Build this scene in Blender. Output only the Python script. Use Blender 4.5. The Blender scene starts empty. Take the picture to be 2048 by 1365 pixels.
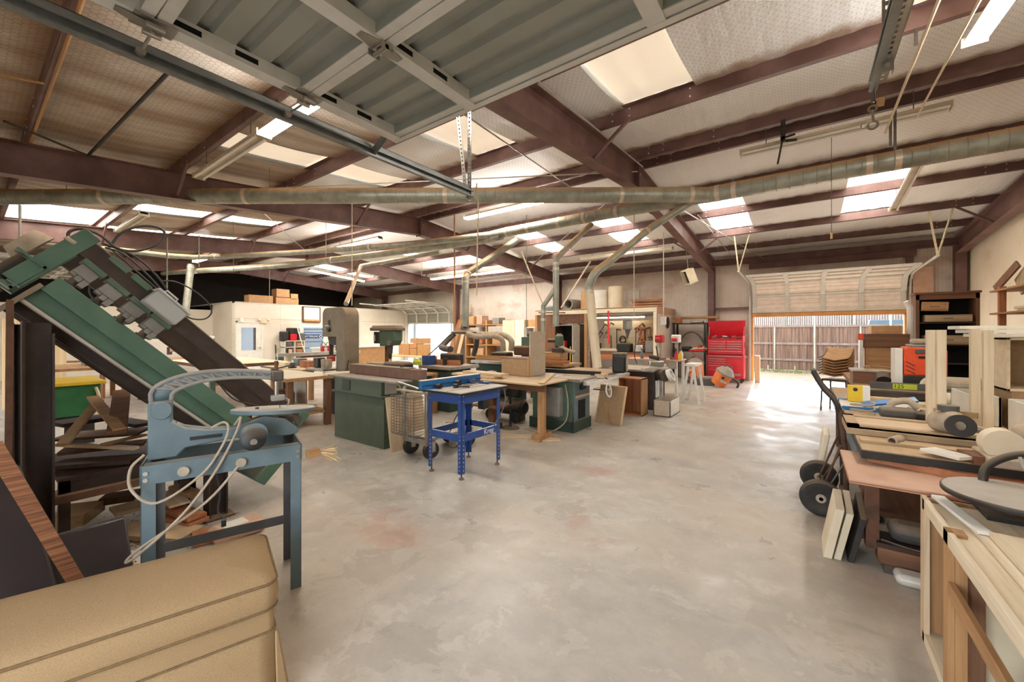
import bpy, bmesh, math, random
from mathutils import Vector as V, Matrix, Euler
R = math.radians
C = bpy.context.scene.collection
random.seed(7)
# ---------------------------------------------------------------- camera frame
FPX, HX, HY, CAMH = 802.0, 1024.0, 666.0, 1.6
TH = math.atan(584 / 802)
def ray(px, py):
    a = (px - HX) / FPX
    return V((-math.sin(TH) + a * math.cos(TH), math.cos(TH) + a * math.sin(TH), (HY - py) / FPX))
O0 = V((0, 0, CAMH))
def pz(px, py, z=0.0):
    d = ray(px, py); return O0 + d * ((z - CAMH) / d.z)
def pX(px, py, X):
    d = ray(px, py); return O0 + d * (X / d.x)
def pY(px, py, Y):
    d = ray(px, py); return O0 + d * (Y / d.y)
# ---------------------------------------------------------------- mesh builder
class MB:
    def __init__(s): s.bm = bmesh.new()
    def verts(s, pts, M=None):
        return [s.bm.verts.new((M @ V(p)) if M else V(p)) for p in pts]
    def face(s, vs):
        try: return s.bm.faces.new(vs)
        except ValueError: return None
    def hexa(s, p):  # 8 points: bottom 4 ccw, top 4
        v = s.verts(p)
        for f in ((3,2,1,0),(4,5,6,7),(0,1,5,4),(1,2,6,5),(2,3,7,6),(3,0,4,7)): s.face([v[i] for i in f])
        return s
    def box(s, c, d, rot=None):
        c = V(c); x, y, z = d[0]/2, d[1]/2, d[2]/2
        p = [V(q) for q in ((-x,-y,-z),(x,-y,-z),(x,y,-z),(-x,y,-z),(-x,-y,z),(x,-y,z),(x,y,z),(-x,y,z))]
        if rot is not None:
            m = Euler(rot).to_matrix(); p = [m @ q for q in p]
        return s.hexa([q + c for q in p])
    def bx(s, x0, x1, y0, y1, z0, z1):
        return s.box(((x0+x1)/2,(y0+y1)/2,(z0+z1)/2),(abs(x1-x0),abs(y1-y0),abs(z1-z0)))
    def beam(s, p, q, w, h, up=(0,0,1)):
        p, q = V(p), V(q); d = (q-p).normalized(); up = V(up)
        if abs(d.dot(up)) > .98: up = V((0,1,0))
        sd = d.cross(up).normalized()*w/2; u = sd.cross(d).normalized()*h/2
        return s.hexa([p-sd-u,p+sd-u,q+sd-u,q-sd-u,p-sd+u,p+sd+u,q+sd+u,q-sd+u])
    def tube(s, pts, r, n=8, closed=False, caps=True, rs=None):
        pts = [V(p) for p in pts]; N = len(pts); rings = []; nrm = None
        for i, p in enumerate(pts):
            a = pts[i-1] if (i or closed) else pts[0]; b = pts[(i+1) % N] if (i < N-1 or closed) else pts[-1]
            d = (b-a); d = d.normalized() if d.length > 1e-9 else V((0,0,1))
            if nrm is None: nrm = d.orthogonal().normalized()
            nrm = nrm - d*nrm.dot(d); nrm = nrm.normalized() if nrm.length > 1e-6 else d.orthogonal().normalized()
            bi = d.cross(nrm); rr = rs[i] if rs else r
            rings.append(s.verts([p + (nrm*math.cos(2*math.pi*k/n)+bi*math.sin(2*math.pi*k/n))*rr for k in range(n)]))
        for i in range(N if closed else N-1):
            a, b = rings[i], rings[(i+1) % N]
            for k in range(n): s.face([a[k],a[(k+1)%n],b[(k+1)%n],b[k]])
        if caps and not closed:
            s.face(rings[0][::-1]); s.face(rings[-1])
        return s
    def cyl(s, p, q, r, r2=None, n=20):
        return s.tube([p, q], r, n, rs=[r, r if r2 is None else r2])
    def lathe(s, prof, n=24, M=None):  # prof [(r,z)]
        M = M or Matrix(); rings = []
        for r, z in prof:
            if r < 1e-6: rings.append(s.verts([(0,0,z)], M))
            else: rings.append(s.verts([(r*math.cos(2*math.pi*k/n), r*math.sin(2*math.pi*k/n), z) for k in range(n)], M))
        for a, b in zip(rings, rings[1:]):
            for k in range(n):
                k2 = (k+1) % n
                if len(a) == 1 and len(b) == 1: continue
                if len(a) == 1: s.face([a[0], b[k2], b[k]][::-1])
                elif len(b) == 1: s.face([a[k], a[k2], b[0]])
                else: s.face([a[k],a[k2],b[k2],b[k]])
        for rg, fl in ((rings[0], True), (rings[-1], False)):
            if len(rg) > 1: s.face(rg[::-1] if fl else rg)
        return s
    def prism(s, poly, vec, M=None):
        M = M or Matrix(); vec = V(vec)
        a = s.verts(poly, M); b = s.verts([V(p)+vec for p in poly], M); n = len(a)
        s.face(a[::-1]); s.face(b)
        for i in range(n): s.face([a[i],a[(i+1)%n],b[(i+1)%n],b[i]])
        return s
    def quad(s, *p):
        s.face(s.verts(p)); return s
    def sheet(s, rows, close=False):
        vs = [s.verts(r) for r in rows]
        for a, b in zip(vs, vs[1:]):
            for i in range(len(a)-1): s.face([a[i],a[i+1],b[i+1],b[i]])
        return s
    def ring_plate(s, ro, ri, z0, z1, n=32, M=None):
        M = M or Matrix(); cs = [(math.cos(2*math.pi*k/n), math.sin(2*math.pi*k/n)) for k in range(n)]
        a,b,c,d = [s.verts([(r*x,r*y,z) for x,y in cs], M) for r,z in ((ro,z0),(ro,z1),(ri,z1),(ri,z0))]
        for k in range(n):
            k2=(k+1)%n
            for p,q in ((a,b),(b,c),(c,d),(d,a)): s.face([p[k],p[k2],q[k2],q[k]])
        return s
    def obj(s, name, mat, parent=None, bevel=0, smooth=True, loc=None, rot=None, sub=0, solid=0):
        bmesh.ops.recalc_face_normals(s.bm, faces=s.bm.faces)
        me = bpy.data.meshes.new(name); s.bm.to_mesh(me); s.bm.free()
        o = bpy.data.objects.new(name, me); C.objects.link(o)
        if mat: me.materials.append(MATS[mat] if isinstance(mat, str) else mat)
        if smooth and len(me.polygons):
            me.polygons.foreach_set('use_smooth', [True]*len(me.polygons)); me.set_sharp_from_angle(angle=R(38))
        if parent: o.parent = parent
        if loc is not None: o.location = loc
        if rot is not None: o.rotation_euler = rot
        if solid:
            m = o.modifiers.new('s','SOLIDIFY'); m.thickness = solid; m.offset = 0
        if bevel:
            m = o.modifiers.new('b','BEVEL'); m.width = bevel; m.segments = 2; m.limit_method = 'ANGLE'; m.angle_limit = R(50)
        if sub:
            m = o.modifiers.new('u','SUBSURF'); m.levels = sub; m.render_levels = sub
        return o
def tag(o, label, cat, group=None, kind=None):
    o['label'] = label; o['category'] = cat
    if group: o['group'] = group
    if kind: o['kind'] = kind
    return o
def T(name, label, cat, loc=(0,0,0), rz=0, group=None, rot=None):
    o = bpy.data.objects.new(name, None); C.objects.link(o); o.empty_display_size = .1
    o.location = loc; o.rotation_euler = rot if rot is not None else (0, 0, rz)
    return tag(o, label, cat, group)
def S(o, label=None):
    o['kind'] = 'structure'
    if label: o['label'] = label
    return o
def SE(name, loc=(0,0,0), rz=0, label=None):
    o = bpy.data.objects.new(name, None); C.objects.link(o); o.location = loc; o.rotation_euler = (0,0,rz)
    return S(o, label)
KIDS = {}
def copy_tree(o, loc=None, rz=None, label=None, parent=None):
    c = o.copy(); C.objects.link(c)
    if parent: c.parent = parent
    for ch in [x for x in C.objects if x.parent == o]: copy_tree(ch, parent=c)
    if loc is not None: c.location = loc
    if rz is not None: c.rotation_euler = (0, 0, rz)
    if label: c['label'] = label
    return c
def plank(name, label, cat, p, q, w, h, mat, group=None, up=(0,0,1), bevel=.002):
    """a straight board from p to q as a thing of its own, its origin at p"""
    p, q = V(p), V(q); mb = MB().beam((0,0,0), q-p, w, h, up)
    return tag(mb.obj(name, mat, bevel=bevel, loc=p), label, cat, group)
def crate(name, label, cat, c, d, mat, rz=0, group=None, bevel=.004, rot=None):
    """closed box as a thing: c is the base centre"""
    c = V(c)+V((0,0,.0015)); o = MB().box((0,0,d[2]/2), d).obj(name, mat, bevel=bevel, loc=c, rot=rot or (0,0,rz))
    return tag(o, label, cat, group)
def rope(name, label, cat, pts, r, mat, group=None, n=6):
    p0 = V(pts[0]); o = MB().tube([V(p)-p0 for p in pts], r, n).obj(name, mat, loc=p0)
    return tag(o, label, cat, group)
def arc(c, r, a0, a1, n, ax=(1,0,0), ay=(0,0,1)):
    c, ax, ay = V(c), V(ax), V(ay)
    return [c + ax*r*math.cos(a0+(a1-a0)*i/n) + ay*r*math.sin(a0+(a1-a0)*i/n) for i in range(n+1)]
def smooth_path(pts, k=6):
    pts = [V(p) for p in pts]; out = []
    P = [pts[0]*2-pts[1]] + pts + [pts[-1]*2-pts[-2]]
    for i in range(1, len(P)-2):
        a,b,c,d = P[i-1:i+3]
        for j in range(k):
            t = j/k; out.append(.5*((2*b)+(c-a)*t+(2*a-5*b+4*c-d)*t*t+(3*b-a-3*c+d)*t*t*t))
    return out + [pts[-1]]
# ---------------------------------------------------------------- materials
MATS = {}
def lin(h):
    if isinstance(h, str): h = [int(h[i:i+2],16) for i in (0,2,4)]
    return tuple([((c/255)/12.92 if c/255 <= .04045 else ((c/255+.055)/1.055)**2.4) for c in h] + [1])
class NT:
    def __init__(s, name):
        m = bpy.data.materials.new(name); m.use_nodes = True; s.m = m; s.t = m.node_tree; s.n = s.t.nodes
        s.b = s.n['Principled BSDF']; MATS[name] = m
    def new(s, ty, **kw):
        n = s.n.new('ShaderNode'+ty)
        for k, v in kw.items():
            if isinstance(k, str) and hasattr(n, k): setattr(n, k, v)
        return n
    def link(s, a, b): s.t.links.new(a, b)
    def coord(s, sc=(1,1,1), kind='Object'):
        tc = s.new('TexCoord'); mp = s.new('Mapping'); mp.inputs['Scale'].default_value = sc
        s.link(tc.outputs[kind], mp.inputs['Vector']); return mp.outputs[0]
    def noise(s, vec, sc, det=4, rough=.6, dist=0):
        n = s.new('TexNoise'); n.inputs['Scale'].default_value = sc; n.inputs['Detail'].default_value = det
        n.inputs['Roughness'].default_value = rough; n.inputs['Distortion'].default_value = dist
        if vec: s.link(vec, n.inputs['Vector'])
        return n.outputs['Fac']
    def ramp(s, fac, stops):
        r = s.new('ValToRGB'); e = r.color_ramp.elements
        while len(e) < len(stops): e.new(.5)
        for x, (p, c) in zip(e, stops): x.position = p; x.color = c if len(c) == 4 else tuple(c)+(1,)
        s.link(fac, r.inputs[0]); return r.outputs[0]
    def mr(s, v, a, b, c=0, d=1):
        n = s.new('MapRange'); n.inputs[1].default_value=a; n.inputs[2].default_value=b; n.inputs[3].default_value=c; n.inputs[4].default_value=d
        s.link(v, n.inputs[0]); return n.outputs[0]
    def math(s, op, a, b=None):
        n = s.new('Math', operation=op)
        for i, x in enumerate((a, b)):
            if x is None: continue
            if isinstance(x, (int, float)): n.inputs[i].default_value = x
            else: s.link(x, n.inputs[i])
        return n.outputs[0]
    def mix(s, f, a, b):
        n = s.new('Mix', data_type='RGBA')
        for i, x in ((0, f), (6, a), (7, b)):
            if isinstance(x, (int, float)): n.inputs[i].default_value = x
            elif isinstance(x, tuple): n.inputs[i].default_value = x
            else: s.link(x, n.inputs[i])
        return n.outputs[2]
    def bump(s, h, st=.2, dist=.01):
        b = s.new('Bump'); b.inputs['Strength'].default_value = st; b.inputs['Distance'].default_value = dist
        s.link(h, b.inputs['Height']); s.link(b.outputs[0], s.b.inputs['Normal'])
    def up(s):  # how far the surface looks upward
        g = s.new('NewGeometry'); x = s.new('SeparateXYZ'); s.link(g.outputs['Normal'], x.inputs[0]); return x.outputs[2]
    def fin(s, col, rough=.6, metal=0, spec=.5):
        if isinstance(col, tuple): s.b.inputs['Base Color'].default_value = col
        else: s.link(col, s.b.inputs['Base Color'])
        if isinstance(rough, (int, float)): s.b.inputs['Roughness'].default_value = rough
        else: s.link(rough, s.b.inputs['Roughness'])
        s.b.inputs['Metallic'].default_value = metal
        s.b.inputs['Specular IOR Level'].default_value = spec
        return s.m
DUST = lin('c2a582')
def mat(name, c1, c2=None, sc=6, rough=.6, metal=0, bump=0, dust=0, kind='noise', st=(1,1,1), lo=.35, hi=.65, spec=.5, dustc=None):
    t = NT(name); c1 = lin(c1); c2 = lin(c2) if c2 else tuple([x*.8 for x in c1[:3]]+[1])
    v = t.coord(st); f = t.noise(v, sc, 5); col = t.mix(t.mr(f, lo, hi), c1, c2)
    if kind == 'wood':
        g = t.noise(v, sc*4, 3); col = t.mix(t.math('MULTIPLY', t.mr(g, .5, .75), .25), col, tuple([x*.55 for x in c2[:3]]+[1]))
    if dust:
        df = t.math('MULTIPLY', t.mr(t.up(), .12, .7), t.mr(t.noise(t.coord(), 9, 4), .2, .6, dust*.75, dust))
        col = t.mix(df, col, lin(dustc) if dustc else DUST)
        rough_ = t.mr(df, 0, 1, rough, .9); m_ = metal
        if metal: t.link(t.mr(df, 0, 1, metal, 0), t.b.inputs['Metallic'])
        m = t.fin(col, rough_, metal, spec)
        if metal: pass
    else: m = t.fin(col, rough, metal, spec)
    if bump: t.bump(f, bump)
    return m
def emit(name, c, strength):
    t = NT(name); t.b.inputs['Emission Color'].default_value = lin(c); t.b.inputs['Emission Strength'].default_value = strength
    return t.fin(lin(c), .5)
W = lambda name, a, b, ax='x', sc=3.0, **k: mat(name, a, b, sc, k.pop('rough', .65), kind='wood', st={'x':(.25,5,5),'y':(5,.25,5),'z':(5,5,.25)}[ax], **k)
# woods
for ax in 'xyz':
    W('pine_'+ax, 'e0c49a', 'cfae80', ax); W('pale_'+ax, 'e6d6bb', 'd8c4a2', ax); W('oak_'+ax, 'b98d5e', '9a7046', ax)
    W('brown_'+ax, '80573a', '64422b', ax); W('dark_'+ax, '4a3226', '36241c', ax); W('ply_'+ax, 'd6bf9f', 'c4a783', ax)
    W('dusty_'+ax, 'b79f7e', '9c835f', ax, dust=.6); W('cherry_'+ax, 'b87a50', '9c5f3b', ax)
mat('mdf', 'a98a66', '9a7c5a', 20); mat('cardboard', 'c69a6b', 'b68a5c', 8); mat('melamine', 'e9e4d8', 'ddd6c6', 5, .4)
mat('melamine_tan', 'dccfb4', 'cfc0a2', 5, .45); mat('panel_grey', 'b9a994', 'ad9c86', 9, .6)
mat('clamp_green', '54725f', '496553', 5, .45, dust=.3); mat('green', '56644f', '4a5846', 5, .45, dust=.35); mat('green_dark', '2f4438', '273a30', 5, .5, dust=.35)
mat('green_machine', '566b58', '4a5f4f', 7, .5, dust=.3); mat('green_bright', '1f6a37', '1a5a2e', 5, .5)
mat('bluegrey', '66777c', '5a6b71', 7, .5, dust=.5, dustc='b8ab93'); mat('blue', '2c4d8e', '274582', 6, .4); mat('blue_fence', '2474b2', '1f69a4', 6, .35)
mat('taupe', '857662', '756853', 5, .6, dust=.5); mat('iron', '5b5148', '4a423b', 9, .55, .3, dust=.5)
mat('iron_dark', '35302c', '28241f', 9, .6, .2, dust=.3); mat('black', '1f1e1e', '191818', 9, .5, dust=.25); mat('rubber', '2a2725', '3a3530', 12, .85, dust=.2)
mat('steel', 'b3aea4', '9a958c', 8, .35, .8, dust=.4); mat('chrome', 'd8d6d0', 'c8c6c0', 8, .2, .95); mat('alu', 'cfccc4', 'bdbab2', 8, .35, .7)
mat('galv', 'a9aa9c', '8c8d80', 5, .45, .45, dust=.97, dustc='c69a68'); mat('tape', 'd9cbb8', 'c6b6a2', 12, .35, .3)
mat('beam_red', '80605a', '644740', 2.2, .5, dust=.3); mat('rust', '6a4630', '4d3323', 10, .8, dust=.3); mat('rail_brown', '43342b', '33261f', 6, .7, dust=.35)
mat('red', 'd21f30', 'c41a2a', 4, .35); mat('orange', 'e07a3c', 'd26c30', 6, .5, dust=.3); mat('saw_orange', 'e4501f', 'd84819', 6, .5)
mat('yellow', 'e6c326', 'd9b41e', 6, .5); mat('lime', 'c2cc3c', 'b0ba30', 6, .5); mat('white', 'ece9e2', 'dfdbd2', 5, .5); mat('cream', 'e2d3b8', 'd6c5a6', 4, .6)
mat('grey', '8f8b85', '7f7b75', 6, .6, dust=.3); mat('grey_dark', '5a5855', '4d4b48', 6, .6, dust=.3); mat('board_pink', 'cda78e', 'c1987e', 6, .6)
mat('hose', 'b4a794', '9d8f7b', 14, .7, dust=.4); mat('hose_dark', '4c4a46', '3e3c38', 14, .7, dust=.3); mat('wire', '7b7468', '5a5348', 10, .6); mat('rope', 'd2c3a4', 'bba983', 20, .9)
mat('concrete', 'b4afa6', 'a29d94', 4, .8); mat('dirt', '8a7560', '6f5d4b', 4, .95); mat('red_paint', 'c04038', 'b03830', 4, .6); mat('belt', '7d6052', '6f5347', 10, .9); mat('skirt', 'b8b0a4', 'a89f92', 6, .6)
mat('office_wall', 'e4dccd', 'd9cfbd', 1.2, .7); mat('glass_blue', 'a9bfd8', '9db3cc', 1, .2); mat('blind', '8fa3b5', '8297a9', 2, .5)
mat('cobalt', '24457e', '1d3a6b', 5, .5)
mat('plastic_clear', 'cfcabd', 'bdb8ab', 7, .35)
mat('door_wood', 'f0e4d8', 'e4d3c4', 6, .55); mat('fence_wood', '7d6759', '4f4037', 3, .85, st=(6,1,.25), kind='wood'); mat('fence_rail', '7f756d', '6c625b', 5, .85)
mat('grass', '5f7a34', '46602a', 12, .95); mat('foliage', 'b8c83a', '6f9a2e', 5, .8); mat('jamb_wood', 'd89a58', 'c08548', 4, .6); mat('outside_wall', 'eeeae2', 'e2ddd2', 2, .8)
mat('truck_paint', '39424a', '2c343b', 3, .3); mat('glass_dark', '2f4a52', '263c44', 2, .12); mat('black_void', '0e0c0b', '0a0908', 4, .9); mat('dark_brown_wall', '2a211c', '1f1814', 4, .8)  # black_void puts the dark of hollows and openings into the colour
# ================================================================ setting
YW, XR, XL, YN = 15.6, 3.45, -24.6, -0.95      # far wall, right wall, left wall, near wall
YRID, ZP = 7.48, 4.77                            # ridge line, underside of purlins at the ridge
zp = lambda y: ZP - abs(y-YRID)/12
PUR = [-.55, 0.5, 2.15, 3.83, 5.55, 7.22, 7.74, 9.40, 11.02, 12.77, 14.35]
RAF = [3.28, -2.59, -8.65, -14.75, -20.85]
# floor
def m_floor():
    t = NT('floor_concrete'); v = t.coord()
    base = t.mix(t.mr(t.noise(v, .55, 5), .35, .65), lin('b8b1a6'), lin('a6a095'))
    base = t.mix(t.math('MULTIPLY', t.mr(t.noise(v, 3.1, 8, .7), .42, .62), .55), base, lin('c9c1b4'))
    # worn paint: pale flakes over grey concrete, with hard edges
    fl = t.math('MULTIPLY', t.mr(t.noise(v, 2.6, 9, .62, .6), .535, .55), t.mr(t.noise(v, .35, 2), .47, .56)); base = t.mix(t.math('MULTIPLY', fl, .5), base, lin('968f84'))
    fl2 = t.mr(t.noise(v, 4.5, 9, .65, .3), .58, .59); base = t.mix(t.math('MULTIPLY', fl2, .3), base, lin('d6cec2'))
    # old red paint stains and sawdust
    rs = t.math('MULTIPLY', t.mr(t.noise(t.coord((.8,.8,1)), 1.05, 6, .6), .585, .66), .5); base = t.mix(rs, base, lin('b07a6c'))
    sd = t.math('MULTIPLY', t.mr(t.noise(t.coord((.35,.5,1)), .9, 4), .45, .7), .55); base = t.mix(sd, base, lin('bfa685'))
    dk = t.math('MULTIPLY', t.mr(t.noise(t.coord((.5,1.6,1)), 1.7, 8, .7), .6, .72), .45); base = t.mix(dk, base, lin('7d756c'))
    fine = t.mr(t.noise(v, 40, 3), .3, .8); base = t.mix(t.math('MULTIPLY', fine, .12), base, lin('8a8176'))
    t.fin(base, t.mr(t.noise(v, 1.6, 7, .65), .35, .65, .26, .58), 0, .5); t.bump(t.noise(v, 18, 6), .12, .004)
m_floor()
S(MB().box((-10.5, 5.9, -.05), (30, 19.6, .1)).obj('floor', 'floor_concrete'), 'worn bare concrete floor with old red paint stains')
# insulation blanket under chicken wire
def hexwire(t, v, w=.05):
    sp = t.new('SeparateXYZ'); t.link(v, sp.inputs[0]); x, y = sp.outputs[0], sp.outputs[1]
    def cell(ox, oy):
        a = t.math('SUBTRACT', t.math('WRAP', t.math('ADD', x, ox)), .5); b = t.math('SUBTRACT', t.math('WRAP', t.math('ADD', y, oy)), .866)
        return a, b
    def wrapn(src, mx):
        n = t.new('Math', operation='WRAP'); t.link(src, n.inputs[0]); n.inputs[1].default_value = mx; n.inputs[2].default_value = 0; return n.outputs[0]
    def mk(ox, oy):
        a = t.math('SUBTRACT', wrapn(t.math('ADD', x, ox), 1.0), .5); b = t.math('SUBTRACT', wrapn(t.math('ADD', y, oy), 1.732), .866)
        ax, ay = t.math('ABSOLUTE', a), t.math('ABSOLUTE', b)
        return t.math('MAXIMUM', ax, t.math('ADD', t.math('MULTIPLY', ax, .5), t.math('MULTIPLY', ay, .866)))
    d = t.math('MINIMUM', mk(0, 0), mk(.5, .866))
    return t.mr(d, .5-w*1.6, .5-w*.6)
def m_ins(name, c1, c2, stain, s_lo, s_hi, amt, wire='7c6f63', wa=.75, sx=18, rib=0, w=.05, edge=0):
    t = NT(name); v = t.coord()
    col = t.mix(t.mr(t.noise(v, .8, 4), .35, .65), lin(c1), lin(c2))
    st = t.math('MULTIPLY', t.mr(t.noise(t.coord((.55,1,1)), 1.1, 6, .6), s_lo, s_hi), amt); col = t.mix(st, col, lin(stain))
    if rib:  # brown bands running along the corrugations
        rb = t.noise(t.coord((3.3,.12,.12)), 1.0, 3, .55); col = t.mix(t.math('MULTIPLY', t.mr(rb, .38, .66), rib), col, lin(stain))
    if edge:  # water marks where the blanket is pinched by a purlin
        at = t.new('Attribute', attribute_name='edge'); wob = t.math('MULTIPLY', t.math('SUBTRACT', t.noise(t.coord((1.6,1,1)), 2.2, 5, .6), .5), .34)
        ef = t.mr(t.math('ADD', at.outputs['Fac'], wob), .86, .97); col = t.mix(t.math('MULTIPLY', ef, edge), col, lin('9c7449'))
    h = hexwire(t, t.coord((sx*.8, sx, sx)), w)
    col = t.mix(t.math('MULTIPLY', h, wa), col, lin(wire)); t.fin(col, .55)
    t.bump(t.noise(t.coord((6,1.2,1)), 1.0, 3), .5, .06)
m_ins('insulation_white', 'f8f8f8', 'f0f0ef', 'b89468', .62, .76, .4, '8f8378', .6, w=.026, rib=.06, edge=.75)
m_ins('insulation_brown', 'cfc6b9', 'bdb0a0', '8a6a48', .45, .7, .6, '5c4a3b', .65, w=.035, rib=.75, edge=.6)
m_ins('wall_insulation', 'ece2d6', 'ddccbb', 'a5795a', .5, .66, .6, 'a8917c', .5)
m_ins('wall_insulation_right', 'eadfcb', 'e0d2b8', 'b08c62', .58, .75, .4, 'a68f6c', .5, 12)
m_ins('wall_insulation_left', 'e2d8c6', 'd6c8b0', '9c7a55', .5, .7, .5, 'a8917c', .3)
# skylight positions
SKX = [(.72,1.65), (-2.05,-1.12), (-4.78,-3.86), (-7.45,-6.6), (-10.15,-9.25), (-12.98,-12.05), (-16.15,-15.2), (-18.9,-18.0)]
holes = []
for x0, x1 in SKX:
    for a, b in ((2.15,3.83),(3.83,5.55),(9.40,11.02),(11.02,12.77)): holes.append((x0,x1,a,b))
holes.append((-15.6,-13.3,.5,2.15))  # gap in the insulation; a glowing skylight panel is added here
def ceil_patch(x0, x1, y0, y1, mat_, name):
    """blanket sagging between two purlins, bay by bay, open where a skylight sits"""
    mb = MB(); xs = sorted({x0, x1, *[h[0] for h in holes if h[2]==y0 and x0 < h[0] < x1], *[h[1] for h in holes if h[2]==y0 and x0 < h[1] < x1]})
    for a, b in zip(xs, xs[1:]):
        if any(h[2]==y0 and h[0] <= a+1e-4 and h[1] >= b-1e-4 for h in holes): continue
        n = max(2, int((b-a)/.1)); rows = []
        for i in range(n+1):
            x = a+(b-a)*i/n; row = []
            for j in range(9):
                y = y0+(y1-y0)*j/8; u = j/8
                row.append((x, y, zp(y)+.17-.035*math.sin(math.pi*u)*(1+.5*math.sin(x*1.7+y0*3))-.007*math.sin(x*21)))
            rows.append(row)
        mb.sheet(rows)
    return mb
ys = [YN] + PUR[1:6] + PUR[6:] + [YW]
bounds = list(zip([YN,.5,2.15,3.83,5.55,7.22,7.74,9.40,11.02,12.77,14.35],[.5,2.15,3.83,5.55,7.22,7.74,9.40,11.02,12.77,14.35,YW+.1]))
ceil = MB(); o = None
CE = SE('ceiling', label='insulation blanket roof underside behind chicken wire')
for a, b in bounds:
    near = a < 5
    for x0, x1, br in ((-2.59, XR, False), (-8.65, -2.59, b < 4), (XL, -8.65, b < 5.6)):
        o = ceil_patch(x0, x1, a, b, None, '').obj('insulation_blanket', 'insulation_brown' if br else 'insulation_white', CE)
        at = o.data.attributes.new('edge', 'FLOAT', 'POINT'); at.data.foreach_set('value', [(v.co.y-a)/(b-a) if a < 7.5 else .5*(v.co.y-a)/(b-a)+.4 for v in o.data.vertices])
# roof sheet above everything, open at the skylights
rf = MB()
for a, b in bounds:
    hs = sorted([h for h in holes if h[2]==a])
    xs = [XL-.3] + [v for h in hs for v in (h[0], h[1])] + [XR+.3]
    for x0, x1 in zip(xs[::2], xs[1::2]):
        rf.hexa([(x0,a,zp(a)+.24),(x1,a,zp(a)+.24),(x1,b,zp(b)+.24),(x0,b,zp(b)+.24),(x0,a,zp(a)+.27),(x1,a,zp(a)+.27),(x1,b,zp(b)+.27),(x0,b,zp(b)+.27)])
S(rf.obj('roof', 'white'), 'metal roof sheets')
# skylights
def sky(name, c1, c2, stg):
    t = NT(name); v = t.coord()
    sp = t.mr(t.noise(v, 60, 4, .7), .45, .7); col = t.mix(t.math('MULTIPLY', sp, .35), lin(c1), lin(c2))
    wv = t.new('TexWave'); wv.bands_direction = 'Y'; wv.inputs['Scale'].default_value = 0
    t.fin(col, .6); t.link(col, t.b.inputs['Emission Color']); t.b.inputs['Emission Strength'].default_value = stg
sky('skylight_beige', 'fff0d8', 'c9a680', .26); sky('skylight_white', 'fffaf0', 'f4ecdc', 4.0)
for i, (x0,x1,y0,y1) in enumerate(holes):
    rows = []; n = 24
    for k in range(n+1):
        x = x0+(x1-x0)*k/n; up = .012*abs(math.sin(math.pi*3*k/n))
        rows.append([(x, y0+.03, zp(y0)+.215+up), (x, (y0+y1)/2, zp((y0+y1)/2)+.205+up), (x, y1-.03, zp(y1)+.215+up)])
    beige = y0 < 5.6 and x0 > -9
    S(MB().sheet(rows).obj('window_%d' % (i+1), 'skylight_beige' if beige else 'skylight_white'), 'translucent corrugated skylight panel in the roof')
# purlins (Z section) and rafters
mat('bolt', 'e8e0d4', 'd8d0c4', 9, .4, .5)
for y in PUR:
    z = zp(y); mb = MB()
    mb.bx(XL, XR, y-.004, y+.004, z, z+.2); sgn = 1 if y < YRID else -1
    mb.bx(XL, XR, y, y+sgn*.07, z, z+.006); mb.bx(XL, XR, y-sgn*.07, y, z+.194, z+.2); mb.bx(XL, XR, y+sgn*.064, y+sgn*.07, z, z+.02)
    po = S(mb.obj('purlin', 'beam_red', smooth=False), 'red brown steel roof purlin')
    bo = MB()
    for rx in RAF:
        for dx in (-.6, -.35, .35, .6, 1.4):
            for dz in (.05, .15):
                if XL < rx+dx < XR-.1: bo.cyl((rx+dx, y-.012, z+dz), (rx+dx, y+.012, z+dz), .011, n=8)
    bo.obj('bolt', 'bolt', po)
mb = MB(); mb.bx(XL, XR, YW-.2, YW-.19, 3.9, 4.12); mb.bx(XL, XR, YW-.26, YW-.13, 3.9, 3.91); mb.bx(XL, XR, YW-.26, YW-.13, 4.1, 4.11)
S(mb.obj('eave_strut', 'beam_red', smooth=False), 'steel strut along the eave of the far wall')
def rafter(x, flip=False):
    mb = MB(); tw = .1; D = .46
    for ya, yb in ((YN, YRID), (YRID, YW-.1)):
        for z0, z1, w in ((-D, -D+.012, tw), (-.012, 0, tw), (-D, 0, .004)):
            za, zb = zp(ya), zp(yb)
            mb.hexa([(x-w,ya,za+z0),(x+w,ya,za+z0),(x+w,yb,zb+z0),(x-w,yb,zb+z0),(x-w,ya,za+z1),(x+w,ya,za+z1),(x+w,yb,zb+z1),(x-w,yb,zb+z1)])
    mb.bx(x-tw, x+tw, YRID-.012, YRID+.012, ZP-D-.03, ZP)
    ro = S(mb.obj('rafter', 'beam_red', smooth=False), 'deep red brown steel roof rafter')
    for y in (5.55, 9.4, 2.15, 12.77):
        b = MB()
        for sd in (-1, 1): b.beam((x+sd*.02, y, zp(y)-D+.03), (x+sd*.62, y, zp(y)+.03), .04, .04)
        b.obj('flange_brace', 'beam_red', ro)
    mb = MB(); yc = YW-.28
    mb.bx(x-tw, x+tw, yc-.13, yc-.118, 0, zp(yc)-.3); mb.bx(x-tw, x+tw, yc+.118, yc+.13, 0, zp(yc)-.1); mb.bx(x-.005, x+.005, yc-.13, yc+.13, 0, zp(yc)-.3)
    mb.bx(x-.16, x+.16, yc-.17, yc+.17, 0, .02)
    S(mb.obj('column', 'beam_red', smooth=False), 'red brown steel wall column')
for x in RAF: rafter(x)
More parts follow.
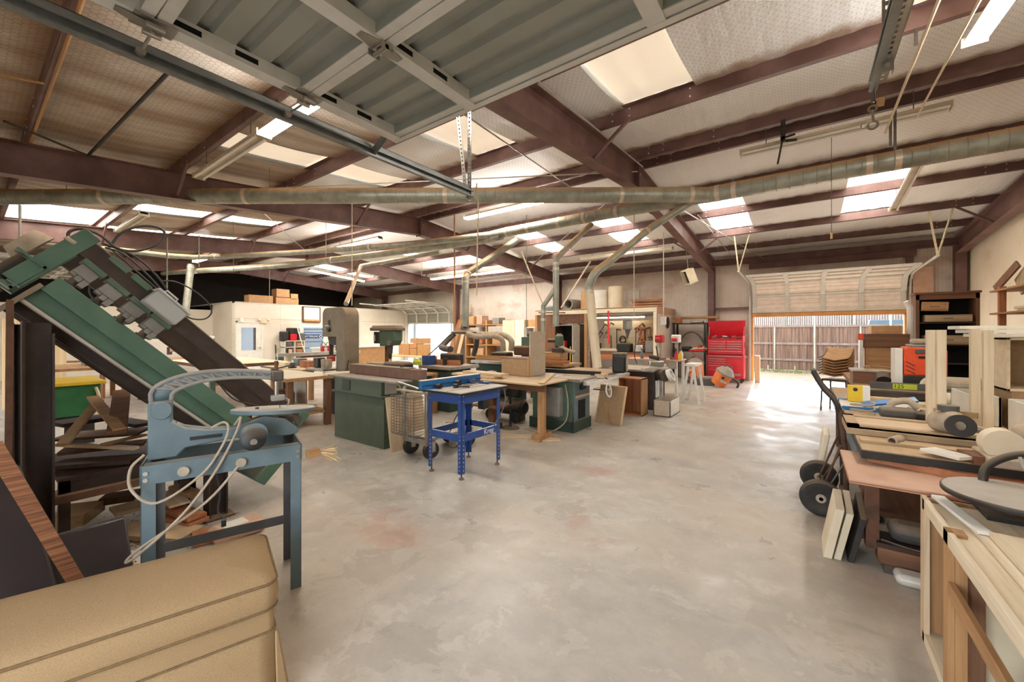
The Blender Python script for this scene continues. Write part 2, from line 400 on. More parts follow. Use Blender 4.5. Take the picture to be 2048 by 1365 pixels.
# thin tie rods in the roof bracing
def rod(p, q, r=.011, m='alu'): S(MB().cyl(p, q, r, n=8).obj('tie_rod', m), 'thin steel bracing rod under the roof')
rod((-2.37, 2.3, 4.28), (-2.37, 7.3, 4.62)); rod((-3.3,2.6,4.25),(-3.88,7.3,4.6)); rod((.85,2.5,4.2),(.87,7.2,4.25),.014,'cream'); rod((1.12,2.5,4.2),(1.12,6.9,4.25),.012,'cream'); rod((-5.02,1.22,4.2),(-8.46,1.09,4.19),.02,'iron_dark'); rod((-7.7,.3,4.12),(-8.4,1.1,4.17),.014,'iron_dark'); rod((-6.42,.1,4.12),(-6.3,.5,4.16),.014,'oak_x'); rod((-3.0,.55,4.17),(-8.4,.55,4.17),.016,'oak_x'); rod((-2.09,10.53,4.47),(-1.88,15.3,4.06)); rod((-2.5,7.4,4.6),(-8.5,3.0,4.25)); rod((-2.5, 7.6, 4.62), (-8.4, 12.8, 4.2)); rod((-2.45,9.0,4.5),(-1.0,15.2,3.95)); rod((-8.5,3.1,4.2),(-14.6,7.3,4.6)); rod((-8.6,7.6,4.62),(-14.6,12.8,4.2))
# walls
def wall_with_hole(name, x0, x1, y, z1, holes_, mat_, th=.12, lab=None):
    mb = MB(); xs = x0
    for hx0, hx1, hz in sorted(holes_):
        mb.bx(xs, hx0, y, y+th, 0, z1); mb.bx(hx0, hx1, y, y+th, hz, z1); xs = hx1
    mb.bx(xs, x1, y, y+th, 0, z1)
    return S(mb.obj(name, mat_, smooth=False), lab)
D2, D3 = (-1.38, 2.3), (-19.0, -15.3)
wall_with_hole('wall_back', -14.8, XR+.1, YW, 4.3, [(D2[0], D2[1], 2.14)], 'wall_insulation', lab='far wall of stained insulation behind chicken wire')
wall_with_hole('wall_back_extension', XL, -14.8, YW, 4.3, [(D3[0], D3[1], 2.1)], 'wall_insulation_left', lab='far wall beyond the third column')
S(MB().bx(XR, XR+.12, YN, YW+.12, 0, 5.1).obj('wall_right', None), 'insulated side wall with a wire grid')
bpy.data.objects['wall_right'].data.materials.append(MATS['wall_insulation_right'])
S(MB().bx(XL-.12, XL, YN, YW+.12, 0, 5.1).obj('wall_left', 'dark_brown_wall'), 'end wall of the building')  # end wall in one even dark brown
wall_with_hole('wall_front', XL, XR, YN-.12, 4.3, [(-2.25,.28,2.75), (-14.2,-10.7,2.75)], 'wall_insulation_left', lab='near wall with the open doorway')
# steel girts on the far wall
for z in (2.45,):
    g = MB(); g.bx(-2.5, D2[0]-.1, YW-.22, YW-.02, z, z+.012); g.bx(-2.5, D2[0]-.1, YW-.22, YW-.21, z-.08, z); g.bx(2.45, XR, YW-.2, YW-.02, z, z+.012)
    S(g.obj('wall_girt', 'beam_red', smooth=False), 'steel ledge across the far wall')
g = MB(); g.bx(D2[0]-.1, D2[1]+.2, YW-.2, YW-.02, 3.72, 3.9); g.bx(2.3, 2.45, YW-.12, YW-.02, 2.9, 3.9); S(g.obj('door_header', 'beam_red', smooth=False), 'steel header above the roll door')
# ---------------------------------------------------------------- camera, world, sun
cam = bpy.data.cameras.new('camera'); co = bpy.data.objects.new('camera', cam); C.objects.link(co)
cam.sensor_width = 36; cam.lens = 36*FPX/2048; cam.shift_y = -(682.5-HY)/2048; cam.clip_start = .05; cam.clip_end = 200
co.location = O0; co.rotation_euler = (R(90), 0, TH); bpy.context.scene.camera = co
w = bpy.data.worlds.new('world'); bpy.context.scene.world = w; w.use_nodes = True
nt = w.node_tree; bg = nt.nodes['Background']; sk = nt.nodes.new('ShaderNodeTexSky'); sk.sky_type = 'NISHITA'
sk.sun_disc = False; sk.sun_elevation = R(48); sk.sun_rotation = R(0); sk.air_density = 1; sk.dust_density = 1
hs = nt.nodes.new('ShaderNodeHueSaturation'); hs.inputs['Saturation'].default_value = .35; nt.links.new(sk.outputs[0], hs.inputs['Color']); nt.links.new(hs.outputs[0], bg.inputs[0]); bg.inputs[1].default_value = .75
sl = bpy.data.lights.new('sun', 'SUN'); so = bpy.data.objects.new('sun', sl); C.objects.link(so); sl.energy = 6; sl.angle = R(.6); sl.color = (1,.95,.86)
so.rotation_euler = V((-.06, 1.0, .455)).to_track_quat('Z', 'Y').to_euler()
sc = bpy.context.scene; sc.view_settings.view_transform = 'Standard'; sc.view_settings.look = 'None'; sc.view_settings.gamma = 1; sc.view_settings.exposure = 1.08
sc.cycles.use_denoising = True; sc.cycles.max_bounces = 8; sc.cycles.diffuse_bounces = 5; sc.cycles.sample_clamp_indirect = 6
# ================================================================ open sectional door overhead (door_1)
DZ = 2.90; DX0, DX1 = -2.254, .204; SEAM = [-.74, -.13, .476, 1.116, 1.723]
mat('door_steel', '9fa096', '94958a', 3, .4, .2); mat('door_white', 'd2cfc6', 'c4c0b6', 6, .4); mat('rail_steel', '8d8f8c', '7c7e7b', 9, .42, .6)
D1 = SE('door_1', (0,0,0), label='ribbed steel sectional door, rolled open overhead')
for y0, y1 in zip(SEAM, SEAM[1:]):
    prof = [(y0, .0), (y0+.05, .0), (y0+.052, .048)]
    L = y1-y0
    for f in (.26, .5, .74): c = y0+L*f; prof += [(c-.032, .048), (c-.02, .074), (c+.02, .074), (c+.032, .048)]
    prof += [(y1-.052, .048), (y1-.05, 0), (y1-.003, 0), (y1-.003, .03)]
    sec = MB().sheet([[(x, y, DZ+.012+z) for y, z in prof] for x in (DX0, DX1)]).obj('door_section', 'door_steel', D1, smooth=False)
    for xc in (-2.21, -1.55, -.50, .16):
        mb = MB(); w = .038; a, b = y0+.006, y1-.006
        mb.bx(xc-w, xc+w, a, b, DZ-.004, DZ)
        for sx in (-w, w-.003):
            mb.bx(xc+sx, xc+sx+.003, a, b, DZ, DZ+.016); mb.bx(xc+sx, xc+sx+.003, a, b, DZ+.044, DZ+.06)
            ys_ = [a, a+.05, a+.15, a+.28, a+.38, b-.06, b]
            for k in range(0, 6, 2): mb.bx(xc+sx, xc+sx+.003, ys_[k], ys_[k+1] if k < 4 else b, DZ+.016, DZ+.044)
        MB().bx(xc-w+.006, xc+w-.006, a, b, DZ+.004, DZ+.058).obj('slot_shade_fill', 'black_void', sec, smooth=False)  # black fill puts the shade of the hollow stile behind its slots
        mb.obj('stile', 'door_white', sec, smooth=False)
    MB().bx(DX0, DX1, y0+.002, y0+.05, DZ+.006, DZ+.0115).obj('rail', 'door_white', sec)
    MB().bx(DX0, DX1, y1-.05, y1-.004, DZ+.006, DZ+.0115).obj('rail', 'door_white', sec)
lip = MB().bx(DX0, DX1, SEAM[-1]-.004, SEAM[-1]+.03, DZ-.004, DZ+.0).bx(DX0, DX1, SEAM[-1]+.026, SEAM[-1]+.03, DZ, DZ+.05)
for xc in (-1.55, -.5):
    for dx in (-.03, .03): lip.bx(xc+dx-.012, xc+dx+.012, SEAM[-1]+.003, SEAM[-1]+.02, DZ-.0045, DZ-.0035)
lip.obj('bottom_rail', 'door_white', D1, smooth=False)
for ys_ in SEAM[1:4]:
    for xc in (-1.55, -.5):
        h = MB().prism([(xc-.018, ys_-.11, DZ-.006), (xc+.018, ys_-.11, DZ-.006), (xc+.04, ys_-.015, DZ-.006), (xc-.04, ys_-.015, DZ-.006)], (0,0,-.003))
        h.prism([(xc-.04, ys_+.015, DZ-.006), (xc+.04, ys_+.015, DZ-.006), (xc+.018, ys_+.11, DZ-.006), (xc-.018, ys_+.11, DZ-.006)], (0,0,-.003))
        h.cyl((xc-.05, ys_, DZ-.025), (xc+.05, ys_, DZ-.025), .011, n=10).bx(xc-.05, xc-.044, ys_-.03, ys_+.03, DZ-.035, DZ-.006).bx(xc+.044, xc+.05, ys_-.03, ys_+.03, DZ-.035, DZ-.006)
        h.obj('hinge', 'steel', D1, smooth=False)
    for xc, s in ((-2.21, -1), (.16, 1)):
        h = MB().bx(xc-.05, xc+.05, ys_-.07, ys_+.07, DZ-.01, DZ-.005).cyl((xc, ys_, DZ-.03), (xc+s*.17, ys_, DZ-.03), .007, n=8)
        h.prism([(xc-.018, ys_-.12, DZ-.006), (xc+.018, ys_-.12, DZ-.006), (xc+.03, ys_+.0, DZ-.022), (xc-.03, ys_, DZ-.022)], (0,0,-.004))
        h.cyl((xc-.03, ys_-.03, DZ-.03), (xc-.03, ys_+.03, DZ-.03), .014, n=10).cyl((xc+.03, ys_-.03, DZ-.03), (xc+.03, ys_+.03, DZ-.03), .014, n=10)
        ho = h.obj('roller_bracket', 'steel', D1, smooth=False)
        MB().cyl((xc+s*.2, ys_, DZ-.03), (xc+s*.225, ys_, DZ-.03), .018).obj('roller', 'steel', ho)
def track(x, s, y0, y1, z):
    mb = MB()   # C-shaped rail
    mb.bx(x-.0015, x+.0015, y0, y1, z-.028, z+.028); mb.bx(x-s*.03, x, y0, y1, z+.026, z+.029); mb.bx(x-s*.03, x, y0, y1, z-.029, z-.026)
    mb.bx(x-s*.031, x-s*.028, y0, y1, z-.029, z-.018); mb.bx(x-s*.031, x-s*.028, y0, y1, z+.018, z+.029)
    o_ = mb.obj('track', 'rail_steel', D1, smooth=False)
    MB().bx(x+s*.002, x+s*.006, y0, y1, z+.0, z+.075).bx(x+s*.002, x+s*.06, y0, y1, z+.072, z+.075).obj('track_angle', 'rail_steel', D1, smooth=False)
    return o_
track(-2.47, -1, YN, 2.76, DZ-.03); track(.30, 1, YN, 2.76, DZ-.03)
def perf(p, q, w, side, name='perforated_hanger', parent=None, m='steel', pitch=.038):
    """slotted angle iron: two flanges pierced with square holes"""
    p, q, side = V(p), V(q), V(side).normalized(); d = (q-p); L = d.length; d.normalize(); other = d.cross(side).normalized(); mb = MB()
    for sd in (side, other):
        for a, b in ((0, .3), (.7, 1)): mb.quad(p+sd*w*a, p+sd*w*b, q+sd*w*b, q+sd*w*a)
        n = int(L/pitch)
        for k in range(n):
            u, v = p+d*k*pitch, p+d*(k+.5)*pitch; mb.quad(u+sd*w*.3, u+sd*w*.7, v+sd*w*.7, v+sd*w*.3)
    return mb.obj(name, m, parent, smooth=False, solid=.003)
perf((-2.5, 2.74, DZ-.08), (-2.5, 2.74, 4.36), .045, (1,0,0), parent=D1); perf((-2.5, 2.7, DZ-.06), (-2.68, 2.68, 4.3), .04, (1,0,0), parent=D1)
perf((.33, 2.7, DZ-.05), (.33, .9, DZ-.02), .05, (0,0,1), parent=D1); perf((.33, 2.5, DZ-.1), (.33, 2.5, 4.3), .04, (0,1,0), parent=D1); perf((.33, .9, DZ-.05), (.36, .9, 4.1), .04, (0,1,0), parent=D1)
MB().beam((-2.47,1.72,DZ-.02),(-2.33,1.72,DZ+.06),.07,.004,(0,1,0)).obj('track_bracket', 'rail_steel', D1)
# rope at the track end and hook at the other
rope('pull_rope', 'pale rope hanging down from the end of the overhead door track', 'rope', smooth_path([(-2.44,2.8,2.98),(-2.47,2.82,2.86),(-2.45,2.83,2.8),(-2.46,2.83,2.4),(-2.47,2.83,1.95)],4), .0065, 'rope')
hk = T('lifting_hook', 'dusty chain hook strapped to the end of the right door track', 'hook', (.29, 2.8, 2.83))
MB().tube(arc((0,-.02,-.01), .03, R(-60), R(240), 14, (0,1,0), (0,0,1)), .006, 8).obj('strap', 'iron', hk)
MB().tube(arc((.0,.0,-.06), .016, 0, 2*math.pi, 14)[:-1], .005, 6, closed=True).obj('chain_link', 'taupe', hk)
MB().tube(arc((.0,.0,-.085), .014, 0, 2*math.pi, 14, (0,1,0))[:-1], .005, 6, closed=True).obj('chain_link', 'taupe', hk)
MB().tube([(0,0,-.095),(.002,0,-.118)]+arc((.0,0,-.145), .02, R(80), R(-200), 12), .006, 8).obj('hook', 'taupe', hk)
MB().tube(arc((-.03,.005,-.135), .016, R(60), R(400), 12), .003, 6).obj('ring', 'steel', hk); MB().box((.03,0,-.035), (.032,.003,.045), (0,.1,0)).obj('tag', 'cardboard', hk)
# ================================================================ fluorescent fixtures
emit('tube_lit', 'fffbf6', 46.0); emit('tube_dim', 'fff6e6', 7.0); mat('tube_off', 'f1eee6', 'e6e2d8', 4, .25); mat('fixture_white', 'ddd0b8', 'cbbca0', 4, .5, dust=.3)
def fixture(label, p, q, lit, group='fluorescent strip fixtures under the roof', drop=.3, cover=True):
    p, q = V(p), V(q); L = (q-p).length; d = (q-p)/L
    t = T('fluorescent_light', label, 'ceiling light', p, group=group)
    t.rotation_euler = d.to_track_quat('X', 'Z').to_euler()
    prof = [(0,-.07,.0),(0,-.05,.05),(0,.05,.05),(0,.07,.0)]
    MB().prism(prof, (L,0,0)).obj('housing', 'fixture_white', t, smooth=False)
    MB().bx(0, .012, -.085, .085, -.045, .04).obj('end_cap', 'fixture_white', t); MB().bx(L-.012, L, -.085, .085, -.045, .04).obj('end_cap', 'fixture_white', t)
    for sy in (-.055, .055):
        MB().cyl((.03,sy,-.025), (L-.03,sy,-.025), .019, n=12).obj('tube', 'tube_lit' if lit else 'tube_off', t)
    for x in (L*.15, L*.85):
        MB().cyl((x,0,.035), (x,0,.035+drop), .006, n=6).obj('hanger_rod', 'wire', t)
    return t
fixture('dark dusty strip light, end to end with the lit one beside the overhead door', (-7.6,2.17,4.03), (-5.36,2.17,4.03), False)
fixture('lit strip light half behind the track of the overhead door', (-5.32,2.17,4.03), (-3.0,2.17,4.03), True)
fixture('lit strip light above the long round duct, between the second and third rafters', (-6.78,7.36,4.45), (-4.36,7.36,4.45), True)
fixture('lit strip light farther along the ridge, beyond the third rafter', (-12.87,7.42,4.46), (-10.3,7.42,4.46), True)
fixture('dark strip light with the black clamp hanging beside it', (-.82,7.3,4.45), (1.5,7.3,4.45), False)
fixture('lit twin tube light pointing down the room near the right wall', (1.27,5.5,4.3), (1.27,3.1,4.1), True)
fixture('pale strip light next to the skylight over the roll door', (1.5,9.1,4.36), (1.5,11.4,4.17), False)
fixture('dusty strip light between the two skylights above the green clamp machine', (-13.2,2.2,4.03), (-10.9,2.2,4.03), False)
fixture('lit strip light along the far roof slope, nearer one of its pair', (-11.2,12.6,4.05), (-9.0,12.6,4.05), True)
fixture('lit strip light along the far roof slope, farther one of its pair', (-13.7,12.6,4.05), (-11.3,12.6,4.05), True)
fixture('unlit strip light above the tool loft', (-6.1,12.25,4.08), (-3.1,12.25,4.08), False)
fixture('lit strip light over the office, pointing at the far wall', (-17.4,8.9,4.35), (-17.4,11.6,4.13), True)
fixture('lit strip light over the office door', (-15.9,5.0,4.2), (-17.9,5.0,4.2), True)
# ================================================================ dust extraction ducts
DU = T('dust_duct', 'long round galvanised dust extraction duct under the ridge, its second run crossing the room', 'duct', (0,7.65,4.0))
def du(pts, r, name='duct_run', m='galv', n=20, seams=True, taper=None):
    pts = [V(p)-V((0,7.65,4.0)) for p in pts]; rs = None
    if taper: rs = [r+(taper-r)*i/(len(pts)-1) for i in range(len(pts))]
    return MB().tube(pts, r, n, rs=rs).obj(name, m, DU)
def seamrings(p, q, r, step=.3, parent=None, m='galv', base=V((0,7.65,4.0))):
    p, q = V(p)-base, V(q)-base; L = (q-p).length; d = (q-p)/L; k = step/2; P, RS = [p], [r+.001]
    while k < L-.02:
        for o_, rr in ((-.006, .001), (0, .006), (.006, .001)): P.append(p+d*(k+o_)); RS.append(r+rr)
        k += step
    return MB().tube(P+[q], r, 20, rs=RS+[r+.001]).obj('ribbed_run', m, parent or DU)
def band(p, d, r, w=.07, base=V((0,7.65,4.0)), parent=None):
    p, d = V(p)-base, V(d).normalized(); return MB().tube([p-d*w/2, p+d*w/2], r+.003, 20).obj('tape_band', 'tape', parent or DU)
Yd, Zd = 7.65, 4.0
du([(3.4,Yd,Zd),(-1.4,Yd,Zd)], .135); seamrings((3.3,Yd,Zd), (-1.0,Yd,Zd), .135, .17)
for x in (1.05, .75, -.95, -1.2): band((x,Yd,Zd), (1,0,0), .135)
du([(-1.4,Yd,Zd),(-2.0,Yd,Zd),(-3.0,Yd,Zd)], .13, taper=.115); du([(-3.0,Yd,Zd),(-5.8,Yd,Zd)], .112); seamrings((-3.0,Yd,Zd), (-5.7,Yd,Zd), .112, .17)
for x in (-2.0,-2.35,-3.0,-3.7,-4.3,-5.1,-5.7): band((x,Yd,Zd), (1,0,0), .115)
du([(-5.8,Yd,Zd),(-6.2,Yd,Zd+.01)], .112, taper=.085, name='reducer')
du(smooth_path([(-6.2,Yd,Zd+.01),(-8.5,7.15,Zd),(-12.1,5.95,Zd),(-15.0,4.75,Zd)], 5), .078); du([(-15.0,4.75,Zd),(-15.7,4.35,Zd),(-16.0,3.8,Zd),(-16.2,.2,Zd)], .078)
band((-15.0,4.75,Zd), (-3,-1.2,0), .08); band((-16.0,3.8,Zd), (0,1,0), .08); band((-9.8,6.72,Zd), (-3,-1,0), .08)
du(smooth_path([(-5.9,Yd+.02,Zd-.06),(-7.5,7.7,Zd-.05),(-14.0,6.85,Zd-.02),(-19.3,5.3,Zd)], 5), .1); du([(-19.3,5.3,Zd),(-19.9,5.1,Zd),(-21,4.8,Zd)], .1, taper=.08)
band((-19.2,5.33,Zd), (1,.28,0), .1); band((-8.2,7.66,Zd-.05), (1,.05,0), .102); band((-12.4,7.1,Zd-.03), (1,.13,0), .102)
# second big run, from the junction towards the near left
J = V((-1.32,7.66,Zd)); E_ = V((-11.9,.1,Zd)); dj = (E_-J).normalized()
D2_ = DU
A = J+dj*.42
BJ = V((0,7.65,4.0)); du([J, A, E_], .13); seamrings(A, E_, .13, .17)
for k in (.35, 1.55, 4.6, 8.1, 10.6, 12.5): band(J+dj*k, dj, .131)
for k in (4.2, 7.7, 11.3): MB().tube([J-BJ+dj*k+V((0,0,.13)), J-BJ+dj*k+V((0,0,.5))], .006, 6).obj('hanger', 'wire', DU)
# drops
def drop(pts, r, name='branch', taper=None, m='galv'):
    o_ = du(pts, r, name, m, 16)
    for a, b in zip(pts[1:], pts[2:]): band(V(a)+(V(b)-V(a)).normalized()*.1, V(b)-V(a), r, .05)
    return o_
dropA = [pz(1035,480,3.93), pz(938,545,3.12), pz(931,556,2.95)]; base = dropA[2]
drop([dropA[0], dropA[1], dropA[2], V((base.x,base.y,1.75))], .085)
b0 = pz(1182,450,3.92); b1 = pz(1112,517,3.0); drop([b0, b1, V((b1.x,b1.y,2.9)), V((b1.x,b1.y,1.72))], .058)
t0 = V((b1.x,b1.y,2.45)); k1 = V((b1.x-.22,b1.y-.1,2.1)); drop([t0, k1, V((k1.x,k1.y,1.95)), V((k1.x,k1.y,1.45))], .045)
c0 = pz(1385,403,3.95); c1 = pz(1300,457,3.5); c2 = pz(1215,527,2.8)
drop([c0, c1, c2], .065); CD = c2 + (c2-c1)*.28
bend = smooth_path([c2, CD, V((CD.x-.1,CD.y,2.4)), V((CD.x-.1,CD.y,2.3))], 5); du(bend, .072, 'elbow')
du([(CD.x-.1,CD.y,2.32),(CD.x,CD.y+.1,1.0)], .078, 'plastic_pipe', 'cream'); band((CD.x-.1,CD.y,2.3), (0,0,1), .078)
d0 = pz(880,505,3.9); d1 = pz(722,532,3.8); d2 = pz(692,608,2.35); drop([d0, d1, d2], .06)
e0 = V((-19.0,5.35,3.9)); drop([e0, pX(382,530,-19.0), pX(360,720,-18.6)], .12)
# ================================================================ hanging cords
def vrope(label, px, y0, y1, X=None, Y=None, r=.008, m='rope', name=None, cat=None):
    f = (lambda a, b: pX(a, b, X)) if X is not None else (lambda a, b: pY(a, b, Y))
    kind = 'conduit' if ('conduit' in label or 'pipe' in label) else 'rope' if 'cord' in label else 'wire_rod'
    name, cat = kind, kind.split('_')[0]
    p = f(px, y0); q = f(px, y1); q = V((p.x, p.y, q.z)); return rope(name, label, cat, [p, q], r, m)
vrope('thin pull cord with a wooden handle in front of the roll door', 1663, 255, 470, Y=7.5, r=.004, m='wire')
tag(MB().cyl((0,0,0),(0,0,.09),.014).obj('wooden_toggle', 'pine_z', loc=pY(1663, 478, 7.5)), 'small wooden handle at the end of the thin pull cord', 'toggle')
vrope('slim conduit coming down to the grey switch above the table saw', 1268, 400, 640, Y=8.6, r=.012, m='cream')
vrope('slim conduit with an outlet at its end beside the tool loft', 1327, 465, 632, Y=10.2, r=.012, m='cream')
vrope('slim conduit hanging beside the band saw', 704, 405, 612, Y=5.0, r=.011, m='cream')
vrope('upright conduit left of the round duct drop', 909, 430, 700, Y=7.8, r=.02, m='oak_z')
vrope('thin cord in front of the far wall over the pale box', 1053, 430, 690, Y=9.0, r=.008, m='wire')
vrope('slim pipe drop above the green clamp machine', 334, 475, 580, X=-9.5, r=.014, m='galv')
vrope('thin rod hanging between the two long ducts', 398, 470, 535, X=-12.0, r=.014, m='galv')
vrope('thin wire to the long duct left of the rafter', 467, 440, 545, X=-11.5, r=.006, m='wire')
vrope('thin wire reaching the roof of the office', 539, 540, 605, X=-17, r=.01, m='rope')
vrope('thin cord pair by the long lamp', 652, 445, 515, X=-10.5, r=.006, m='rope')
vrope('white flexible conduit above the scrap box', 40, 410, 480, X=-9.0, r=.016, m='alu')
for i, (px, y0, y1) in enumerate(((585,575,605),(560,575,600))):
    pass
cl = T('bar_clamp', 'black bar clamp gripping the ridge purlin beside the strip light', 'clamp', V((-.25,7.1,4.42)))
MB().beam((0,0,.05), (-.06,-.1,-.36), .016, .02).obj('bar', 'black', cl); MB().bx(-.03,.03,-.06,.06,.0,.05).bx(-.02,.03,-.06,-.02,.0,.16).bx(-.03,.03,.03,.06,.05,.33).obj('jaw', 'black', cl, bevel=.006)
MB().box((.1,0,-.02),(.14,.03,.035),(0,.15,0)).box((.09,0,.05),(.12,.02,.03),(0,-.1,0)).obj('handle', 'black', cl, bevel=.006)
bx_ = T('hanging_box', 'cream open metal box hung askew under the rafter', 'box', pz(1373,540,3.45), rot=(R(6), R(-24), R(38)))
b = MB(); w_, h_, d_ = .26, .42, .34
b.bx(-w_/2,w_/2,-d_/2,-d_/2+.01,-h_,0).bx(-w_/2,w_/2,d_/2-.01,d_/2,-h_,0).bx(-w_/2,w_/2,-d_/2,d_/2,-.01,0).bx(-w_/2,w_/2,-d_/2,d_/2,-h_,-h_+.01).bx(w_/2-.01,w_/2,-d_/2,d_/2,-h_,0)
b.obj('case', 'cream', bx_); MB().bx(-w_/2+.1,-w_/2+.12,-d_/2+.02,d_/2-.02,-h_+.02,-.02).obj('grille', 'iron_dark', bx_)
MB().tube([(.05,0,0),(.2,.02,.5)], .006, 6).obj('hanger', 'rope', bx_)

for i, (p0, p1, l) in enumerate(((pY(1042,503,11.2), pY(1087,612,12.8), 'long pale slotted bar slanting down to the left end of the tool loft'), (pY(1181,523,12.5), pY(1122,616,13.0), 'long pale slotted bar slanting down left, crossing the white plastic duct pipe'))):
    plank('slotted_bar', l, 'bar', p0, p1, .05, .02, 'cream', up=(0,1,0))
plank('hung_batten', 'brown batten hung level at the foot of the slotted bars', 'batten', pY(1078,626,12.9), pY(1130,626,12.9), .06, .04, 'rust')
for i, (px, y0, y1, Y, l) in enumerate(((1790,215,300,7.0,'perforated strap hanging behind the dark strip light, longer one'), (1781,240,292,7.0,'perforated strap hanging behind the dark strip light, shorter one'), (1832,55,92,5.55,'short perforated strap end hanging from the purlin by the lit twin tubes'))):
    p0, p1 = pY(px,y0,Y), pY(px,y1,Y); p1 = V((p0.x,p0.y,p1.z)); plank('perforated_strap', l, 'strap', p0, p1, .03, .004, 'iron', up=(0,1,0))
# ================================================================ far roll doors and what lies outside
def sect_door(name, x0, x1, path, nst, label, pm='door_wood', sm='door_white'):
    root = SE(name, (0,0,0), label=label)
    for (y0,z0),(y1,z1) in zip(path, path[1:]):
        d = V((0,y1-y0,z1-z0)); L = d.length; d /= L; n = V((0,-d.z,d.y)); p0 = V((0,y0,z0)); rows = []
        prof = [(.004,0)]
        for k in range(1,4): u = L*k/4; prof += [(u-.012,0),(u-.004,-.012),(u+.004,-.012),(u+.012,0)]
        prof += [(L-.004,0)]
        rows = [[p0+d*u+n*w+V((x,0,0)) for u,w in prof] for x in (x0,x1)]
        s = MB().sheet(rows).obj('door_section', pm, root, smooth=False, solid=.004)
        for u in (.03, L-.03):
            MB().beam(p0+d*u+n*.02+V((x0,0,0)), p0+d*u+n*.02+V((x1,0,0)), .05 if u < .1 else .045, .035, n).obj('rail', sm, s)
        for k in range(nst):
            x = x0+.06+(x1-x0-.12)*k/(nst-1)
            MB().beam(p0+n*.03+d*.01+V((x,0,0)), p0+n*.03+d*(L-.01)+V((x,0,0)), .11, .05, n).obj('stile', sm, s)
    return root
p2 = [(15.47,2.25),(15.47,2.8),(15.17,3.2),(14.65,3.26),(14.1,3.28),(13.58,3.29)]
d2 = sect_door('door_2', -1.38, 2.3, p2, 5, 'pale ribbed roll door half up over the sunlit opening')
for x in (-1.46, 2.38):
    MB().tube(smooth_path([(x,15.45,.05),(x,15.45,2.75),(x,15.3,3.12),(x,14.9,3.24),(x,12.6,3.3)],4), .028, 8).obj('track', 'door_white', d2)
    MB().beam((x,12.65,3.3),(x-.12,12.75,4.33),.035,.02).obj('hanger_strap', 'rope', d2); MB().beam((x,12.65,3.3),(x+.25,12.75,4.33),.035,.02).obj('hanger_strap', 'rope', d2)
f = MB(); f.bx(-1.4,2.32,15.5,15.56,2.12,2.24); f.obj('lintel', 'jamb_wood', d2)
f = MB(); f.bx(-1.42,-1.36,15.5,15.7,0,2.14); f.obj('jamb', 'jamb_wood', d2); f = MB(); f.bx(2.27,2.33,15.5,15.7,0,2.14); f.obj('jamb', 'jamb_wood', d2)
MB().bx(-1.48,-1.43,15.4,15.5,0,2.8).obj('jamb_rail', 'door_white', d2)
p3 = [(15.47,2.12),(15.47,2.72),(15.1,3.0),(14.5,3.08),(13.9,3.1),(13.2,3.12)]
d3 = sect_door('door_3', -18.95, -15.35, p3, 5, 'distant white roll door open at the office end', 'door_steel')
for x in (-19.02,-15.28): MB().tube(smooth_path([(x,15.45,.05),(x,15.45,2.6),(x,15.2,2.98),(x,14.8,3.1),(x,12.4,3.14)],4), .03, 8).obj('track', 'door_white', d3)
d4 = sect_door('door_4', -14.3, -10.6, [(1.85,2.92),(1.25,2.92),(.65,2.92),(.05,2.92),(-.5,2.9)], 5, 'open roll door overhead beyond the green clamp machine', 'door_steel', 'alu')
# outside the right door
S(MB().bx(-8,8,YW,16.35,-.08,0).obj('apron', 'concrete'), 'sunlit concrete apron outside the roll door')
S(MB().bx(-8,8,16.35,21,-.1,-.01).obj('ground', 'dirt'), 'bare dirt outside')
fg = MB(); rng = random.Random(3)
for i in range(500):
    x, y = rng.uniform(-2,4), rng.uniform(19.3,20.4); h = rng.uniform(.04,.14); a = rng.uniform(0,6.28)
    fg.quad((x,y,-.01),(x+.03*math.cos(a),y+.03*math.sin(a),-.01),(x+.02,y+.02,h),(x+.015,y+.02,h))
tag(fg.obj('grass', 'grass', smooth=False), 'thin strip of grass along the foot of the wooden fence', 'grass', kind='stuff')
FY = 20.6
fe = T('wooden_fence', 'weathered grey brown board fence seen through the roll door', 'fence', (0,FY,0))
mb = MB(); x = -2.2
while x < 5.2:
    w_ = rng.uniform(.125,.145); dy = rng.choice((0,.03)); mb.bx(x,x+w_,dy,dy+.018,.02,1.86+rng.uniform(-.015,.015)); x += w_+rng.uniform(-.01,.006)
mb.obj('board_panel', 'fence_wood', fe, smooth=False)
for z in (.42,1.1,1.83): MB().bx(-2.2,5.2,-.04,0,z,z+.09).obj('rail', 'fence_rail', fe)
for px, top in ((1549,1.86),(1629,2.75),(1721,1.86),(1781,2.75)):
    X = pY(px,700,FY-.08).x; MB().cyl((X,-.08,0),(X,-.08,top),.03 if top < 2 else .035,n=12).obj('post', 'galv', fe)
cf = T('chain_link_fence', 'tall slatted chain link fence behind the board fence', 'fence', (0,23.5,0))
mb = MB(); x = -3.5
while x < 6: mb.bx(x,x+.082,0,.01,0,3.1); x += .085
mb.obj('slat', 'fence_rail', cf, smooth=False); cf.children[0].name = 'slat_panel'
for x in (-3,-.6,1.8,4.2): MB().cyl((x,-.05,0),(x,-.05,3.15),.04).obj('post', 'galv', cf)
tr = T('truck', 'dark pickup truck parked behind the board fence', 'truck', pY(1735,700,22.0)*V((1,1,0)) if False else (3.05,21.9,0), R(3))
MB().prism([(-.98,0,1.28),(-.98,0,1.5),(-.9,0,1.62),(.9,0,1.62),(.98,0,1.5),(.98,0,1.28),(.98,0,.5),(-.98,0,.5)], (0,1.3,0)).obj('hood', 'truck_paint', tr, bevel=.05)
MB().prism([(-.92,.25,1.58),(.92,.25,1.58),(.74,.8,2.1),(-.74,.8,2.1)], (0,.02,.02)).obj('windshield', 'glass_dark', tr)
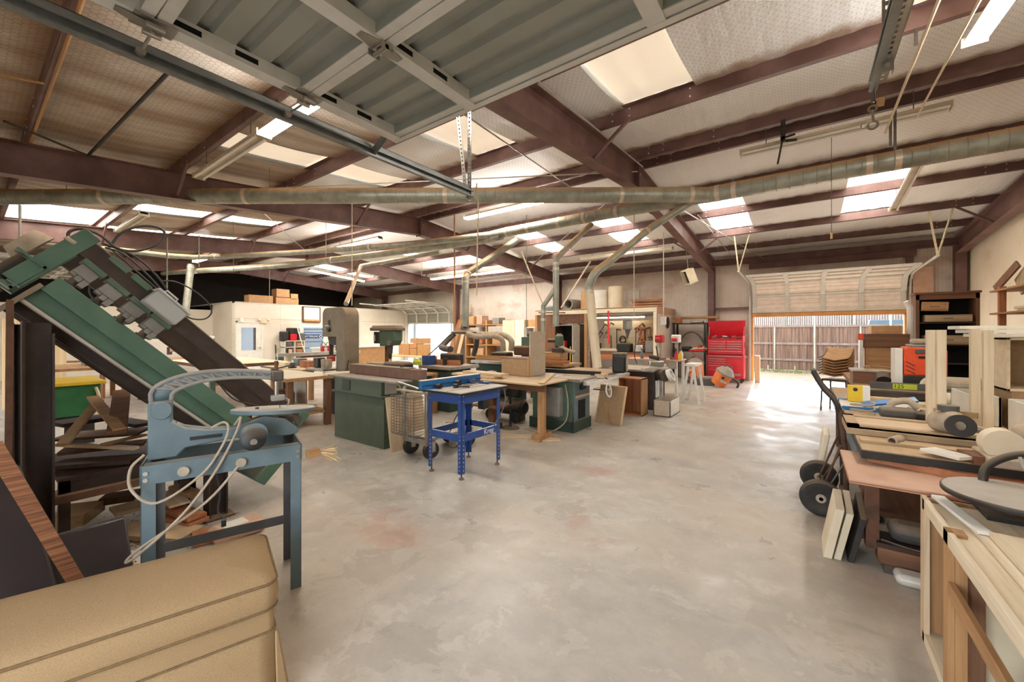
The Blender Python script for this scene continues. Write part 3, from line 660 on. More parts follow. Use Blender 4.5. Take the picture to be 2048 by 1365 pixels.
MB().hexa([(-.78,.8,2.08),(.78,.8,2.08),(.78,1.25,2.08),(-.78,1.25,2.08),(-.72,.85,2.14),(.72,.85,2.14),(.72,1.25,2.14),(-.72,1.25,2.14)]).obj('roof', 'truck_paint', tr, bevel=.02)
for s in (-1,1): MB().beam((s*.95,.25,1.58),(s*.77,.82,2.12),.05,.05).obj('pillar', 'alu', tr)
# outside the left door
S(MB().bx(-25,-10,YW,26,-.1,-.01).obj('ground', 'concrete'), 'pale yard outside the far door')
S(MB().bx(-30,-12,27,27.3,0,6).obj('outside_wall', 'outside_wall'), 'white building across the yard')
tag(MB().bx(-.1,.1,-.1,.1,0,3).obj('post', 'glass_blue', loc=(-18.65,15.9,0)), 'blue post outside the far left roll door', 'post')
bpy.data.objects['post'].name = 'blue_post'
bush = T('shrub', 'yellow green shrub seen through the far left roll door', 'shrub', (-16.3,18.6,0))
mb = MB()
for i in range(900):
    th, r, z = rng.uniform(0,6.28), rng.uniform(0,1)**.5*.9, rng.uniform(.5,2.8); c = V((r*math.cos(th),r*math.sin(th),z)); u = V((rng.gauss(0,1),rng.gauss(0,1),rng.gauss(0,1))).normalized()*.09; v = u.orthogonal().normalized()*.05
    mb.quad(c-u,c-v,c+u,c+v)
mb.obj('foliage', 'foliage', bush, smooth=False); MB().cyl((0,0,0),(0,0,1.6),.06,.03).obj('stem', 'oak_z', bush)
cfx = T('pipe_gate', 'white pipe gate outside the far left roll door', 'gate', (-17.4,17.5,0))
for z in (.3,1.45): MB().cyl((-1.2,0,z),(1.8,0,z),.025).obj('rail', 'white', cfx)
for x in (-1.2,0.2,1.8): MB().cyl((x,0,0),(x,0,1.8),.025).obj('post', 'white', cfx)
# ---------------------------------------------------------------- office
OX = -19.3
so_ = SE('wall_office', (0,0,0), label='cream panelled office partition')
mb = MB(); mb.bx(OX-.1,OX,6.65,YW,0,2.92); mb.bx(-21.5,OX,6.65,6.75,0,2.92); mb.bx(-21.6,-21.5,YN,6.7,0,2.62); mb.bx(-24.5,OX,6.65,YW,2.86,2.92)
mb.obj('panel', 'office_wall', so_, smooth=False)
for y in (8.55,10.55,12.6,14.2): MB().bx(OX,OX+.006,y,y+.02,0,2.9).obj('seam_strip', 'melamine_tan', so_)
MB().bx(OX,OX+.005,6.65,15.5,2.2,2.21).obj('seam_strip', 'mdf', so_)
def on(px,py): return pX(px,py,OX)
dr = SE('door_5', (0,0,0), label='white office door with a blue window'); a, b = on(474,655).y, on(522,655).y
MB().bx(OX,OX+.03,a,b,0,2.03).obj('leaf', 'white', dr); MB().bx(OX+.03,OX+.036,on(482,700).y,on(511,700).y,.85,1.82).obj('pane', 'glass_blue', dr)
MB().bx(OX+.036,OX+.04,on(506,700).y,on(511,700).y,.85,1.82).obj('frame_reveal', 'grey_dark', dr)
for y in (a-.06,b): MB().bx(OX,OX+.05,y,y+.06,0,2.1).obj('casing', 'white', dr)
MB().bx(OX,OX+.05,a-.06,b+.06,2.03,2.1).obj('casing', 'white', dr); MB().cyl((OX+.03,b-.08,.95),(OX+.1,b-.08,.95),.03).obj('knob', 'chrome', dr)
wn = SE('window_90', (0,0,0), label='office window with blue blinds'); a, b = on(602,700).y, on(640,700).y
MB().bx(OX,OX+.03,a-.12,b+.2,.55,2.0).obj('frame', 'white', wn); MB().bx(OX+.03,OX+.035,a,b+.15,.65,1.85).obj('pane', 'blind', wn)
for z in (.85,1.15,1.6,1.75): MB().bx(OX+.035,OX+.04,a,b+.15,z,z+.03).obj('slat', 'cobalt', wn)
MB().bx(OX+.035,OX+.04,a,b+.15,1.33,1.52).obj('sign_band', 'cobalt', wn)
def text(name, s_, m, parent, loc, rot, size, ext=.002, align='CENTER'):
    cu = bpy.data.curves.new(name, 'FONT'); cu.body = s_; cu.size = size; cu.align_x = align; cu.align_y = 'CENTER'; cu.extrude = ext; cu.materials.append(MATS[m])
    tmp = bpy.data.objects.new(name+'_src', cu); C.objects.link(tmp); dg = bpy.context.evaluated_depsgraph_get(); me = bpy.data.meshes.new_from_object(tmp.evaluated_get(dg)); bpy.data.objects.remove(tmp)
    o = bpy.data.objects.new(name, me); C.objects.link(o); o.parent = parent; o.location = loc; o.rotation_euler = rot; return o
text('lettering', 'MATTERLINC', 'white', wn, (OX+.045,(a+b)/2-.02,1.42), (R(90),0,R(90)), .13)
MB().ring_plate(.075,.05,0,.006,20,Matrix.Translation((OX+.04,b+.02,1.42)) @ Matrix.Rotation(R(90),4,'Y')).obj('logo', 'white', wn)
wb = T('display_case', 'framed glass display case high on the office wall', 'frame', (OX,(on(604,620).y+on(640,620).y)/2,2.1))
w2 = (on(640,620).y-on(604,620).y)/2
MB().bx(0,.06,-w2,w2,0,.76).obj('frame', 'rust', wb); MB().bx(.06,.065,-w2+.06,w2-.06,.05,.72).obj('pane', 'melamine', wb); MB().bx(.05,.09,-w2+.06,w2-.06,.05,.14).obj('shelf_goods', 'cardboard', wb)
for (x0,x1,y0,y1,lab) in ((493,541,593,605,'long cardboard box on the office roof'),(547,576,597,608,'tan cardboard box on the office roof, lower of the pair'),(548,574,583,597,'flap-topped cardboard box on the office roof, upper of the pair'),(576,592,598,609,'narrow white-labelled box on the office roof, lower one'),(577,591,588,598,'narrow white-labelled box on the office roof, upper one')):
    xx = OX-.35; p = pX(x0,y1,xx); q = pX(x1,y0,xx); zb = 2.92 if y1 > 600 else (3.24 if x0 < 560 else 3.17)
    h = max(.2,(q.z-p.z))
    crate('cardboard_box', lab, 'box', (xx,(p.y+q.y)/2,zb), (.5,(q.y-p.y),h), 'cardboard')
em = T('emergency_light', 'small cream emergency light beside the office door', 'light', (OX,on(526,640).y,2.02)); MB().bx(0,.1,-.15,.15,0,.14).obj('case', 'cream', em)
for s in (-1,1): MB().cyl((.06,s*.18,.13),(.14,s*.18,.17),.05).obj('lamp_head', 'cream', em)
tag(MB().bx(0,.1,-.06,.06,0,.2).obj('wall_speaker', 'white', loc=(OX,on(482,640).y,2.05), bevel=.01), 'small white box above the office door', 'box')
# cube shelf with bins in front of the office
cs = T('cube_shelf', 'white cube shelf with four openings against the office wall', 'shelf', (OX+.25,(on(560,700).y+on(600,700).y)/2,0), R(-90)); hw = (on(600,700).y-on(560,700).y)/2
for x in (-hw,-.015,hw-.03): MB().bx(x,x+.03,-.22,.22,0,1.24).obj('upright', 'melamine', cs)
for z in (.02,.62,.93,1.21): MB().bx(-hw,hw,-.22,.22,z,z+.03).obj('shelf_board', 'melamine', cs)
for i,(dy,z,c,n,l) in enumerate(((-.25,.652,'board_pink','bag','pinkish bag in the cube shelf, upper row'),(.22,.65,'cherry_x','wood_scraps','pile of wood offcuts in the upper cube'),(-.25,.96,'grey_dark','bag','dark bag in the top left cube'),(.2,.96,'oak_x','basket','wooden basket in the top row of the cube shelf'))):
    crate(n,l,n.split('_')[-1],(OX+.3,cs.location.y+dy,z),(.26,.3,.2),c,bevel=.04)
for i,(dy,z,w_,h,c,l) in enumerate(((-.42,1.24,.26,.42,'black','round black machine on top of the cube shelf'),(-.05,1.24,.3,.3,'red','red canister on top of the cube shelf'),(.32,1.24,.3,.34,'grey_dark','grey blue case on top of the cube shelf'),(-.05,1.545,.4,.28,'black','black tool crate stacked above the red canister'),(.3,1.585,.18,.26,'white','white spool on top of the cube shelf'))):
    crate('storage_case',l,'case',(OX+.3,cs.location.y+dy,z),(.32,w_,h),c,bevel=.03,rot=(0,0,R(4)))
plank('leaning_board','white board leaning across the blue office window','board',pX(618,712,OX+.85)*V((1,1,0)),pX(592,647,OX+.52),.09,.02,'white')
plank('broom','dark broom leaning between the office door and the cube shelf','broom',V((OX+.25,on(548,700).y,0)),pX(551,690,OX+.06),.04,.04,'black')
# ---------------------------------------------------------------- tool loft on the far wall
LX0, LX1, LY, LZ = -8.43, -3.82, 13.1, 2.45
lf = T('tool_loft', 'timber tool room with a storage deck on top, against the far wall', 'loft', ((LX0+LX1)/2,14.3,0))
L0 = V(lf.location)
def lb(name, m, *b): 
    o_ = MB(); o_.bx(b[0]-L0.x,b[1]-L0.x,b[2]-L0.y,b[3]-L0.y,b[4],b[5]); return o_.obj(name, m, lf, bevel=.004)
lb('header','cream',LX0,LX1,LY,LY+.05,LZ-.17,LZ); lb('deck','ply_x',LX0,LX1,LY,15.4,LZ-.03,LZ+.01); lb('side_panel','wall_insulation',LX1-.03,LX1,LY+.06,15.4,0,LZ-.04); lb('side_fascia','board_pink',LX1,LX1+.02,LY,15.4,LZ-.22,LZ)
lb('corner_post','cream',LX1-.1,LX1,LY,LY+.1,0,LZ-.17); lb('post','oak_z',LX0,LX0+.1,LY,LY+.1,0,LZ-.17); lb('post','oak_z',-6.35,-6.25,LY,LY+.1,0,LZ-.17)
lb('front_panel','brown_z',LX0+.1,-7.55,LY+.02,LY+.05,1.0,LZ-.17); lb('front_panel','rust',-7.5,-6.35,LY+.02,LY+.05,1.95,LZ-.17)
lb('back_panel','pale_x',-6.3,-4.9,14.75,14.78,.9,2.05); lb('back_panel','pine_x',-4.9,LX1-.04,14.72,14.75,.9,2.05); lb('ceiling_board','skirt',LX0,LX1,LY+.06,15.35,LZ-.2,LZ-.18)
lb('joist','cream',LX0,LX1,14.2,14.25,LZ-.17,LZ-.03)
lt = T('fluorescent_light', 'short lit strip light under the tool loft deck', 'ceiling light', (-5.7,14.5,2.19))
MB().bx(-1.1,1.1,-.08,.08,0,.05).obj('housing','fixture_white',lt); MB().cyl((-1.05,0,-.02),(1.05,0,-.02),.02).obj('tube','tube_dim',lt)
# cabinet with open dark door
ca = T('storage_cabinet', 'tall cabinet standing open and dark inside the tool loft', 'cabinet', (-7.1,13.5,0))
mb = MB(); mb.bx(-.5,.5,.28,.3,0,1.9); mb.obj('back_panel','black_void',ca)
for x in (-.5,.47): MB().bx(x,x+.03,-.3,.3,0,1.9).obj('side_panel','dark_z',ca)
for z in (0,1.87): MB().bx(-.5,.5,-.3,.3,z,z+.03).obj('end_panel','skirt',ca)
MB().bx(.5,.53,-.85,-.3,.02,1.88).obj('door','skirt',ca); MB().bx(-.42,-.2,-.1,.1,.03,1.3).obj('hanging_apron','red_paint',ca)
plank('stud_offcut','short pale stud standing on top of the open cabinet','board',(-6.72,13.4,1.9),(-6.72,13.4,2.22),.09,.05,'pine_z')
tag(MB().cyl((0,0,0),(.02,.0,1.05),.02).obj('yellow_pole','yellow',loc=(-7.05,13.35,.035)), 'yellow pole standing inside the open cabinet', 'pole')
# on the deck
lz = LZ+.01
tu = T('cardboard_tube', 'big round black mouthed tube lying on the loft deck', 'tube', (-7.1,13.3,lz+.202), R(-6)); MB().ring_plate(.2,.155,0,1.1,28,Matrix.Rotation(R(-90),4,'X')).obj('shell','grey',tu); MB().cyl((0,.95,0),(0,.96,0),.16).obj('hollow_disc','black_void',tu)  # black disc inside stands in for the dark of the tube
def half_round(lab, x, y, w_, h, m):
    pts = [(w_/2*math.cos(a),-.22*math.sin(a),0) for a in [math.pi*k/12 for k in range(13)]]+[(-w_/2,.1,0),(w_/2,.1,0)]
    tag(MB().prism(pts,(0,0,h)).obj('curved_cabinet',m,loc=(x,y,lz)), lab, 'cabinet')
half_round('white half round column cabinet on the loft deck', -5.92, 13.5, .5, .66, 'melamine'); half_round('tan half round column cabinet, tallest on the loft deck', -5.36, 13.55, .5, .76, 'cream')
crate('cardboard_box','brown cardboard box behind the round duct on the loft deck','box',(-6.42,13.6,lz),(.42,.4,.68),'cardboard')
tag(MB().bx(-.25,.25,-.012,.012,0,.62).bx(-.25,.25,-.02,.02,.6,.63).bx(.23,.25,-.02,.02,0,.62).obj('dark_board','skirt',loc=(-4.9,13.9,lz),rot=(R(-9),0,0)), 'grey panel with a dark rim leaning on the loft deck', 'panel')
for i in range(7):
    y = 13.35+.2*(i%3); z = lz+.035+.07*(i//2)
    p = V((-4.75+.1*(i%2),y,z)); q = V((-3.75-.06*(i%3),y+.15,z))
    plank('cedar_plank','reddish plank in the loose pile at the corner of the loft deck','plank',p,q,.17,.05,['cherry_x','oak_x','cherry_x'][i%3],group='reddish planks at the corner of the loft deck')
crate('paper_bag','bluish crumpled bag on the loft deck beside the slim black rod','bag',(-8.0,13.5,lz),(.4,.3,.18),'bluegrey',bevel=.06)
# pegboard tools: every tool its own object
def gclamp(lab, x, z, L, ang, bar, jaw, y=14.66):
    t = T('hand_clamp', lab, 'clamp', (x,y,z), rot=(0,R(ang),0), group=None)
    MB().bx(-.012,.012,-.01,.01,-L,0).obj('bar',bar,t); MB().bx(-.02,.14,-.02,.02,-.05,0).obj('jaw',jaw,t,bevel=.005); MB().bx(-.02,.14,-.02,.02,-L*.6-.04,-L*.6).obj('jaw',jaw,t,bevel=.005); MB().cyl((.12,0,-L*.6-.2),(.12,0,-L*.6),.014).obj('handle',jaw,t)
    return t
tl = [('slim grey clamp beside the duct pipe at the end of the pegboard',-6.2,1.95,.6,35,'iron','iron'),('tan bar clamp slanting at the top of the pegboard',-5.95,2.0,.7,28,'oak_x','iron'),('black bar clamp hanging straight on the pegboard',-5.75,1.75,.9,0,'black','iron_dark'),('pale bar clamp hanging beside the black one',-5.68,1.72,.95,0,'cream','oak_x'),('brass coloured clamp with a hooked top',-5.35,1.75,.8,6,'oak_x','lime'),('orange clamp angled on the pegboard',-4.98,1.8,.75,-20,'orange','orange'),('red pipe clamp slanting across the pegboard',-4.8,1.75,.6,15,'red_paint','red_paint'),('bronze sliding clamp with a curved bar',-4.62,1.78,.55,-12,'oak_x','iron'),('short dark clamp above the bronze one',-4.75,1.95,.4,55,'iron_dark','black'),('red f clamp low on the pegboard',-4.35,1.3,.5,-10,'red','red'),('rusty clamp low on the tan panel',-4.55,1.32,.5,70,'rust','oak_x'),('grey steel clamp by the corner post',-4.1,1.9,.8,12,'steel','iron'),('white handled clamp by the corner post',-4.02,1.85,.9,-6,'cream','white')]
for i, a_ in enumerate(tl): gclamp(*a_, y=14.66-.05*(i%2))
plank('spirit_level','long red level hanging from the loft header','level',(-5.42,13.05,LZ-.1),(-5.42,13.05,1.2),.06,.025,'red',up=(0,1,0))
for i,(x,z,r_,l) in enumerate(((-5.52,1.35,.12,'coil of black hose on the pegboard'),(-4.15,1.85,.16,'coil of black cable at the top corner of the pegboard'))):
    t = T('cable_coil', l, 'coil', (x,14.66,z)); MB().tube(arc((0,0,0),r_,0,2*math.pi,24)[:-1],.02,8,closed=True).tube(arc((0.02,-.02,-.05),r_*.9,0,2*math.pi,24)[:-1],.018,8,closed=True).obj('loop','black',t)
for i,(x,z0,z1,m,l) in enumerate(((-4.7,1.0,1.75,'brown_z','brown wooden straightedge on the tan panel'),(-4.5,1.0,1.75,'oak_z','pale wooden straightedge on the tan panel'),(-6.0,.95,1.5,'oak_z','wooden batten standing against the pegboard'))):
    plank('straightedge',l,'batten',(x,14.7,z0),(x,14.7,z1),.07,.02,m,up=(0,1,0))
for i,(x,w_,h,m,l,n) in enumerate(((-4.12,.44,.4,'grey','grey bucket of tools on the loft bench','tool_bucket'),(-5.1,.5,.3,'iron_dark','dark grinder on the loft bench','bench_grinder'),(-5.62,.7,.1,'pale_x','stack of pale boards on the loft bench','board_stack'),(-4.55,.3,.25,'chrome','chrome canister on the loft bench','canister'),(-6.14,.2,.3,'iron','small iron vise on the loft bench','bench_vise'))):
    crate(n,l,n.split('_')[-1],(x,13.75,.93),(w_,.35,h),m,bevel=.03)
bn = T('workbench','brown workbench running under the loft deck','workbench',(-5.05,13.75,0)); MB().bx(-1.2,1.15,-.4,.4,.87,.93).obj('top','brown_x',bn)
for x in (-1.15,1.1):
    for y in (-.35,.35): MB().bx(x-.04,x+.04,y-.04,y+.04,0,.87).obj('leg','brown_z',bn)
MB().bx(-1.1,1.05,-.38,-.35,.66,.87).obj('apron','cherry_x',bn)
cl_ = T('saw_blade','round saw blade hung on the outer side of the loft','saw blade',(LX1+.03,14.3,1.95)); MB().cyl((0,0,0),(.01,0,0),.2,n=28).obj('disc','iron_dark',cl_)
# ---------------------------------------------------------------- steel rack left of the tool chest
rk = T('steel_rack','dark steel rack with hanging hoses between the loft and the red chest','rack',(-3.2,15.0,0))
for x in (-.5,.5):
    for y in (-.25,.25): MB().bx(x-.03,x+.03,y-.03,y+.03,0,1.95).obj('post','black',rk)
for z in (.95,1.9): MB().bx(-.55,.55,-.3,.3,z,z+.03).obj('shelf_board','iron_dark',rk)
MB().cyl((-.55,-.1,2.12),(.9,-.1,2.12),.045).obj('pipe','oak_x',rk)
hs = T('vacuum_hose','olive hose arched over the steel rack','hose',(-3.1,14.65,1.0)); MB().tube(arc((0,0,0),.42,R(-5),R(185),18,(1,0,0),(0,0,1.5)),.035,8).obj('loop','hose_dark',hs)
crate('wooden_box','small orange wooden block on top of the steel rack','block',(-3.58,14.85,1.93),(.22,.2,.2),'cherry_x'); crate('sander','grey flat tool on top of the steel rack','tool',(-2.95,14.8,1.93),(.4,.2,.08),'steel',bevel=.03)
crate('power_tool','dark power tool on the middle shelf of the rack','tool',(-3.3,14.9,.98),(.3,.25,.15),'black',bevel=.04); crate('power_tool','orange power tool on the middle shelf of the rack','tool',(-2.9,14.95,.98),(.16,.2,.2),'saw_orange',bevel=.04)
# ---------------------------------------------------------------- red tool chest
tc = T('tool_chest','tall red rolling tool chest with its lid up','tool chest',(-2.06,14.75,0)); hw = .53; fy = -.3
mb = MB(); mb.bx(-hw,hw,fy+.02,.28,.14,.88); mb.obj('lower_cabinet','red',tc,bevel=.008)
uc = MB(); uc.bx(-hw+.02,hw-.02,fy+.05,.26,.9,1.38); uc.bx(-hw+.02,-hw+.05,fy+.05,.26,1.38,1.5); uc.bx(hw-.05,hw-.02,fy+.05,.26,1.38,1.5); uc.bx(-hw+.02,hw-.02,.23,.26,1.38,1.5); uc.obj('upper_chest','red',tc,bevel=.005)
def drawer(x0,x1,z0,z1,y):
    d = MB(); d.bx(x0,x1,y-.018,y,z0,z1); d = d.obj('drawer','red',tc,bevel=.003)
    MB().bx(x0+.01,x1-.01,y-.035,y-.016,z1-.025,z1-.008).obj('pull','steel',d)
yu = fy+.05
for k in range(4): z = 1.33-.075*k; drawer(-hw+.06,.02,z-.066,z,yu); drawer(.05,hw-.06,z-.066,z,yu)
drawer(-hw+.06,hw-.06,.93,1.02,yu); yl = fy+.02
drawer(-hw+.04,hw-.04,.78,.86,yl)
for z0,z1 in ((.70,.765),(.63,.695),(.555,.625),(.42,.55),(.18,.415)): drawer(-hw+.04,.04,z0,z1,yl)
dd = MB().bx(.06,hw-.03,yl-.018,yl,.18,.765).obj('door','red',tc,bevel=.004); MB().bx(.12,.15,yl-.022,yl-.016,.46,.56).obj('latch','black',dd); MB().bx(.2,.44,yl-.024,yl-.016,.23,.3).obj('badge','steel',dd,bevel=.01)
ld = MB(); ld.hexa([(-hw+.02,.2,1.5),(hw-.02,.2,1.5),(hw-.02,.24,1.5),(-hw+.02,.24,1.5),(-hw-.02,.02,1.98),(hw+.02,.02,1.98),(hw+.02,.08,2.0),(-hw-.02,.08,2.0)]); lo = ld.obj('lid','red',tc,bevel=.006)
for s in (-1,1): MB().beam((s*(hw-.03),-.1,1.4),(s*(hw-.02),.12,1.85),.012,.012).obj('gas_strut','steel',lo)
for x in (-hw+.08,hw-.08):
    for y in (-.2,.2):
        c_ = MB().bx(x-.025,x+.025,y-.03,y+.03,.08,.14).obj('caster','iron',tc); MB().cyl((x-.025,y+.02,.062),(x+.025,y+.02,.062),.06).obj('wheel','rubber',c_)
MB().bx(hw,hw+.012,-.05,.02,1.1,1.3).obj('side_handle','black',tc); MB().cyl((hw+.05,-.2,.82),(hw+.05,.2,.82),.012).obj('push_handle','chrome',tc)
rng = random.Random(11)
for i in range(14):
    x = -2.06+rng.uniform(-.42,.42); y = 14.72+rng.uniform(-.15,.1); a = rng.uniform(-60,60)
    tag(MB().bx(-.07,.07,-.012,.012,0,.03).obj('socket_tool',['steel','iron','black','chrome'][i%4],loc=(x,y,1.385+.028*(i%4)),rot=(0,R(rng.uniform(-15,15)),R(a)),bevel=.004),'loose hand tool heaped in the open top of the red chest','tool','hand tools heaped in the red chest')
sr = T('side_shelf','folding red side shelf on the tool chest','shelf',(-2.62,14.3,1.0)); MB().bx(-.45,0,-.2,.2,0,.03).obj('board','red',sr); MB().beam((-.4,-.18,0),(0,-.18,-.35),.03,.015).obj('brace','red',sr)
for i in range(5):
    tag(MB().cyl((0,0,0),(.22,rng.uniform(-.05,.05),rng.uniform(.02,.12)),.014).obj('wooden_dowel','pale_x',loc=(-3.03+.06*i,14.15+.06*i,1.045)),'loose pale stick on the red side shelf','stick','pale sticks on the red side shelf')
# shop vacs and tool box
def vac(lab, loc, tilt, rz, s=1):
    v = T('shop_vacuum', lab, 'vacuum', loc, rot=(tilt[0],tilt[1],rz))
    MB().lathe([(0,0),(.2*s,0),(.24*s,.36*s),(.235*s,.38*s),(0,.38*s)],28).obj('drum','orange',v)
    MB().lathe([(.255*s,.37*s),(.26*s,.41*s),(.22*s,.45*s),(.17*s,.52*s),(.1*s,.57*s),(0,.58*s)],28).obj('motor_head','grey',v)
    MB().tube(arc((0,0,.5*s),.13*s,R(20),R(160),10),.018,8).obj('handle','grey_dark',v); MB().bx(-.09*s,.09*s,-.245*s,-.225*s,.16*s,.22*s).obj('badge','alu',v); MB().cyl((-.08*s,-.2*s,.3*s),(-.08*s,-.27*s,.3*s),.035*s).obj('inlet','black',v)
    return v
vac('orange shop vacuum tilted back beside the grey tool box', (-2.75,13.75,.2), (R(-8),R(-14)), R(-20), 1.05)
crate('timber_block','dark block under the tilted shop vacuum','block',(-2.8,13.75,0),(.4,.4,.12),'rust')
v2 = vac('dusty orange shop vacuum tipped over with a grey hose, in front of the red chest', (-2.05,13.1,.1), (R(20),R(24)), R(30), 1.0)
MB().tube(smooth_path([(.2,-.1,.35),(.42,-.1,.3),(.5,-.05,.1),(.4,-.2,-.06),(.1,-.35,-.1)],5),.032,8).obj('hose','hose_dark',v2)
bx2 = T('metal_tool_box','grey metal tool box on the floor between the two vacuums','tool box',(-2.42,13.35,0),R(12)); MB().bx(-.24,.24,-.13,.13,0,.26).obj('body','grey_dark',bx2,bevel=.01); MB().bx(-.245,.245,-.135,.135,.2,.27).obj('lid','grey',bx2,bevel=.01)
tag(MB().bx(-.07,.07,-.1,.1,0,.86).obj('yellow_crate','pine_z',loc=(-1.22,15.2,0),bevel=.005),'yellow pine post standing inside the roll door opening','post')
bpy.data.objects['yellow_crate'].name = 'pine_post'
# ---------------------------------------------------------------- far wall between the second and third columns
pc = T('tall_cabinet','tall pale panelled cabinet in front of the far wall','cabinet',(-10.15,14.3,0))
MB().bx(-.55,.62,-.3,.3,0,2.15).obj('carcass','melamine_tan',pc); MB().bx(-.53,.1,-.33,-.3,.03,2.12).obj('door','cream',pc); 
for x in (-.45,-.22): MB().bx(x,x+.16,-.335,-.33,.3,2.0).obj('door_panel','pale_z',pc)
MB().bx(.12,.6,-.33,-.3,.03,2.12).obj('door','melamine',pc)
sh = T('storage_rack','timber storage rack with boxes, left of the tall pale cabinet','rack',(-12.1,14.9,0))
for x in (-1.3,0,1.2): MB().bx(x-.04,x+.04,-.35,.35,0,2.2).obj('upright','oak_z',sh)
for z in (.4,1.0,1.5,1.95): MB().bx(-1.35,1.25,-.38,.38,z,z+.05).obj('shelf_board','oak_x',sh)
k=0
for x,z,w_,h,m,l in ((-13.1,2.0,.5,.4,'cardboard','tan carton on the top shelf of the timber rack'),(-12.5,2.0,.35,.42,'board_pink','pink and white carton on the top shelf of the timber rack'),(-11.5,2.0,.4,.3,'grey','crumpled grey bag on the top shelf of the timber rack'),(-12.8,1.55,.6,.3,'skirt','grey bundle on the third shelf of the timber rack'),(-11.5,1.55,.9,.35,'skirt','wide grey box on the third shelf of the timber rack'),(-12.6,1.05,.5,.3,'cherry_x','red brown box on the second shelf of the timber rack'),(-11.4,1.05,.6,.28,'oak_x','wooden tray on the second shelf of the timber rack'),(-12.65,.45,.8,.4,'cardboard','large carton low in the timber rack')):
    crate('storage_box',l,'box',(x,14.75,z),(w_,.5,h),m,bevel=.02)
ws = T('open_shelf','white open shelf crammed with parts, right of the pale cabinet','shelf',(-8.95,14.2,0))
for x in (-.5,.47): MB().bx(x,x+.05,-.25,.25,0,1.85).obj('upright','white',ws)
for z in (.6,1.0,1.35,1.8): MB().bx(-.5,.52,-.25,.25,z,z+.04).obj('shelf_board','white',ws)
for i in range(9):
    z = (.64,1.04,1.39)[i//3]; crate('parts_tray','%s parts tray on the %s shelf of the white unit, %s' % (('brown','orange','dark')[i%3],('lowest','middle','upper')[i//3],('against its side','in its middle','by its open end')[i%3]),'tray',(-9.25+.3*(i%3),14.1,z),(.26,.3,.18+.03*(i%2)),['cherry_x','oak_x','iron_dark'][(i+i//3)%3],bevel=.01)
crate('carton','brown carton on top of the white shelf','box',(-9.2,14.2,1.84),(.35,.35,.3),'cardboard'); crate('plastic_tub','greenish tub on top of the white shelf','tub',(-8.75,14.2,1.84),(.35,.3,.22),'green_machine',bevel=.03)
fx = T('fire_extinguisher_sign','red and white sign board standing by the loft front','sign',(-8.62,13.6,1.4)); MB().bx(-.1,.1,-.02,.02,0,.55).obj('board','white',fx); MB().ring_plate(.1,.02,0,.02,20,Matrix.Translation((0,-.01,.68)) @ Matrix.Rotation(R(90),4,'X')).obj('disc','red',fx)
MB().bx(-.015,.015,-.015,.015,-1.4,0).obj('post','white',fx)
# leaning timber by the third column
for i,(x,dx,m,l) in enumerate(((-14.2,.3,'cherry_z','red brown board leaning by the third column, first from the doorway'),(-14.0,.35,'oak_z','tan board leaning by the third column, second from the doorway'),(-13.8,.5,'brown_z','dark board leaning by the third column, third from the doorway'),(-13.6,.4,'pine_z','pale board leaning by the third column, fourth from the doorway'))):
    plank('leaning_board',l,'board',(-14.75+.24*i,14.5,.02),(-14.5+.24*i,15.3,2.3+.25*i),.2,.03,m,up=(0,1,0))
# cardboard cartons in front of the far left door
def at_Y(px,py,Y): return pY(px,py,Y)
for px0,px1,py0,py1,Y,l in ((820,833,677,687,12.0,'small carton on the stack before the far door, top front'),(833,848,677,688,12.0,'pale carton on the stack before the far door, top back'),(797,818,688,706,12.0,'wide flat carton on the stack before the far door'),(819,833,688,697,12.0,'dark sided carton in the middle of the stack before the far door'),(834,848,689,706,12.0,'tall carton at the end of the stack before the far door'),(819,833,698,708,12.0,'lowest carton of the stack before the far door')):
    p, q = at_Y(px0,py1,Y), at_Y(px1,py0,Y); zb = .5805 if p.z < .95 and l[0] != 'd' else p.z; crate('cardboard_box',l,'box',((p.x+q.x)/2,Y+.2,zb),(q.x-p.x-.01,.4,q.z-zb-.004),'cardboard',bevel=.006)
pt = T('packing_table','long table carrying the cartons before the far door','table',(-15.7,11.9,0)); MB().bx(-2.2,2.6,-.5,.6,.53,.58).obj('top','pine_x',pt)
for x in (-2.1,2.5):
    for y in (-.4,.5): MB().bx(x-.04,x+.04,y-.04,y+.04,0,.53).obj('leg','oak_z',pt)
# ================================================================ edge sander with green cabinet
es = T('edge_sander','long green edge sander with a grey table and brown sanding belt','sander',(-5.25,3.7,0)); E0 = V((-5.25,3.7,0))
def pb(parent, o0, name, m, *b, bevel=.004):
    mb = MB(); mb.bx(b[0]-o0.x,b[1]-o0.x,b[2]-o0.y,b[3]-o0.y,b[4]-o0.z,b[5]-o0.z); return mb.obj(name,m,parent,bevel=bevel)
pb(es,E0,'cabinet','green',-5.87,-4.64,3.4,4.05,0,.7); pb(es,E0,'upper_housing','green',-5.82,-4.66,3.37,4.05,.72,.93); pb(es,E0,'cabinet_lip','green_dark',-5.89,-4.62,3.36,4.07,.695,.725)
pb(es,E0,'end_plate','skirt',-4.655,-4.62,3.42,3.6,.75,.92); pb(es,E0,'cover_plate','green_dark',-5.6,-5.4,3.36,3.375,.75,.9)
pb(es,E0,'table','grey',-5.95,-4.31,3.33,3.62,.93,.955)
mb = MB(); mb.prism([(-5.95+.35*math.cos(a)-E0.x, 3.62+.3*math.sin(a)-E0.y, .93) for a in [R(90+15*k) for k in range(13)]],(0,0,.025)); mb.obj('round_table_wing','pale_x',es)
pb(es,E0,'platen','belt',-5.75,-4.35,3.66,3.82,.96,1.09)
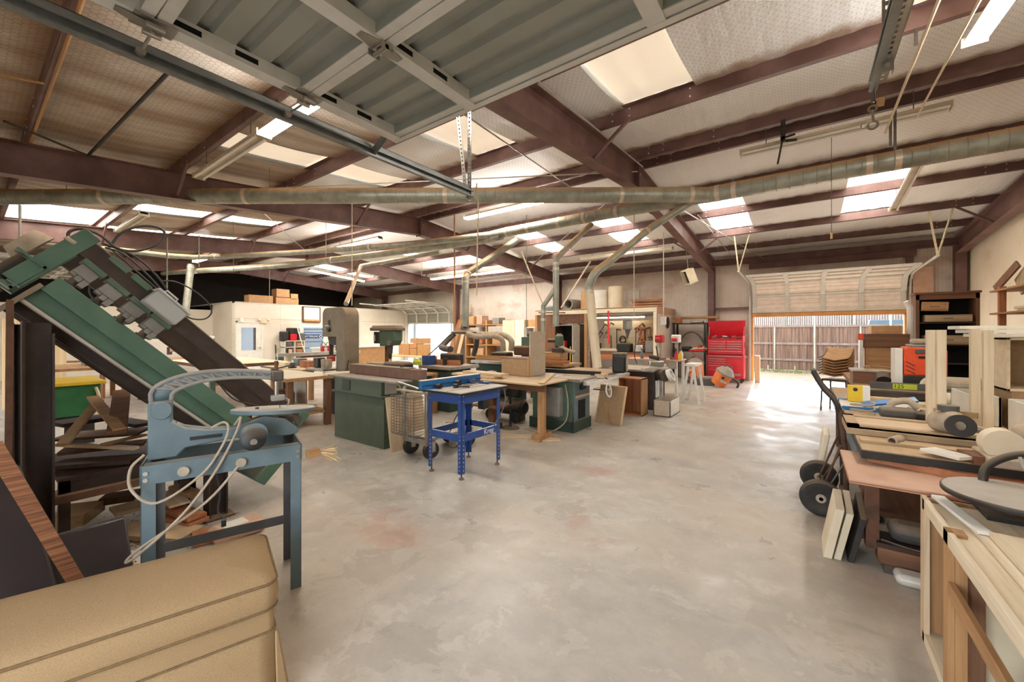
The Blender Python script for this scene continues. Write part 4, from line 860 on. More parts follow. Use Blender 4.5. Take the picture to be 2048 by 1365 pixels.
bl = MB(); path = [(-5.85,3.655),(-4.3,3.655)]+[(-4.3+.09*math.cos(a),3.745+.09*math.sin(a)) for a in [R(-90+18*k) for k in range(1,10)]]+[(-4.3,3.835),(-5.85,3.835)]+[(-5.85+.09*math.cos(a),3.745+.09*math.sin(a)) for a in [R(90+18*k) for k in range(1,10)]]
bl.prism([(x-E0.x,y-E0.y,.955) for x,y in path],(0,0,.13)); bl.obj('sanding_belt','belt',es)
pb(es,E0,'belt_cover','iron',-5.9,-4.5,3.66,3.83,1.085,1.1); MB().cyl((.55,.05,1.1),(.55,.05,1.14),.03).obj('tracking_knob','rust',es); pb(es,E0,'motor','iron_dark',-5.3,-4.9,3.85,4.15,.95,1.15,bevel=.04)
lean = tag(MB().hexa([(0,0,0),(.03,0,0),(.03,.62,0),(0,.62,0),(-.12,.0,.72),(-.09,.0,.72),(-.09,.62,.74),(-.12,.62,.74)]).obj('pale_board','ply_z',loc=(-4.46,3.37,0)),'wide pale board leaning against the end of the green edge sander','board')
# ---------------------------------------------------------------- wire basket cart
ct = T('utility_cart','platform cart with a wire basket and chrome handle beside the blue router table','cart',(-4.0,3.6,0)); K0 = V((-4.0,3.6,0))
dk = MB().bx(-.24,.22,-.15,.65,.24,.27).obj('deck','steel',ct); MB().bx(-.25,-.21,-.2,-.16,.18,.9).obj('upright','steel',ct,bevel=.008); MB().bx(.17,.21,-.2,-.16,.18,.88).obj('upright','steel',ct,bevel=.008)
MB().bx(-.24,.22,-.19,-.16,.19,.25).obj('cross_rail','steel',ct)
P_ = lambda px,py,Y: pY(px,py,Y)-K0
MB().tube(smooth_path([P_(852,795,3.4),P_(852,786,3.38),P_(842,780,3.25),P_(800,766,3.15),P_(793,766,3.15),P_(799,772,3.3),P_(804,785,3.42)],5),.014,10).obj('handle','chrome',ct)
MB().tube(smooth_path([P_(853,786,3.38),P_(848,787,3.3),P_(800,780,3.2),P_(795,780,3.2)],4),.016,10).obj('lower_handle','hose',ct)
for x in (-.2,.18):
    for y in (-.1,.6):
        w_ = MB().lathe([(0,-.04),(.06,-.04),(.1,-.035),(.115,0),(.1,.035),(.06,.04),(0,.04)],24,Matrix.Translation((x,y,.115)) @ Matrix.Rotation(R(90),4,'Y') @ Matrix.Rotation(R(12),4,'X')).obj('wheel','rubber',ct)
        MB().cyl((x-.045,y,.115),(x+.045,y,.115),.04).obj('hub','rust',w_); MB().bx(x-.055,x-.047,y-.03,y+.03,.1,.24).bx(x+.047,x+.055,y-.03,y+.03,.1,.24).bx(x-.055,x+.055,y-.03,y+.03,.23,.24).obj('fork','alu',ct)
bk = MB(); x0,x1,y0,y1,z0,z1 = -.27,.16,-.36,-.2,.3,.8; r_=.0035
for k in range(9):
    x = x0+(x1-x0)*k/8; bk.tube([(x,y1,z1),(x,y0,z1),(x,y0,z0+.03),(x,y0+.03,z0),(x,y1,z0)],r_,4)
for k in range(13): z = z0+.03+(z1-z0-.05)*k/12; bk.tube([(x0,y1,z),(x0,y0,z),(x1,y0,z),(x1,y1,z)],r_,4)
bk.tube([(x0,y1,z1),(x0,y0,z1),(x1,y0,z1),(x1,y1,z1)],.006,6).tube([(x1,y0,z1),(x1,y0,z0)],.006,6); bk.obj('wire_basket','wire',ct,smooth=False)
# ---------------------------------------------------------------- blue router table
kr = T('router_table','blue steel router table with a tall blue fence','router table',(-3.25,3.52,0))
kx0,kx1,ky0,ky1 = -.26,.26,-.34,.34
for sx,x in ((-1,kx0),(1,kx1)):
    for sy,y in ((-1,ky0),(1,ky1)):
        lg = MB(); lg.bx(x-sx*.055,x,y-.003*sy,y,.06,.93); lg.bx(x-.003*sx,x,y-sy*.055,y,.06,.93); lg = lg.obj('leg','blue',kr,smooth=False)
        ft = MB().cyl((x-sx*.025,y-sy*.025,.02),(x-sx*.025,y-sy*.025,.09),.008,n=8).obj('leveling_foot','iron',lg); MB().cyl((x-sx*.025,y-sy*.025,0),(x-sx*.025,y-sy*.025,.02),.03,.022,n=14).obj('foot_pad','iron',lg)
        dots = MB()
        for z in [.1+.045*k for k in range(7)]+[.43,.47,.85,.91]:
            dots.cyl((x,y-sy*.03,z),(x+sx*.002,y-sy*.03,z),.008,n=8); dots.cyl((x-sx*.03,y,z),(x-sx*.03,y+sy*.002,z),.008,n=8)
        dots.obj('bolt','alu',lg)
for z0,z1,n in ((.82,.93,'apron'),(.41,.49,'lower_brace')):
    for sx,x in ((-1,kx0),(1,kx1)): MB().bx(x-.003*sx,x+.002*sx,ky0+.03,ky1-.03,z0,z1).bx(x-sx*.03,x,ky0+.03,ky1-.03,z1-.003,z1).obj(n,'blue',kr,smooth=False)
    for sy,y in ((-1,ky0),(1,ky1)): MB().bx(kx0+.03,kx1-.03,y-.003*sy,y+.002*sy,z0,z1).bx(kx0+.03,kx1-.03,y-sy*.03,y,z1-.003,z1).obj(n,'blue',kr,smooth=False)
text('lettering','Kreg','white',kr,(kx1+.004,.12,.45),(R(90),0,R(90)),.09,.0008)
MB().bx(-.36,.32,-.41,.41,.935,.96).obj('top','skirt',kr,bevel=.003); MB().bx(-.362,.322,-.412,.412,.93,.95).obj('top_edge','black',kr)
MB().bx(.1,.115,-.41,.41,.958,.962).obj('mitre_slot','grey_dark',kr); MB().cyl((-.05,.1,.958),(-.05,.1,.963),.06,n=28).obj('insert_ring','grey_dark',kr); MB().cyl((-.05,.1,.9),(-.05,.1,.975),.008).obj('router_bit','steel',kr)
fn = MB().bx(-.24,-.19,-.5,.5,.962,1.06).obj('fence','blue_fence',kr,bevel=.003); MB().bx(-.25,-.18,-.5,.5,1.055,1.064).obj('fence_track','alu',fn); MB().bx(-.19,-.17,-.5,.5,1.0,1.01).obj('fence_slot','cobalt',fn)
for y,z,m in ((-.3,.99,'black'),(.02,1.0,'black'),(.28,.99,'steel')):
    k_ = MB().cyl((-.17,y,z),(-.1,y,z),.025,.03,n=12).obj('knob',m,fn); MB().bx(-.2,-.12,y-.04,y+.04,.962,.975).obj('clamp_foot','cobalt',k_)
MB().cyl((.0,-.12,.975),(.09,-.02,.97),.01,n=8).obj('guide_rod','black',kr); MB().box((-.02,-.14,.985),(.05,.05,.045),(0,0,.4)).obj('guide_stop','black',kr,bevel=.008); MB().beam((-.17,.1,1.05),(-.02,.36,.975),.02,.015).obj('dust_arm','cobalt',kr); MB().box((-.0,.38,.972),(.12,.1,.02)).obj('hold_down','cobalt',kr)
ro = MB().cyl((-.05,.1,.72),(-.05,.1,.93),.05,n=16).obj('router_motor','black',kr); MB().bx(-.015,.0,.09,.1,.74,.93).obj('lift_rod','alu',ro)
MB().tube(smooth_path([(-.05,.1,.74),(-.1,-.05,.6),(-.12,-.12,.45),(-.16,-.2,.36)],5),.006,6).obj('cord','black',kr); MB().tube(smooth_path([(-.1,.3,.97),(.2,.42,.95),(.33,.35,.8),(.3,.3,.62),(.2,.2,.4)],5),.006,6).obj('cord','wire',kr)
MB().bx(.2,.28,.0,.1,.72,.82).obj('switch_box','black',kr)
plank('wood_strip','thin wood strip lying on the floor behind the blue router table','strip',pz(892,846,.012),pz(960,850,.012),.03,.02,'oak_x')
tag(MB().cyl((0,0,0),(0,.22,0),.07,n=20).obj('grey_canister','hose',loc=pz(905,885,.075)),'dusty grey canister lying on the floor under the router table','canister')
# ---------------------------------------------------------------- table saw with outfeed
ts = T('table_saw','green cabinet table saw with a long silver fence rail','table saw',(-3.3,6.05,0)); S0 = V((-3.3,6.05,0))
pb(ts,S0,'cabinet','green_dark',-3.8,-2.95,5.72,6.36,.0,.18); pb(ts,S0,'cabinet','green_machine',-3.75,-2.98,5.75,6.34,.18,.8)
pb(ts,S0,'motor_cover','grey',-3.55,-3.15,5.6,5.75,.25,.72,bevel=.02); pb(ts,S0,'front_plate','bluegrey',-2.98,-2.965,5.76,6.33,.18,.82); pb(ts,S0,'dust_opening','black_void',-2.966,-2.955,5.9,6.14,.2,.5,bevel=.0); pb(ts,S0,'slot_guard','black',-2.97,-2.93,5.95,6.15,.66,.76,bevel=.02)
pb(ts,S0,'brand_plate','board_pink',-2.968,-2.96,5.8,6.3,.54,.58)
pb(ts,S0,'table','steel',-3.9,-2.82,5.66,6.66,.82,.87); pb(ts,S0,'extension_wing','mdf',-3.9,-2.82,6.66,7.7,.83,.87)
fr = MB(); fr.bx(.51,.58,-.33,1.55,.775,.83); fr.obj('fence_rail','alu',ts,bevel=.004); MB().bx(.48,.53,-.33,1.55,.83,.845).obj('rail_tube','chrome',ts)
fe_ = MB().bx(-.75,.5,.3,.38,.875,.94).obj('rip_fence','black',ts,bevel=.004); MB().bx(.44,.6,.25,.45,.84,.9).obj('fence_head','ply_x',fe_); MB().beam((.55,.32,.87),(.62,.36,.82),.03,.02).obj('lock_lever','black',fe_)
hwm = Matrix.Translation((.62,.42,.62)) @ Matrix.Rotation(R(80),4,'Y')
hwl = MB().tube([hwm @ V((.105*math.cos(2*math.pi*k/28),.105*math.sin(2*math.pi*k/28),0)) for k in range(28)],.014,8,closed=True).obj('handwheel','white',ts)
for k in range(3): a = 2*math.pi*k/3; MB().tube([hwm @ V((0,0,0)), hwm @ V((.1*math.cos(a),.1*math.sin(a),0))],.009,6).obj('spoke','chrome',hwl)
MB().tube([(.34,.42,.62),hwm @ V((0,0,0))],.012,8).obj('shaft','iron',hwl)
MB().tube(smooth_path([(.2,-.34,.78),(.28,-.4,.5),(.25,-.42,.2),(.05,-.5,.03),(-.2,-.6,.015),(-.45,-.55,.015)],6),.01,6).obj('cord','hose',ts); MB().tube(smooth_path([(.3,-.3,.45),(.36,-.38,.25),(.33,-.38,.06)],5),.008,6).obj('cord','black',ts)
MB().prism([(-.25,-.39,.871),(-.02,-.39,.871),(-.02,-.1,.871),(-.25,-.1,.871)],(0,0,.003)).obj('insert_plate','alu',ts)
of = T('outfeed_table','worn plywood outfeed table on brown wooden legs, butted to the table saw','table',(-3.9,5.25,0)); F0 = V((-3.9,5.25,0))
pb(of,F0,'top','ply_x',-4.75,-3.02,4.82,5.655,.84,.865); pb(of,F0,'apron','brown_x',-4.6,-3.08,5.05,5.1,.72,.84)
for x,y in ((-3.17,5.11),(-4.15,5.15)):
    l_ = pb(of,F0,'leg','oak_z' if x>-3.5 else 'brown_z',x-.05,x+.05,y-.045,y+.045,.1,.84); 
    if y < 5.4: pb(of,F0,'foot','oak_x' if x>-3.5 else 'brown_x',x-.07,x+.07,y-.18,y+.18,0,.1)
pb(of,F0,'shelf','brown_x',-4.5,-3.9,5.0,5.5,.38,.41)
for (a,b,c,d_,l) in ((pz(950,751,.9),pz(1012,753,.9),.24,'ply_x','lower of the two pale boards stacked on the outfeed table'),(pz(965,744,.94),pz(1022,748,.94),.22,'pine_x','upper of the two pale boards stacked on the outfeed table')):
    pass
plank('board','lower of the two pale boards stacked on the outfeed table','board',(-4.95,5.15,.885),(-3.95,5.02,.885),.24,.035,'pine_x'); plank('board','upper of the two pale boards stacked on the outfeed table','board',(-4.75,5.2,.925),(-3.85,5.08,.925),.22,.04,'ply_x')
plank('board','thin strip across the joint of the outfeed table and table saw','board',(-3.05,4.9,.881),(-3.55,6.1,.885),.09,.018,'pine_y')
plank('board','flat offcut beside the rip fence on the table saw','board',(-3.35,6.1,.88),(-2.9,6.22,.88),.07,.018,'ply_x')
sb = T('cabinet_carcass','brown cabinet box with one tall pale side standing on the table saw','cabinet',(-3.97,5.78,.8715)); B0 = V((-3.97,5.78,.87))
pb(sb,B0,'front_panel','mdf',-4.27,-3.69,5.55,5.57,.87,1.15); pb(sb,B0,'tall_side','panel_grey',-3.69,-3.665,5.55,6.03,.87,1.62); pb(sb,B0,'low_side','mdf',-4.27,-4.25,5.57,6.03,.87,1.15); pb(sb,B0,'top','brown_x',-4.27,-3.69,5.55,6.03,1.15,1.165); pb(sb,B0,'back_edge','oak_z',-3.69,-3.67,5.5,5.55,.87,1.2)
tb = T('waste_bin','black rounded bin standing on the wing of the table saw','bin',(-2.72,7.08,.8715),R(8)); MB().bx(-.12,.12,-.11,.11,0,.33).obj('body','black',tb,bevel=.035); MB().bx(-.125,.125,-.115,.115,.31,.37).obj('lid','grey_dark',tb,bevel=.03); MB().bx(.12,.135,-.07,.07,.03,.3).obj('side_strip','steel',tb,bevel=.01)
lp = T('braced_board','brown panel with a diagonal brace leaning below the silver rail','panel',(-2.8,6.7,0),0,None,(R(-20),0,R(-4))); MB().bx(-.24,.24,0,.02,0,.68).obj('panel','mdf',lp); MB().beam((-.1,-.01,.36),(.06,-.01,.02),.05,.02,(0,1,0)).obj('brace','oak_z',lp); MB().bx(-.25,-.24,-.01,.03,0,.69).bx(-.25,.25,-.01,.03,.67,.69).bx(.24,.26,-.01,.03,0,.69).obj('edge_band','pine_z',lp)
def open_box(name,label,c,d,m,face,t=.02,m2=None):
    b = T(name,label,'box',c); x,y,z = d
    P = dict(back=(-x/2,x/2,y/2-t,y/2,0,z),front=(-x/2,x/2,-y/2,-y/2+t,0,z),left=(-x/2,-x/2+t,-y/2,y/2,0,z),right=(x/2-t,x/2,-y/2,y/2,0,z),bottom=(-x/2,x/2,-y/2,y/2,0,t),top=(-x/2,x/2,-y/2,y/2,z-t,z))
    for k,v in P.items():
        if k != face: MB().bx(*v).obj(k+'_panel',m2 if (m2 and k == 'right') else m,b,bevel=.002)
    return b
open_box('drawer_box','tan plywood box open towards the camera, under the silver rail',(-2.72,7.8,0),(.46,.36,.72),'cherry_z','front',.022,'oak_z'); open_box('drawer_box','pale open topped box on the floor below the radial saw motor',(-2.19,8.2,0),(.32,.7,.3),'panel_grey','top',.018,'melamine')
# second saw behind, motor and stand
rs = T('radial_saw','old dark saw bench with a round motor and silver arm','saw',(-2.75,8.6,0)); Q0 = V((-2.75,8.6,0))
pb(rs,Q0,'cabinet','rail_brown',-3.2,-2.5,8.42,9.2,0,.8); pb(rs,Q0,'side_plate','white',-2.5,-2.47,8.5,8.9,.25,.6); pb(rs,Q0,'table','steel',-3.4,-2.45,8.2,9.3,.8,.84); pb(rs,Q0,'rail','alu',-2.6,-2.52,7.9,9.4,.84,.9)
MB().cyl((.45,-.1,.72),(.2,.1,.72),.12,n=24).obj('motor','iron',rs); MB().ring_plate(.13,.1,0,.08,24,Matrix.Translation((.52,-.12,.72)) @ Matrix.Rotation(R(65),4,'Y')).obj('blade_guard','white',rs)
MB().box((.25,-.05,.95),(.3,.15,.12),(0,0,.5)).obj('carriage','chrome',rs,bevel=.02); MB().tube(smooth_path([(.3,0,1.0),(.25,.05,1.15),(.22,.05,1.32)],4),.012,6).obj('lever','black',rs); MB().box((.2,0,1.08),(.22,.08,.09),(0,.2,.2)).obj('brush','black',rs,bevel=.03)
pb(rs,Q0,'leg','steel',-2.42,-2.36,8.5,8.56,0,.8)
st = T('folding_stand','white folding stand with splayed legs beside the shop vacuum','stand',(-2.05,9.9,0))
for s,x in ((-1,-.08),(1,.08)):
    for y in (-.3,.3): MB().beam((x*2.2,y,0),(x*.6,y,.85),.05,.03,(0,1,0)).obj('leg','white',st)
MB().bx(-.12,.12,-.34,.34,.85,.9).obj('top_bar','white',st); MB().bx(-.14,.14,-.32,-.28,.3,.33).obj('spreader','white',st)
tb2 = T('side_table','low table of clutter with a pinkish top beside the loft corner','table',(-3.1,10.6,0)); MB().bx(-.7,.65,-.4,.4,.9,.93).obj('top','board_pink',tb2)
for x in (-.62,.58):
    for y in (-.34,.34): MB().bx(x-.03,x+.03,y-.03,y+.03,0,.9).obj('leg','white',tb2)
MB().bx(-.68,.6,-.38,-.36,.72,.9).obj('apron','skirt',tb2)
for k,(x,y,l) in enumerate(((-2.95,10.4,'small red bench drill press on the cluttered side table'),(-2.6,10.6,'small red and white drill press, second on the cluttered side table'))):
    d_ = T('bench_drill',l,'drill press',(x,y,.93)); MB().bx(-.12,.12,-.15,.15,0,.03).obj('base','iron',d_); MB().cyl((0,.08,.03),(0,.08,.6),.025).obj('column','steel',d_); MB().bx(-.09,.09,-.14,.14,.42,.62).obj('head','red' if k == 0 else 'white',d_,bevel=.03); MB().cyl((0,-.08,.3),(0,-.08,.42),.02).obj('chuck','steel',d_); MB().cyl((-.06,-.16,.5),(.06,-.16,.5),.05).obj('pulley_cap','red_paint',d_)
for i,(x,y,c,l) in enumerate(((-2.55,10.4,'red','red bottle on the cluttered side table'),(-2.5,10.7,'white','white spray bottle on the cluttered side table'),(-2.45,10.35,'yellow','yellow capped can on the cluttered side table'),(-3.4,10.4,'bluegrey','grey blue tin on the cluttered side table'))):
    b = T('bottle',l,'bottle',(x,y,.93)); MB().lathe([(0,0),(.04,0),(.042,.14),(.015,.19),(.015,.23),(0,.23)],14).obj('body',c,b); MB().cyl((0,0,.23),(0,0,.26),.018).obj('cap','black',b)
sw = T('switch_box','grey pendant switch box hanging over the table saw','switch',pY(1255,640,8.6)+V((0,0,0))); MB().bx(-.09,.09,-.05,.05,-.22,0).obj('case','grey',sw,bevel=.01); MB().bx(.0,.12,-.07,-.05,-.2,-.03).obj('cover','steel',sw); MB().prism([(-.05,-.03,-.22),(.06,-.03,-.22),(.0,-.03,-.42)],(0,.06,0)).obj('plug','grey_dark',sw)
rope('power_cable','black power cord dropping from the pendant switch to the floor','cord',smooth_path([pY(1272,655,8.5),pY(1271,690,8.48),pY(1269,712,8.5),pY(1274,728,8.6)],6),.009,'black')
ou = T('outlet_box','white outlet box at the end of the conduit by the loft','outlet',pY(1327,634,10.2)); MB().bx(-.06,.06,-.04,.04,-.2,0).obj('case','white',ou,bevel=.01)
# ---------------------------------------------------------------- compressor clutter under the outfeed table
cm = T('air_compressor','grimy black air compressor with motor and gauges under the outfeed table','compressor',(-4.42,5.95,0)); 
MB().lathe([(0,-.4),(.1,-.39),(.15,-.34),(.15,.34),(.1,.39),(0,.4)],20,Matrix.Translation((0,0,.25)) @ Matrix.Rotation(R(90),4,'Y')).obj('tank','iron_dark',cm)
MB().cyl((-.25,0,.52),(.05,0,.52),.11,n=18).obj('motor','black',cm); MB().box((.2,0,.55),(.18,.16,.24)).obj('pump','iron_dark',cm,bevel=.03); MB().lathe([(0,0),(.06,.01),(.06,.12),(0,.14)],14,Matrix.Translation((.2,0,.67))).obj('air_filter','black',cm)
for x in (-.28,.28): MB().bx(x-.02,x+.02,-.12,.12,0,.14).obj('foot','iron',cm); MB().cyl((x,-.2,.1),(x,-.16,.1),.1).obj('wheel','rubber',cm)
MB().tube(smooth_path([(.3,0,.6),(.45,-.05,.7),(.42,-.08,.45),(.3,-.1,.4)],5),.012,6).obj('pipe','cobalt',cm); MB().cyl((.1,-.16,.42),(.1,-.19,.42),.035).obj('gauge','chrome',cm)
gt = T('jack_stand','black roller stand with a round foot among the clutter under the saw','stand',(-3.98,5.42,0)); MB().cyl((0,0,0),(0,0,.72),.02).obj('post','black',gt); MB().cyl((0,0,.72),(0,0,.76),.07,.05).obj('head','black',gt); MB().cyl((0,0,0),(0,0,.03),.16,.13).obj('base','iron_dark',gt)
pl_ = T('paint_sprayer','pale blue upright tank with a coiled hose behind the outfeed leg','tank',(-5.1,6.3,0)); MB().lathe([(0,.1),(.14,.1),(.15,.14),(.15,.75),(.1,.82),(0,.84)],20).obj('tank','bluegrey',pl_); 
for k in range(4): MB().tube(arc((.05,-.2,.42+.03*k),.16,0,2*math.pi,20,(1,0,0),(0,.3,.95))[:-1],.012,6,closed=True).obj('hose_loop','bluegrey',pl_)
for a in range(3): MB().tube([(0,0,.2),(.22*math.cos(2.1*a),.22*math.sin(2.1*a),0)],.012,6).obj('leg','alu',pl_)
for i,(p,q,w_,l) in enumerate((((-3.75,4.9,.012),(-3.3,5.2,.012),.2,'thin board scrap lying on the floor by the outfeed foot, under its left side'),((-3.3,4.95,.012),(-2.95,5.25,.012),.16,'thin board scrap lying on the floor by the outfeed foot, towards the saw'))):
    plank('floor_scrap',l,'board',p,q,w_,.02,'ply_x')
# ---------------------------------------------------------------- band saw
bs = T('band_saw','tall dusty taupe band saw with a rounded wheel housing','band saw',(-7.45,4.45,0)); N0 = V((-7.45,4.45,0))
pr = [(-7.88,1.52),(-7.88,1.95)]+[(-7.73+.15*math.cos(a),1.95+.15*math.sin(a)) for a in [R(180-15*k) for k in range(1,7)]]+[(-7.24+.18*math.cos(a),1.92+.18*math.sin(a)) for a in [R(90-15*k) for k in range(0,7)]]+[(-7.06,.85),(-7.38,.85),(-7.38,1.52)]
MB().prism([(x-N0.x,4.3-N0.y,z) for x,z in pr],(0,.3,0)).obj('frame','taupe',bs,bevel=.012)
pb(bs,N0,'lower_housing','rail_brown',-7.85,-7.06,4.3,4.6,0,.8); MB().cyl((-7.55-N0.x,4.34-N0.y,1.55),(-7.55-N0.x,4.52-N0.y,1.55),.2,n=28).obj('upper_wheel','iron_dark',bs)
pb(bs,N0,'table','steel',-8.05,-7.4,4.05,4.75,.86,.9); pb(bs,N0,'blade_guide','iron',-7.78,-7.74,4.38,4.46,1.15,1.52); pb(bs,N0,'blade','steel',-7.765,-7.755,4.41,4.44,.9,1.52); pb(bs,N0,'guide_head','red_paint',-7.83,-7.7,4.36,4.48,1.02,1.12)
MB().bx(-.2,-.14,-.16,-.145,1.75,1.85).obj('adjust_slot','black',bs); MB().bx(-.26,-.12,-.19,-.15,1.73,1.75).obj('tension_lever','alu',bs); MB().cyl((-.16,-.15,1.66),(-.16,-.19,1.66),.04).obj('knob','black',bs)
for x,z in ((-.1,1.93),(-.08,1.6),(-.3,1.68)): MB().cyl((x,-.15,z),(x,-.165,z),.014,n=10).obj('bolt','alu',bs)
MB().tube(smooth_path([(.42,-.12,.9),(.47,-.14,1.05),(.52,-.14,1.08),(.58,-.12,.9)],5),.008,6).obj('cord','black',bs); MB().beam((-.52,-.1,1.68),(-.43,-.12,1.62),.02,.015).obj('door_handle','iron_dark',bs)
tag(MB().lathe([(0,0),(.09,0),(.1,.17),(.095,.18),(0,.18)],20).obj('bucket','hose',loc=(-7.55,4.2,.902)),'grey white pail on the band saw table','pail'); tag(MB().bx(-.1,.1,-.08,.08,0,.2).obj('black_box','black',loc=(-7.9,4.25,.902),bevel=.02),'black box on the band saw table beside the pail','box')
# ---------------------------------------------------------------- drill press on bench
dp = T('drill_press','dusty bench drill press with a wide belt cover','drill press',(-6.85,5.1,.8)); 
hd = MB().prism([(-.42,-.13,.84),(.4,-.13,.84),(.44,-.1,.84),(.44,.1,.84),(.4,.13,.84),(-.42,.13,.84)],(0,0,.07)).obj('belt_cover','taupe',dp,bevel=.02); MB().bx(-.38,.38,-.11,.11,.9,.95).obj('cover_top','taupe',hd,bevel=.03)
MB().prism([(-.12,-.1,.52),(.28,-.1,.55),(.36,-.1,.65),(.36,-.1,.84),(-.14,-.1,.84)],(0,.2,0)).obj('head','green_machine',dp,bevel=.015); MB().cyl((-.28,.0,.58),(-.28,0,.82),.1,n=20).obj('motor','iron_dark',dp); MB().bx(-.3,-.26,-.115,-.1,.63,.75).obj('label_plate','tape',dp)
MB().cyl((-.08,.05,0),(-.08,.05,.84),.04).obj('column','rust',dp); MB().cyl((.16,-.05,.38),(.16,-.05,.54),.045,.055).obj('quill','iron',dp); MB().lathe([(0,.26),(.012,.27),(.03,.3),(.035,.38),(0,.39)],16,Matrix.Translation((.16,-.05,0))).obj('chuck','iron_dark',dp); MB().cyl((.16,-.05,.2),(.16,-.05,.27),.006).obj('drill_bit','steel',dp)
MB().cyl((.22,-.14,.6),(.22,-.1,.6),.05).obj('feed_hub','steel',dp); MB().cyl((.1,-.02,.14),(.1,-.02,.17),.2,n=28).obj('work_table','steel',dp); MB().bx(-.1,.14,-.06,.08,.09,.14).obj('table_bracket','iron_dark',dp); MB().bx(-.22,.24,-.18,.2,0,.04).obj('base','iron_dark',dp,bevel=.01); MB().cyl((-.38,-.03,.14),(-.1,-.03,.16),.01).obj('crank','iron_dark',dp)
plank('board','long plank lying across the drill press table','board',(-7.1,4.86,.99),(-6.2,4.93,.99),.15,.03,'ply_x')
db = T('workbench','tool covered bench carrying the drill press behind the edge sander','workbench',(-6.6,5.15,0)); MB().bx(-.75,.7,-.4,.45,.76,.8).obj('top','oak_x',db)
for x in (-.7,.65):
    for y in (-.35,.4): MB().bx(x-.04,x+.04,y-.04,y+.04,0,.76).obj('leg','oak_z',db)
crate('vise','squat dark green vise on the drill press bench','vise',(-6.7,4.8,.8),(.2,.12,.12),'green_dark',bevel=.03); crate('parts_box','pale blue box on the drill press bench','box',(-6.35,4.85,.8),(.3,.16,.08),'bluegrey',bevel=.01)
# ---------------------------------------------------------------- green shapers with hoses
def shaper(label, c, d, top='steel', body='green_dark', face=None):
    s = T('shaper', label, 'shaper', c); x,y,z = d
    MB().bx(-x/2,x/2,-y/2,y/2,0,z*.88).obj('body',body,s,bevel=.012); MB().bx(-x/2-.1,x/2+.1,-y/2-.08,y/2+.08,z*.93,z).obj('table',top,s,bevel=.006); MB().bx(-x/2+.04,x/2-.04,-y/2+.04,y/2-.04,z*.88,z*.93).obj('neck',body,s)
    return s
s1 = shaper('dark green shaper with orange wood fences behind the edge sander',(-6.1,6.1,0),(.75,.7,.92))
MB().bx(-.35,-.02,-.1,-.04,.92,1.03).obj('wood_fence','cherry_x',s1); MB().bx(.04,.38,-.1,-.04,.92,1.03).obj('wood_fence','cherry_x',s1); MB().bx(-.02,.04,-.16,-.04,.92,1.06).obj('cutter_hood','iron_dark',s1); MB().bx(-.25,.25,-.03,.2,.92,1.16).obj('fence_casting','iron_dark',s1,bevel=.03)
tag(MB().bx(-.11,.11,-.1,.1,0,.2).obj('blue_bin','cobalt',loc=(-6.45,5.85,.92),bevel=.01),'dark blue bin on the end of the orange fenced shaper','bin'); tag(MB().lathe([(0,0),(.08,.01),(.09,.08),(.05,.14),(0,.14)],16).obj('lime_sander','lime',loc=(-6.4,5.4,.92) if False else (-6.53,5.6,.92)),'lime yellow sander beside the dark blue bin','sander')
s2 = shaper('dark green shaper with a long wood fence behind the boards on the outfeed table',(-5.85,7.6,0),(.95,.75,.95))
MB().bx(-.6,.75,-.25,-.19,.95,1.06).obj('wood_fence','oak_x',s2); MB().bx(-.2,.25,-.15,.15,.95,1.14).obj('fence_casting','iron_dark',s2,bevel=.03); MB().cyl((.6,.15,1.0),(.6,.15,1.5),.1,n=20).obj('feeder_motor','green_machine',s2); MB().bx(.42,.85,-.1,.12,1.08,1.3).obj('power_feeder','rust',s2,bevel=.04); MB().bx(.7,.95,-.05,.05,.95,1.02).obj('guard','red',s2,bevel=.02)
s3 = shaper('green machine with wooden top and red dotted lettering plate',(-5.0,8.6,0),(.9,.7,.86),top='oak_x',body='green')
MB().bx(-.45,.4,-.36,-.345,.66,.76).obj('name_plate','black',s3); text('lettering','SCMI','bluegrey',s3,(.05,-.365,.71),(R(90),0,0),.1,.001); MB().cyl((-.2,-.36,.71),(-.2,-.37,.71),.03).obj('red_dot','red',s3)
MB().bx(-.6,.5,-.45,-.1,.86,.94).obj('wood_slab','cherry_x',s3); MB().bx(-.5,.35,-.3,.1,.95,1.12).obj('wood_box','oak_x',s3)
gr = T('green_grinder','pale green motor tool standing on the wooden topped machine','grinder',(-4.75,8.45,1.13)); MB().lathe([(0,-.1),(.08,-.1),(.1,-.05),(.1,.14),(.05,.2),(0,.2)],16,Matrix.Translation((0,0,.25))).obj('motor','green_machine',gr); MB().tube(smooth_path([(0,0,.15),(.2,0,.06),(.4,.05,0)],5),.05,8).obj('arm','hose',gr); MB().bx(-.15,.15,-.1,.1,0,.1).obj('base','iron',gr); MB().cyl((-.3,0,.28),(-.1,0,.28),.05).obj('spindle','iron',gr)
crate('wooden_tub','orange wooden tub behind the pale green motor','tub',(-5.75,9.05,.0),(.45,.4,1.4),'cherry_z',bevel=.02)
